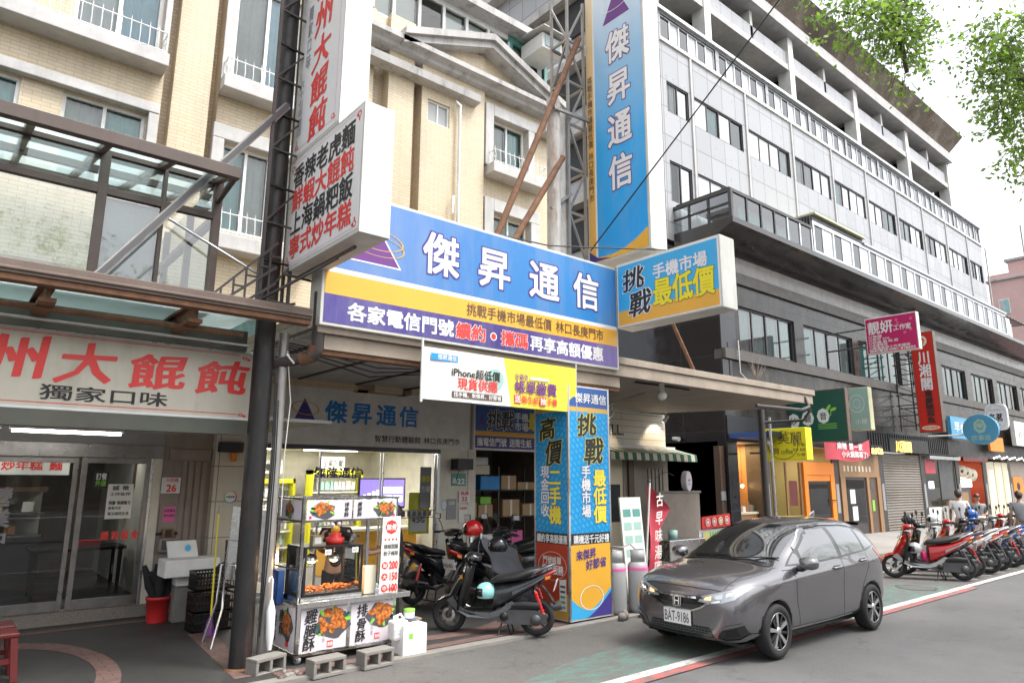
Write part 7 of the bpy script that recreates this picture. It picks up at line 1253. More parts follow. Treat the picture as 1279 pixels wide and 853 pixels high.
# ---------------------------------------------------------------- clutter by the tiled pier
bk=thing('red_bucket','red plastic bucket holding closed black umbrellas','bucket',(2.70,11.05,FZ)); b=MB(); b.lathe([(.13,0),(.155,.30),(.165,.30),(.165,.34),(.155,.345),(.15,.33),(.128,.02),(0,.015)],(2.70,11.05,FZ),(0,0,1),'red',24); b.build('body',bk); b=MB(); b.tube([(2.86,11.0,.32),(2.9,10.95,.22),(2.88,10.92,.16)],.01,'grey',6); b.build('handle',bk)
b=MB()
for k in range(4): a=k*1.6; b.tube([(2.70+.05*math.cos(a),11.05+.05*math.sin(a),.3),(2.70+.1*math.cos(a)-.03,11.05+.1*math.sin(a),.52),(2.70+.2*math.cos(a)-.03,11.05+.12*math.sin(a),.80)],[.03,.07,.03],'cloth_black',8)
b.add([(2.5,11.0,.72),(2.95,11.0,.76),(2.82,11.0,.36),(2.62,11.0,.36)],[(0,1,2,3)],'cloth_black'); solo(b,'black_umbrellas','closed black umbrellas bunched in the red bucket','umbrellas',(2.7,11.05,.3))
def crate(z,label,x=3.12,y=10.12):
    t=thing('plastic_crate',label,'crate',(x,y,z),'black crates stacked by the pier'); b=MB(); L_,W_,H_=.5,.36,.24
    b.box(-L_/2,L_/2,-W_/2,W_/2,0,.015,'plastic_black')
    for zz in (.0,.10,.205): 
        b.box(-L_/2,L_/2,-W_/2,-W_/2+.012,zz,zz+.03,'plastic_black'); b.box(-L_/2,L_/2,W_/2-.012,W_/2,zz,zz+.03,'plastic_black'); b.box(-L_/2,-L_/2+.012,-W_/2,W_/2,zz,zz+.03,'plastic_black'); b.box(L_/2-.012,L_/2,-W_/2,W_/2,zz,zz+.03,'plastic_black')
    for i in range(13): x_=-L_/2+.01+(L_-.03)*i/12; b.box(x_,x_+.012,-W_/2+.001,-W_/2+.010,.01,.23,'plastic_black'); b.box(x_,x_+.012,W_/2-.010,W_/2-.001,.01,.23,'plastic_black')
    for i in range(9): y_=-W_/2+.01+(W_-.03)*i/8; b.box(-L_/2+.001,-L_/2+.010,y_,y_+.012,.01,.23,'plastic_black')
    if z<.5: b.box(-L_/2+.03,L_/2-.03,-W_/2+.03,W_/2-.03,.015,.2,'black')
    b.build('body',t,local=True); return t
crate(FZ,'black plastic crate at the bottom of the stack by the tiled pier'); crate(FZ+.245,'black plastic crate in the middle of the stack by the tiled pier'); c=crate(FZ+.52,'black plastic crate at the top of the stack with a dark bag in it')
b=MB(); b.ball((3.25,10.05,.80),(.12,.1,.09),'cloth_black',8,5); b.ball((3.33,10.0,.84),(.06,.05,.06),'dgrey',6,4); solo(b,'plastic_bag','crumpled dark plastic bag on the top black crate','bag',(3.25,10.05,.75))
b=MB(); b.box(2.84,3.12,10.75,11.0,.52,.66,'foam'); solo(b,'small_foam_box','small white box under the longer white foam box','foam box',(3.0,10.9,.52),bev=.01); b=MB(); b.box(2.84,3.1,10.8,11.0,FZ,.52,'concrete'); solo(b,'stone_stand','grey stone stand carrying the white foam boxes','stand',(3.0,10.9,FZ),bev=.01)
b=MB(); b.box(2.62,3.35,10.55,10.95,.665,.90,'foam'); solo(b,'long_foam_box','long white foam box lying on the small white box','foam box',(3,10.75,.665),bev=.015)
b=MB(); b.add([(2.74,10.9,.90),(3.14,10.9,.90),(3.12,11.0,1.12),(2.72,11.0,1.12),(2.74,10.94,.90),(3.14,10.94,.90),(3.12,11.04,1.12),(2.72,11.04,1.12)],[(0,1,2,3),(4,7,6,5),(0,4,5,1),(3,2,6,7),(0,3,7,4),(1,5,6,2)],'foam'); b.disc((3.0,10.925,1.02),X_,Vector((0,.2,1)),.04,.05,'skyblue',7); solo(b,'foam_cover','white foam lid with a blue smear leaning on the long foam box','foam lid',(2.9,10.95,.9))
tb=thing('folding_table','folded steel table leaning upright beside the black pole','folding table',(3.1,9.2,FZ)); b=MB(); b.add([(3.05,9.35,.75),(3.32,8.85,.75),(3.34,8.87,1.62),(3.08,9.37,1.66),(3.09,9.37,.75),(3.36,8.87,.75),(3.38,8.89,1.62),(3.12,9.39,1.66)],[(0,1,2,3),(4,7,6,5),(0,4,5,1),(3,2,6,7),(0,3,7,4),(1,5,6,2)],'steel'); b.build('tabletop',tb)
for P_ in ([(2.8,8.9,FZ),(2.96,9.1,.45),(2.98,9.2,1.25),(3.12,9.0,1.24),(3.1,8.9,.5),(3.02,8.85,FZ)],[(2.84,9.36,FZ),(2.95,9.3,.5),(2.97,9.3,.95),(3.08,9.1,.94),(3.2,8.98,FZ)]): b=MB(); b.tube(P_,.016,'steel',8); b.build('leg',tb)
b=MB(); b.bar((2.97,9.2,.62),(3.12,8.98,.6),.02,.02,'steel'); b.build('brace',tb)
br=thing('broom','broom with a yellow handle standing between the crates and the table','broom',(3.05,9.75,FZ)); b=MB(); b.tube([(3.02,9.7,.25),(3.02,9.75,1.55)],.013,'lemon',8); b.tube([(3.02,9.75,1.55),(3.02,9.75,1.66)],.01,'grey',6); b.build('handle',br); b=MB(); b.tube([(3.0,9.68,FZ),(3.01,9.69,.16),(3.02,9.7,.27)],[.07,.05,.02],'purple',10); b.build('bristles',br)
for k,(x,y,l) in enumerate(((.72,8.95,'dark red plastic stool at the left edge of the photo, nearer the camera'),(.72,9.42,'dark red plastic stool at the left edge of the photo, nearer the shop'))):
    t=thing('plastic_stool',l,'stool',(x,y,FZ)); b=MB(); b.box(x-.17,x+.17,y-.17,y+.17,.44,.49,'maroon'); b.build('seat',t,.015)
    for sx in (-1,1):
        for sy in (-1,1): b=MB(); b.add([(x+sx*.13-.03,y+sy*.13-.03,.44),(x+sx*.13+.03,y+sy*.13-.03,.44),(x+sx*.13+.03,y+sy*.13+.03,.44),(x+sx*.13-.03,y+sy*.13+.03,.44),(x+sx*.17-.03,y+sy*.17-.03,FZ),(x+sx*.17+.03,y+sy*.17-.03,FZ),(x+sx*.17+.03,y+sy*.17+.03,FZ),(x+sx*.17-.03,y+sy*.17+.03,FZ)],[(0,1,2,3),(7,6,5,4),(0,4,5,1),(1,5,6,2),(2,6,7,3),(3,7,4,0)],'maroon'); b.build('leg',t)
    b=MB(); b.box(x-.155,x+.155,y-.165,y-.145,.2,.25,'maroon'); b.box(x-.165,x-.145,y-.145,y+.145,.2,.25,'maroon'); b.build('stretcher',t)
# ---------------------------------------------------------------- storage bay contents
rk=thing('storage_rack','black metal rack full of boxes in the storage bay','rack',(9.8,13,0)); b=MB()
for x in (8.95,10.1,11.4):
    for y in (12.6,13.2): b.box(x,x+.04,y,y+.04,FZ,2.3,'dark_steel')
for z in (.5,1.15,1.75): b.box(8.95,11.44,12.6,13.24,z,z+.03,'dark_steel')
b.build('frame',rk)
L1=['cardboard box at the left of the middle shelf','cardboard box beside the green bag','brown box under the stacked pillows','white lidded carton low on the rack','flat brown carton on the upper shelf','square carton at the right of the middle shelf','small carton at the right end of the rack','large brown box on the lowest shelf','pink tub on the lowest shelf','blue plastic basket on the upper shelf','green bag on the middle shelf','folded white bedding on the upper shelf','second folded white bedding piled on the first']
bx=[(9.0,9.45,1.18,1.5,'cardboard'),(9.5,9.9,1.18,1.45,'cardboard'),(10.15,10.6,1.78,2.1,'cardboard'),(9.55,9.95,.53,.8,'paper'),(10.65,11.2,1.78,1.95,'cardboard'),(10.2,10.7,1.18,1.55,'cardboard'),(10.8,11.3,1.18,1.45,'cardboard'),(9.0,9.5,.53,.95,'cardboard'),(10.3,10.8,.53,.85,'pink'),(9.55,10.1,1.78,2.08,'blue'),(9.55,9.85,1.46,1.62,'leafgreen'),(9.0,9.8,2.12,2.32,'ivory'),(9.05,9.75,2.33,2.5,'foam')]
for (a,c,z0,z1,mt),l in zip(bx,L1): b=MB(); b.box(a,c,12.55,13.1,z0,z1,mt); b.box((a+c)/2-.03,(a+c)/2+.03,12.546,12.549,z0,z1,'ivory' if mt=='cardboard' else mt) ; solo(b,'stored_box' if mt in('cardboard','paper') else 'stored_bundle',l+' in the storage bay','box' if mt in('cardboard','paper') else 'bundle',((a+c)/2,12.8,z0),bev=.02)
# ---------------------------------------------------------------- gas cylinders, flag, leaning board
for k,(x,y,l) in enumerate(((8.28,7.42,'grey gas cylinder next to the ad pillar'),(8.66,7.30,'grey gas cylinder beside the red flag pole'))):
    t=thing('gas_cylinder',l,'gas cylinder',(x,y,0)); b=MB(); b.lathe([(0,.02),(.12,.0),(.125,.04),(.15,.06),(.158,.10),(.158,.68),(.14,.75),(.08,.79),(0,.80)],(x,y,0),(0,0,1),'gasgrey',26); b.build('body',t); b=MB(); b.lathe([(.105,.77),(.11,.77),(.11,.95),(.105,.95)],(x,y,0),(0,0,1),'gasgrey',20,closed=True); b.build('collar',t); b=MB(); b.tube([(x,y,.8),(x,y,.93)],.025,'gold',8); b.tube([(x,y,.92),(x+.07,y-.02,.94)],.012,'dgrey',6); b.build('valve',t); b=MB(); b.lathe([(.1595,.655),(.1595,.69),(.156,.70)],(x,y,0),(0,0,1),'pink',26); b.build('band',t)
b=MB(); b.tube([(8.3,7.42,.92),(8.1,7.5,1.02),(8.3,7.3,1.0),(8.6,7.4,1.03),(8.66,7.32,.94)],.012,'grey',6); solo(b,'gas_hose','grey hose looping over the two gas cylinders','hose',(8.3,7.42,.9))
b=MB(); b.lathe([(.0,0),(.05,0),(.05,.13),(.03,.16),(.03,.19),(0,.19)],(8.22,7.5,.955),(0,0,1),'white',12); solo(b,'white_bottle','white bottle standing behind the gas cylinders','bottle',(8.22,7.5,.95))
for x,y,l in ((8.06,7.12,'lump of grey stone at the corner of the ad pillar'),(8.5,7.08,'larger lump of grey stone at the foot of the gas cylinders')): b=MB(); b.ball((x,y,.05),(.07,.06,.06),'concrete',7,5); b.ball((x+.09,y+.02,.06),(.06,.06,.08),'concrete',6,4); solo(b,'stone',l,'stone',(x,y,0))
fl=thing('red_flag','red feather flag with white characters on a white pole','flag',(8.72,7.2,0)); b=MB(); b.tube([(8.68,7.2,0),(8.78,7.2,1.0),(8.9,7.2,1.98)],.014,'white_paint',8); b.ball((8.9,7.2,2.0),.025,'dgrey',8,5); b.box(8.56,8.82,7.1,7.3,0,.05,'concrete'); b.build('pole',fl)
b=MB(); cl=lambda u,v:(8.76+.13*v+u*(.30 if v<.55 else .30+.22*math.sin(PI*(v-.55)/.9))*(1 if v<.78 else max(.06,(1-v)/.22)),7.2-.05*math.sin(5*v+3*u)-.03*u,.52+1.42*v-.22*u*max(0,v-.5))
b.grid(cl,8,18,'flagred'); b.build('cloth',fl); b=MB()
for s,z,du in (('古',1.60,.06),('早',1.32,.05),('味',1.05,.04),('湯',.80,.03),('圓',.56,.02)): b.text(s,(8.84+.1*(z-.6),7.125,z),X_,Z_,.19,.22,'paper',.03,'brush')
b.build('lettering',fl)
wb=thing('white_board','white notice board with green lists leaning behind the red flag','notice board',(9.4,7.9,0)); b=MB(); b.add([(9.12,7.9,.05),(9.66,7.9,.05),(9.66,8.05,1.72),(9.12,8.05,1.72),(9.12,7.93,.05),(9.66,7.93,.05),(9.66,8.08,1.72),(9.12,8.08,1.72)],[(0,1,2,3),(4,7,6,5),(0,4,5,1),(3,2,6,7),(0,3,7,4),(1,5,6,2)],'paper'); b.build('board',wb); b=MB(); vv=Vector((0,.15,1.67)).normalized(); oo=Vector((9.12,7.897,.05))
for k in range(5):
    for j in range(2): p=oo+vv*(1.35-.22*k)+X_*(.05+.25*j); b.add([p,p+X_*.2,p+X_*.2+vv*.13,p+vv*.13],[(0,1,2,3)],'pale_teal' if k else 'teal')
b.build('print',wb)
# ---------------------------------------------------------------- grey hatchback
m,t,p,N,L=nodes('car_paint'); setp(p,**{'Base Color':(.185,.18,.19,1),'Metallic':.75,'Roughness':.25,'Coat Weight':1.0,'Coat Roughness':.02}); mat('car_glass',(.012,.015,.017),.03,var=.2,coat=1.0); M['car_glass'].node_tree.nodes['Principled BSDF'].inputs['IOR'].default_value=2.2; mat('gloss_black',(.012,.012,.013),.12,coat=.5); mat('headlight_shell',(.42,.44,.46),.12,metal=.35,var=.3,scale=9,coat=1.0)
def hatchback(label,loc,rz):
    car=thing('parked_car',label,'car',loc,None,rz)
    #  x, zb, low, mid, (shoulder y,z), (belt y,z), (p6), (roof edge), (inner), top z
    ST=[(2.035,.27,.46,.52,(.50,.585),(.44,.66),(.36,.685),(.27,.697),(.14,.703),.706),
     (1.985,.215,.64,.69,(.665,.635),(.60,.725),(.50,.768),(.36,.79),(.19,.80),.803),
     (1.87,.19,.75,.785,(.765,.70),(.705,.795),(.60,.842),(.44,.865),(.23,.876),.88),
     (1.62,.185,.79,.825,(.81,.78),(.765,.86),(.655,.91),(.48,.936),(.26,.95),.955),
     (1.265,.185,.805,.84,(.835,.825),(.79,.90),(.68,.95),(.50,.975),(.27,.99),.995),
     (1.0,.185,.805,.838,(.84,.84),(.80,.93),(.715,.985),(.54,1.012),(.29,1.028),1.035),
     (.55,.185,.812,.808,(.843,.855),(.805,.955),(.74,1.085),(.635,1.205),(.34,1.265),1.285),
     (.10,.185,.812,.808,(.845,.868),(.81,.975),(.735,1.20),(.60,1.375),(.33,1.445),1.463),
     (-.40,.185,.812,.808,(.845,.882),(.812,.998),(.735,1.23),(.59,1.435),(.33,1.507),1.522),
     (-.90,.185,.812,.808,(.845,.90),(.812,1.02),(.73,1.24),(.585,1.44),(.32,1.505),1.52),
     (-1.30,.19,.81,.84,(.843,.915),(.80,1.045),(.715,1.25),(.575,1.42),(.32,1.478),1.492),
     (-1.62,.20,.79,.825,(.82,.93),(.765,1.07),(.675,1.235),(.555,1.375),(.31,1.432),1.446),
     (-1.76,.22,.76,.80,(.79,.92),(.73,1.06),(.64,1.17),(.53,1.26),(.29,1.305),1.315),
     (-1.87,.25,.70,.745,(.735,.87),(.67,.97),(.59,1.035),(.46,1.065),(.25,1.08),1.085),
     (-1.925,.30,.62,.68,(.67,.76),(.61,.85),(.53,.885),(.41,.90),(.22,.908),.91)]
    def pts(s):
        x,zb,lo,mi,sh,be,p6,re,inn,zt=s; return [(x,0,zb),(x,lo*.8,zb),(x,lo,zb+.075),(x,mi,.50 if zb<.26 else .45),(x,*sh),(x,*be),(x,*p6),(x,*re),(x,*inn),(x,0,zt)]
    bm=bmesh.new(); rows=[]
    for s in ST:
        P=pts(s); L=[bm.verts.new(p) for p in P]; Rr=[L[0]]+[bm.verts.new((p[0],-p[1],p[2])) for p in P[1:-1]]+[L[-1]]; rows.append((L,Rr))
    for (L0,R0),(L1,R1) in zip(rows,rows[1:]):
        for i in range(9): bm.faces.new((L0[i],L0[i+1],L1[i+1],L1[i])); bm.faces.new((R0[i],R1[i],R1[i+1],R0[i+1]))
    for k,sg in ((0,.03),(-1,-.02)):
        L,Rr=rows[k]; C=[L[0]]+[bm.verts.new((L[i].co.x+sg,0,L[i].co.z)) for i in range(1,9)]+[L[-1]]
        for i in range(9):
            for A_,B_ in ((L,C),(C,Rr)):
                q=[A_[i],A_[i+1],B_[i+1],B_[i]]; q=list(dict.fromkeys(q)); 
                if len(q)>2: bm.faces.new(q if k==0 else q[::-1])
    cr=bm.edges.layers.float.new('crease_edge')
    for (L0,R0),(L1,R1) in zip(rows[4:],rows[5:]):
        for S_,T_ in ((L0,L1),(R0,R1)):
            for i,w in ((4,.5),(7,.2)):
                e=bm.edges.get((S_[i],T_[i])); 
                if e: e[cr]=w
    bmesh.ops.recalc_face_normals(bm,faces=bm.faces[:])
    me=bpy.data.meshes.new('body_cage'); bm.to_mesh(me); bm.free(); me.materials.append(M['car_paint']); me.polygons.foreach_set('use_smooth',[True]*len(me.polygons))
    o=bpy.data.objects.new('body_cage',me); COL.objects.link(o); sb=o.modifiers.new('s','SUBSURF'); sb.levels=3
    dg=bpy.context.evaluated_depsgraph_get(); full=bpy.data.meshes.new_from_object(o.evaluated_get(dg)); tree=BVHTree.FromPolygons([v.co.copy() for v in full.vertices],[tuple(p.vertices) for p in full.polygons])
    WX,WZ,AR=1.265,.305,.345
    cuts=[]
    for xx in (WX,-WX):
        for s in (-1,1):
            b=MB(); n=40; b.lathe([(0,.0),(AR,.0),(AR,.5),(0,.5)],(xx,s*.56 if s>0 else -1.06,WZ),(0,1,0),'plastic_black',n); c=b.build('arch_cutter'); 
            bmx=bmesh.new(); bmx.from_mesh(c.data); bmesh.ops.remove_doubles(bmx,verts=bmx.verts[:],dist=1e-5); bmesh.ops.recalc_face_normals(bmx,faces=bmx.faces[:]); bmx.to_mesh(c.data); bmx.free()
            md=o.modifiers.new('cut','BOOLEAN'); md.operation='DIFFERENCE'; md.object=c; md.solver='EXACT'; md.material_mode='TRANSFER'; cuts.append(c)
    bpy.context.view_layer.update(); dg=bpy.context.evaluated_depsgraph_get(); cut=bpy.data.meshes.new_from_object(o.evaluated_get(dg))
    for c in cuts+[o]: bpy.data.objects.remove(c)
    cut.name='body'; body=bpy.data.objects.new('body',cut); COL.objects.link(body); body.parent=car
    def hit(o_,d):
        r=tree.ray_cast(Vector(o_),Vector(d)); 
        if r[0] is None: r=tree.find_nearest(Vector(o_)+Vector(d)*2.2)
        return r[0],r[1]
    def proj(kind,a,c,off,s=1):
        if kind=='side': p,n=hit((a,s*3,c),(0,-s,0))
        elif kind=='front': p,n=hit((4,a,c),(-1,0,0))
        elif kind=='rear': p,n=hit((-4,a,c),(1,0,0))
        elif kind=='diag': d=Vector((-.72,-s*.69,0)); q=Vector((.0,0,c))+Vector((.69,-.72*s,0))*a-d*4; p,n=hit(q,d)
        else: p,n=hit((a,c,3),(0,0,-1))
        if n.dot(p-Vector((0,0,.7)))<0: n=-n
        return p+n*off
    def dens(P,st):
        out=[]
        for a,c in zip(P,P[1:]+P[:1]):
            k=max(1,int(math.hypot(c[0]-a[0],c[1]-a[1])/st)); out+=[(a[0]+(c[0]-a[0])*i/k,a[1]+(c[1]-a[1])*i/k) for i in range(k)]
        return out
    def patch(b,P,kind,off,m,s=1,st=.03):
        if sum(a[0]*c[1]-c[0]*a[1] for a,c in zip(P,P[1:]+P[:1]))<0: P=P[::-1]
        D=dens(P,st); V=[Vector(p) for p in D]; n=len(V)
        x0=min(p[0] for p in P); x1=max(p[0] for p in P); z0=min(p[1] for p in P); z1=max(p[1] for p in P); u=x0+st
        def inside(x,y):
            c=False
            for (ax,ay),(bx_,by) in zip(P,P[1:]+P[:1]):
                if (ay>y)!=(by>y) and x<(bx_-ax)*(y-ay)/(by-ay)+ax: c=not c
            return c
        while u<x1:
            w=z0+st
            while w<z1:
                if inside(u,w): V.append(Vector((u,w)))
                w+=st
            u+=st
        r=delaunay_2d_cdt(V,[],[list(range(n))],1,1e-6); F=[tuple(f) for f,og in zip(r[2],r[5]) if og]
        b.add([proj(kind,v[0],v[1],off,s) for v in r[0]],F,m,True)
    def strip(b,path,wd,kind,off,m,s=1,st=.04):
        Q=[]
        for a,c in zip(path,path[1:]):
            k=max(1,int(math.hypot(c[0]-a[0],c[1]-a[1])/st)); Q+=[(a[0]+(c[0]-a[0])*i/k,a[1]+(c[1]-a[1])*i/k) for i in range(k)]
        Q.append(path[-1]); V=[]
        for i,p in enumerate(Q):
            q0,q1=Q[max(0,i-1)],Q[min(len(Q)-1,i+1)]; dx,dz=q1[0]-q0[0],q1[1]-q0[1]; l=math.hypot(dx,dz) or 1; nx,nz=-dz/l*wd/2,dx/l*wd/2
            V+=[proj(kind,p[0]+nx,p[1]+nz,off,s),proj(kind,p[0]-nx,p[1]-nz,off,s)]
        b.add(V,[(2*i,2*i+1,2*i+3,2*i+2) for i in range(len(Q)-1)],m,True)
    Bc=lambda name,b,par=None: b.build(name,par or car,local=True)
    # glazing
    b=MB(); patch(b,[(-.64,.995),(-.3,1.03),(0,1.04),(.3,1.03),(.64,.995),(.60,1.12),(.535,1.33),(.50,1.39),(.25,1.43),(0,1.437),(-.25,1.43),(-.50,1.39),(-.535,1.33),(-.60,1.12)],'front',.003,'car_glass',1,.05); ws=Bc('windscreen',b)
    b=MB(); strip(b,[(-.645,1.0),(-.3,1.035),(0,1.045),(.3,1.035),(.645,1.0)],.03,'front',.006,'gloss_black'); Bc('cowl',b)
    b=MB(); patch(b,[(-.50,1.10),(.50,1.10),(.47,1.38),(-.47,1.38)],'rear',.003,'car_glass',1,.05); Bc('rear_window',b)
    for s in (1,-1):
        b=MB(); patch(b,[(.88,.99),(.5,.985),(.0,.998),(-.6,1.02),(-1.25,1.055),(-1.60,1.10),(-1.55,1.19),(-1.42,1.31),(-1.2,1.372),(-.9,1.405),(-.4,1.412),(-.02,1.385),(.2,1.31),(.5,1.17)],'side',.0022,'gloss_black',s,.05); sf=Bc('window_surround',b)
        for P in ([(.52,1.01),(.0,1.02),(-.40,1.033),(-.385,1.385),(-.05,1.372),(.16,1.30),(.46,1.155)],[(.82,1.0),(.565,1.01),(.545,1.11),(.58,1.118)],[(-.50,1.04),(-1.17,1.072),(-1.15,1.35),(-.9,1.385),(-.485,1.392)],[(-1.23,1.08),(-1.55,1.115),(-1.50,1.20),(-1.40,1.29),(-1.21,1.335)]):
            g=MB(); patch(g,P,'side',.0045,'car_glass',s,.05); Bc('side_window',g,sf)
        b=MB(); strip(b,[(.52,1.165),(.2,1.322),(-.02,1.40),(-.4,1.428),(-.9,1.42),(-1.2,1.388),(-1.36,1.345)],.022,'side',.012,'car_glass',s); strip(b,[(.5,1.19),(.19,1.338),(-.02,1.413),(-.4,1.44),(-.9,1.432),(-1.2,1.40)],.008,'side',.014,'chrome',s); Bc('rain_visor',b)
        b=MB()
        for path in ([(.80,.95),(.80,.62),(.74,.40),(.70,.24)],[(-.45,1.02),(-.45,.45),(-.44,.24)],[(-1.22,1.05),(-1.20,.85),(-1.03,.64),(-.92,.42),(-.88,.26)],[(.80,.95),(1.0,.95)],[(.70,.235),(-.88,.25)]): strip(b,path,.008,'side',.0015,'black',s)
        Bc('door_seams',b)
        b=MB(); strip(b,[(.86,.285),(.0,.275),(-.9,.29)],.014,'side',.006,'chrome',s); Bc('sill_strip',b)
        for hx,hz in ((-.27,.905),(-1.05,.945)):
            b=MB(); p=proj('side',hx,hz,.0,s); patch(b,[(hx-.09,hz-.028),(hx+.09,hz-.028),(hx+.09,hz+.022),(hx-.09,hz+.022)],'side',.002,'black',s); b.tube([(hx-.11,p.y+s*.006,hz+.006),(hx-.07,p.y+s*.032,hz+.006),(hx+.07,p.y+s*.034,hz),(hx+.10,p.y+s*.01,hz-.002)],[.012,.016,.016,.011],'car_paint',8); Bc('door_handle',b)
        mr=MB(); loft(mr,[(.80,1.02,.035,.03,s*.925),(.76,1.03,.10,.065,s*.95),(.70,1.03,.115,.078,s*.955),(.655,1.03,.11,.075,s*.955)],'car_paint',16); mo=Bc('door_mirror',mr); mr=MB(); mr.tube([(.70,s*.80,.965),(.69,s*.86,.955),(.70,s*.92,.98)],[.045,.035,.03],'gloss_black',8); Bc('mirror_stalk',mr,mo); mr=MB(); mr.disc((.653,s*.955,1.03),Y_,Z_,.095,.06,'chrome',18); Bc('mirror_glass',mr,mo)
        # lamps
        b=MB(); patch(b,[(.28,.640),(.42,.636),(.57,.650),(.69,.695),(.755,.79),(.735,.812),(.60,.780),(.45,.740),(.32,.705)] if s>0 else [(-.28,.640),(-.32,.705),(-.45,.740),(-.60,.780),(-.735,.812),(-.755,.79),(-.69,.695),(-.57,.650),(-.42,.636)],'front',.004,'headlight_shell',1,.02); hl=Bc('headlight',b)
        b=MB(); patch(b,[(s*.36,.668),(s*.44,.672),(s*.44,.71),(s*.37,.69)],'front',.007,'signal_amber',1,.02); Bc('indicator',b,hl)
        b=MB(); patch(b,[(s*.48,.682),(s*.57,.695),(s*.57,.745),(s*.48,.722)],'front',.0065,'chrome',1,.02); patch(b,[(s*.60,.71),(s*.66,.735),(s*.67,.77),(s*.60,.752)],'front',.0065,'lens_clear',1,.02); Bc('reflector',b,hl)
        b=MB(); patch(b,[(-1.60,1.085),(-1.73,.97),(-1.80,.86),(-1.72,.84),(-1.63,.95),(-1.54,1.06)],'side',.005,'lens_red',s,.03); tl=Bc('tail_light',b)
        # bumper pods
        b=MB(); patch(b,[(s*.50,.29),(s*.56,.36),(s*.70,.405),(s*.755,.43),(s*.765,.33),(s*.70,.275),(s*.56,.262)],'front',.003,'gloss_black',1,.025); patch(b,[(s*.585,.30),(s*.60,.36),(s*.70,.385),(s*.715,.31)],'front',.006,'plastic_black',1,.025); Bc('fog_pod',b)
        b=MB(); strip(b,[(s*.485,.275),(s*.53,.36),(s*.60,.40),(s*.745,.44)],.02,'front',.012,'car_paint',1,.02); strip(b,[(s*.485,.265),(s*.58,.245),(s*.70,.262),(s*.775,.32)],.028,'front',.012,'car_paint',1,.02); Bc('bumper_trim',b)
    b=MB(); patch(b,[(-.34,.60),(-.20,.545),(.20,.545),(.34,.60),(.36,.655),(.31,.675),(0,.668),(-.31,.675),(-.36,.655)],'front',.003,'gloss_black',1,.025); gr=Bc('grille',b)
    b=MB(); strip(b,[(-.36,.683),(-.2,.676),(0,.673),(.2,.676),(.36,.683)],.020,'front',.012,'chrome',1,.03); strip(b,[(-.55,.668),(-.40,.63),(-.31,.575),(-.19,.53),(0,.522),(.19,.53),(.31,.575),(.40,.63),(.55,.668)],.018,'front',.012,'chrome',1,.03); strip(b,[(-.34,.612),(0,.602),(.34,.612)],.010,'front',.006,'plastic_black',1,.03)
    for k in range(7): strip(b,[(-.27+.012*k,.595-.008*k),(.27-.012*k,.595-.008*k)],.003,'front',.005,'dgrey',1,.05)
    Bc('chrome_trim',b,gr)
    b=MB(); px=proj('front',0,.62,.02).x; w_,h_=.058,.055
    b.tube([(px,-w_,.62+h_),(px+.004,-w_*.85,.62-h_)],.009,'chrome',6); b.tube([(px,w_,.62+h_),(px+.004,w_*.85,.62-h_)],.009,'chrome',6)
    b.bar((px,-.034,.62+.042),(px,-.026,.62-.042),.012,.014,'chrome'); b.bar((px,.034,.62+.042),(px,.026,.62-.042),.012,.014,'chrome'); b.bar((px+.002,-.03,.62),(px+.002,.03,.62),.012,.014,'chrome'); b.tube([(px,-w_,.62+h_),(px,0,.62+h_+.006),(px,w_,.62+h_)],.006,'chrome',6); b.tube([(px+.004,-w_*.85,.62-h_),(px+.006,0,.62-h_-.003),(px+.004,w_*.85,.62-h_)],.006,'chrome',6); Bc('emblem',b,gr)
    b=MB(); patch(b,[(-.46,.275),(-.40,.375),(.40,.375),(.46,.275),(.40,.245),(-.40,.245)],'front',.003,'gloss_black',1,.03); 
    for k in range(4): strip(b,[(-.44,.265+.028*k),(.44,.265+.028*k)],.006,'front',.007,'dgrey',1,.05)
    for k in range(22): strip(b,[(-.42+.04*k,.255),(-.42+.04*k+.015,.365)],.005,'front',.007,'dgrey',1,.05)
    Bc('lower_intake',b)
    b=MB(); strip(b,[(-.72,.235),(-.4,.205),(0,.20),(.4,.205),(.72,.235)],.03,'front',.01,'plastic_black',1,.04); Bc('front_lip',b)
    b=MB(); px=proj('front',0,.44,.02).x; b.box(px,px+.012,-.19,.19,.365,.525,'white'); pl=Bc('number_plate',b); b=MB(); b.text('BAT-9186',(px+.013,-.178,.368),Y_,Z_,.356,.165,'ink',.0,lift=.001); b.lathe([(0,0),(.01,0)],(px+.0125,-.1,.515),(1,0,0),'grey',8); Bc('plate_characters',b,pl)
    b=MB(); strip(b,[(1.93,-.56),(1.55,-.60),(1.02,-.70)],.007,'top',.0015,'black',1,.04); strip(b,[(1.93,.56),(1.55,.60),(1.02,.70)],.007,'top',.0015,'black',1,.04); strip(b,[(1.955,-.56),(1.985,-.3),(1.99,0),(1.985,.3),(1.955,.56)],.007,'top',.0015,'black',1,.04); Bc('bonnet_seams',b)
    b=MB()
    for y0 in (-.45,.12): b.tube([proj('front',y0,1.035,.02),proj('front',y0+.25,1.052,.025),proj('front',y0+.52,1.06,.02)],.009,'plastic_black',6)
    Bc('wiper',b)
    b=MB(); loft(b,[(-1.25,1.50,.008,.008),(-1.31,1.52,.014,.03),(-1.40,1.53,.012,.05),(-1.42,1.51,.006,.02)],'car_paint',10); Bc('antenna',b)
    b=MB(); b.add([(-1.50,-.56,1.43),(-1.50,.56,1.43),(-1.74,.52,1.395),(-1.78,0,1.41),(-1.74,-.52,1.395),(-1.72,-.5,1.37),(-1.76,0,1.38),(-1.72,.5,1.37)],[(0,1,2,3,4),(4,3,6,5),(3,2,7,6)],'car_paint',False); Bc('spoiler',b)
    b=MB(); b.box(-1.75,1.8,-.66,.66,.17,.20,'plastic_black'); Bc('underbody',b)
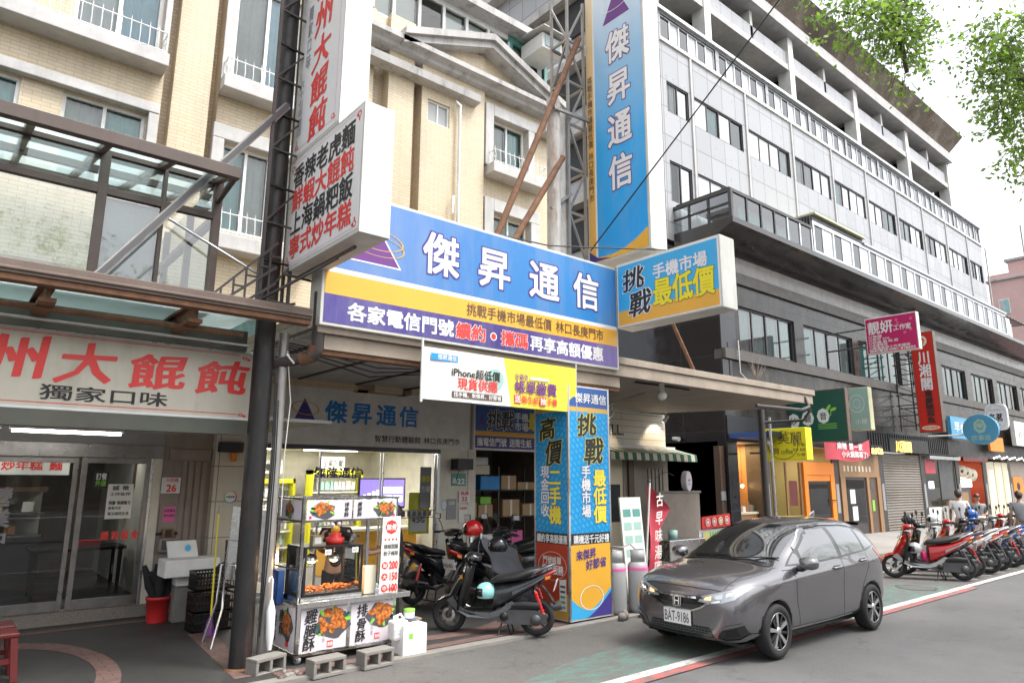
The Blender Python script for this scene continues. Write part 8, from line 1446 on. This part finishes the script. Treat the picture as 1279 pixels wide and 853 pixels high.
    # interior hint behind glass is dark; wheels
    for xx in (WX,-WX):
        for s in (-1,1):
            b=MB(); y=s*.745; sg=s; w=.095; r=.302
            b.lathe([(.205,-w*.8),(.22,-w),(.27,-w),(.292,-w*.85),(r,-w*.55),(r,w*.55),(.292,w*.85),(.27,w),(.22,w),(.205,w*.8)],(xx,y,r),(0,1,0),'rubber',40); 
            wh=Bc('wheel',b); b=MB(); b.lathe([(.206,-.09),(.20,-.06),(.185,-.0),(.185,.0),(.20,.06),(.206,.09)],(xx,y,r),(0,1,0),'gloss_black',40); b.lathe([(.0,.02*sg),(.19,.02*sg)],(xx,y,r),(0,1,0),'plastic_black',32); b.lathe([(.196,sg*.082),(.207,sg*.088),(.209,sg*.08)],(xx,y,r),(0,1,0),'alu',40)
            for k in range(10):
                a=2*PI*k/10+.2; d=Vector((math.cos(a),0,math.sin(a))); tn=Vector((-math.sin(a),0,math.cos(a))); wide=.046 if k%2==0 else .022; c0=Vector((xx,y,r)); f0=sg*.078
                q=[c0+d*.04-tn*.016+Y_*f0*1.0,c0+d*.04+tn*.016+Y_*f0*1.0,c0+d*.2+tn*wide*.55+Y_*sg*.084,c0+d*.2-tn*wide*.55+Y_*sg*.084]; q2=[p-Y_*sg*.03 for p in q]
                b.add(q+q2,[(0,1,2,3),(0,4,5,1),(1,5,6,2),(2,6,7,3),(3,7,4,0)],'alu' if k%2==0 else 'gloss_black')
            b.lathe([(0,sg*.092),(.028,sg*.092),(.042,sg*.086),(.046,sg*.07)],(xx,y,r),(0,1,0),'alu',20); 
            for k in range(5): a=2*PI*k/5; b.lathe([(0,sg*.083),(.008,sg*.083),(.008,sg*.07)],(xx+.03*math.cos(a),y,r+.03*math.sin(a)),(0,1,0),'dgrey',6)
            Bc('rim',b,wh)
    return car
hatchback('dark grey five door hatchback with amber indicators lit, stopped over the green lane',(9.09,5.33,0),PI)
# ---------------------------------------------------------------- street trees and the median they stand on
def leafmat(name,c1,c2):
    m,t,p,N,L=nodes(name); N.remove(p); out=N['Material Output']; v=coords(t); c=ramp(t,noise(t,v,1.3,3),[(.3,c1),(.7,c2)])
    d=N.new('ShaderNodeBsdfDiffuse'); tr=N.new('ShaderNodeBsdfTranslucent'); g=N.new('ShaderNodeBsdfGlossy'); g.inputs['Roughness'].default_value=.35
    L.new(c,d.inputs[0]); L.new(mixc(t,1.0,c,(1.0,1.25,.5),'MULTIPLY'),tr.inputs[0]); m1=N.new('ShaderNodeMixShader'); m1.inputs[0].default_value=.6; L.new(d.outputs[0],m1.inputs[1]); L.new(tr.outputs[0],m1.inputs[2])
    m2=N.new('ShaderNodeMixShader'); m2.inputs[0].default_value=.06; L.new(m1.outputs[0],m2.inputs[1]); L.new(g.outputs[0],m2.inputs[2]); L.new(m2.outputs[0],out.inputs[0])
leafmat('leaf',(.18,.26,.06),(.32,.42,.13)); leafmat('leaf_dark',(.11,.17,.04),(.20,.28,.08)); mat('bark',(.10,.085,.07),.9,var=.3,bmp=.5,bscale=20)
def leaves(b,c,rx,rz,n,r,size=.085,droop=.5):
    """sprays of small leaves hanging from twigs spread through an uneven clump"""
    c=Vector(c); k=0; m_=r.choice(['leaf','leaf','leaf_dark'])
    while k<n:
        d=Vector((r.gauss(0,1),r.gauss(0,1),r.gauss(0,1))).normalized()*(r.random()**.45); p=c+Vector((d.x*rx,d.y*rx,d.z*rz)); out=Vector((d.x,d.y,-droop+.3*d.z)).normalized(); L_=r.uniform(.18,.5)
        b.tube([p,p+out*L_*.5+Vector((0,0,.02)),p+out*L_],[.006,.004,.002],'bark',3,False)
        for j in range(r.randint(7,13)):
            q=p+out*L_*r.random()+Vector((r.gauss(0,.05),r.gauss(0,.05),r.gauss(0,.05))); a=Vector((r.gauss(0,1),r.gauss(0,1),r.gauss(-.5,.8))).normalized(); w=a.cross(Vector((r.gauss(0,1),r.gauss(0,1),r.gauss(0,1)))).normalized(); s=size*r.uniform(.6,1.25)
            b.add([q,q+a*s*.5+w*s*.27,q+a*s,q+a*s*.5-w*s*.27],[(0,1,2,3)],m_ if r.random()<.8 else 'leaf'); k+=1
def tree(label,x,y,limbs,clumps,seed,h=4.5):
    r=random.Random(seed); t=thing('street_tree',label,'tree',(x,y,0),'trees along the street median'); b=MB(); b.tube([(x,y,-.02),(x+.03,y,.6),(x-.05,y+.05,h*.6),(x,y+.1,h)],[.26,.19,.16,.13],'bark',12)
    for path in limbs: n=len(path); b.tube(path,[.055*(1-i/n)+.008 for i in range(n)],'bark',7)
    b.build('trunk',t); b=MB()
    for c,rx,rz,n in clumps: leaves(b,c,rx*1.08,rz*1.08,int(n*.62),r)
    b.build('crown',t); return t
T0=(12.2,.35)
main=tree('leafy street tree whose light green branches hang into the top right corner',T0[0],T0[1],
 [[(12.2,.45,4.4),(11.6,1.2,7.0),(10.6,2.0,9.3),(9.7,2.7,9.2),(9.25,3.0,8.55),(8.95,3.2,8.2),(8.7,3.45,8.25)],[(9.25,3.0,8.55),(9.3,3.0,8.0),(9.36,2.98,7.4)],[(12.2,.45,4.4),(11.3,1.4,6.3),(10.6,2.0,7.2),(10.2,2.05,6.9)],[(10.6,2.0,7.2),(10.2,2.05,7.7)],[(12.2,.45,4.4),(12.8,-.6,6.5),(13.5,-1.5,8.2)],[(12.2,.45,4.4),(12.4,.6,7),(12.5,.6,9.5)],[(12.2,.45,4.4),(10.9,1.6,5.6),(10.4,1.95,6.1)]],
 [((8.99,3.15,8.11),.32,.25,900),((9.17,3.02,7.9),.30,.28,900),((8.8,3.43,8.26),.3,.2,380),((9.34,3.0,7.62),.22,.24,360),((9.2,2.9,8.35),.42,.28,520),((8.9,3.4,8.5),.45,.25,480),((9.36,2.98,7.35),.12,.14,50),((8.66,3.58,8.3),.16,.12,110),
  ((10.08,2.03,7.62),.38,.40,1100),((10.2,2.05,7.1),.34,.36,1000),((10.05,2.05,8.0),.3,.3,420),((10.3,2.08,6.55),.3,.35,380),((10.4,1.95,6.1),.25,.3,220),((10.1,1.95,6.85),.3,.3,300),((10.55,1.95,5.5),.14,.14,60),((10.9,1.9,6.9),.6,.7,900),((11.4,2.0,7.8),.8,.8,1300),((11.8,.8,9.2),1.3,.9,1500),((13.2,-.8,8.4),1.4,1.0,1500),((12.6,.4,7.4),1.2,.9,1200),((13.6,1.0,7.6),1.0,.8,900)],3)
def plain(label,x,y,seed):
    r=random.Random(seed); L_=[[(x,y+.1,4.4),(x+2.2*math.cos(a),y+2.0*math.sin(a),6.6),(x+3.0*math.cos(a),y+2.6*math.sin(a),7.6)] for a in (0.3,2.2,4.2,5.2)]
    return tree(label,x,y,L_,[((x+r.uniform(-2.6,2.6),y+r.uniform(-2.2,2.2),6.9+r.uniform(-1.1,1.6)),r.uniform(.9,1.4),r.uniform(.7,1.0),620) for _ in range(9)],seed)
plain('street tree on the median behind the photographer, mirrored in the glass box on the awning',1.0,-4.5,5); plain('street tree on the median beyond the car, mirrored in its side',9.0,-5.0,6); plain('street tree on the median further along, mirrored in the office block',20,-4.0,8)
tp_=plain('street tree on the far median mirrored in the dark stone band of the office block',29,-4.5,9)
for x_ in (38,47,57):
    c_=copy_tree(tp_); c_.location=(x_,-4.5+R.uniform(-.4,.4),0); c_.rotation_euler.z=R.uniform(0,6)
md=thing('median_barrier','low concrete median barrier in white and brown lengths, mirrored in the wonton shop glass','barrier',(8,-3.2,0))
for k in range(14): b=MB(); x=-18+4*k; b.prism([(-3.5,0),(-2.9,0),(-3.05,.75),(-3.35,.75)],0,x,x+3.98,'white_paint' if k%2 else 'rust'); b.build('length',md,.02)

for x0,x1,h,wl,l,st in ((-26,4,8.5,'cream_tile','cream apartment block across the street, mirrored in the car windows',3.1),(5,31,9.5,'cream_tile_side','tan apartment block across the street, mirrored in the office windows',3.2),(32,62,8,'pink_tile','pink apartment block across the street, mirrored in the far windows',3.0)):
    t=thing('apartment_building',l,'building',((x0+x1)/2,-30,0)); b=MB(); b.box(x0,x1,-40,-30,0,h,wl); b.build('wall',t); b=MB(); b.box(x0-.2,x1+.2,-40,-29.7,h,h+.4,'cornice_stone'); b.build('roof',t); b=MB(); z=4.6
    while z<h-1.5:
        x=x0+1.2
        while x<x1-2.4: b.quad((x,-29.98,z),(x+1.9,-29.98,z),(x+1.9,-29.98,z+1.4),(x,-29.98,z+1.4),'sky_white_pane' if int(x*7+z)%3 else 'dark_in'); b.box(x-.1,x+2,-30,-29.9,z-.1,z,'alu_white'); x+=st
        z+=3
    b.build('window',t); b=MB(); b.box(x0+.4,x1-.4,-30,-29.95,.2,3.0,'dark_in'); b.box(x0,x1,-29.95,-29.6,3.05,3.9,'sign_back'); b.build('shop_openings',t)
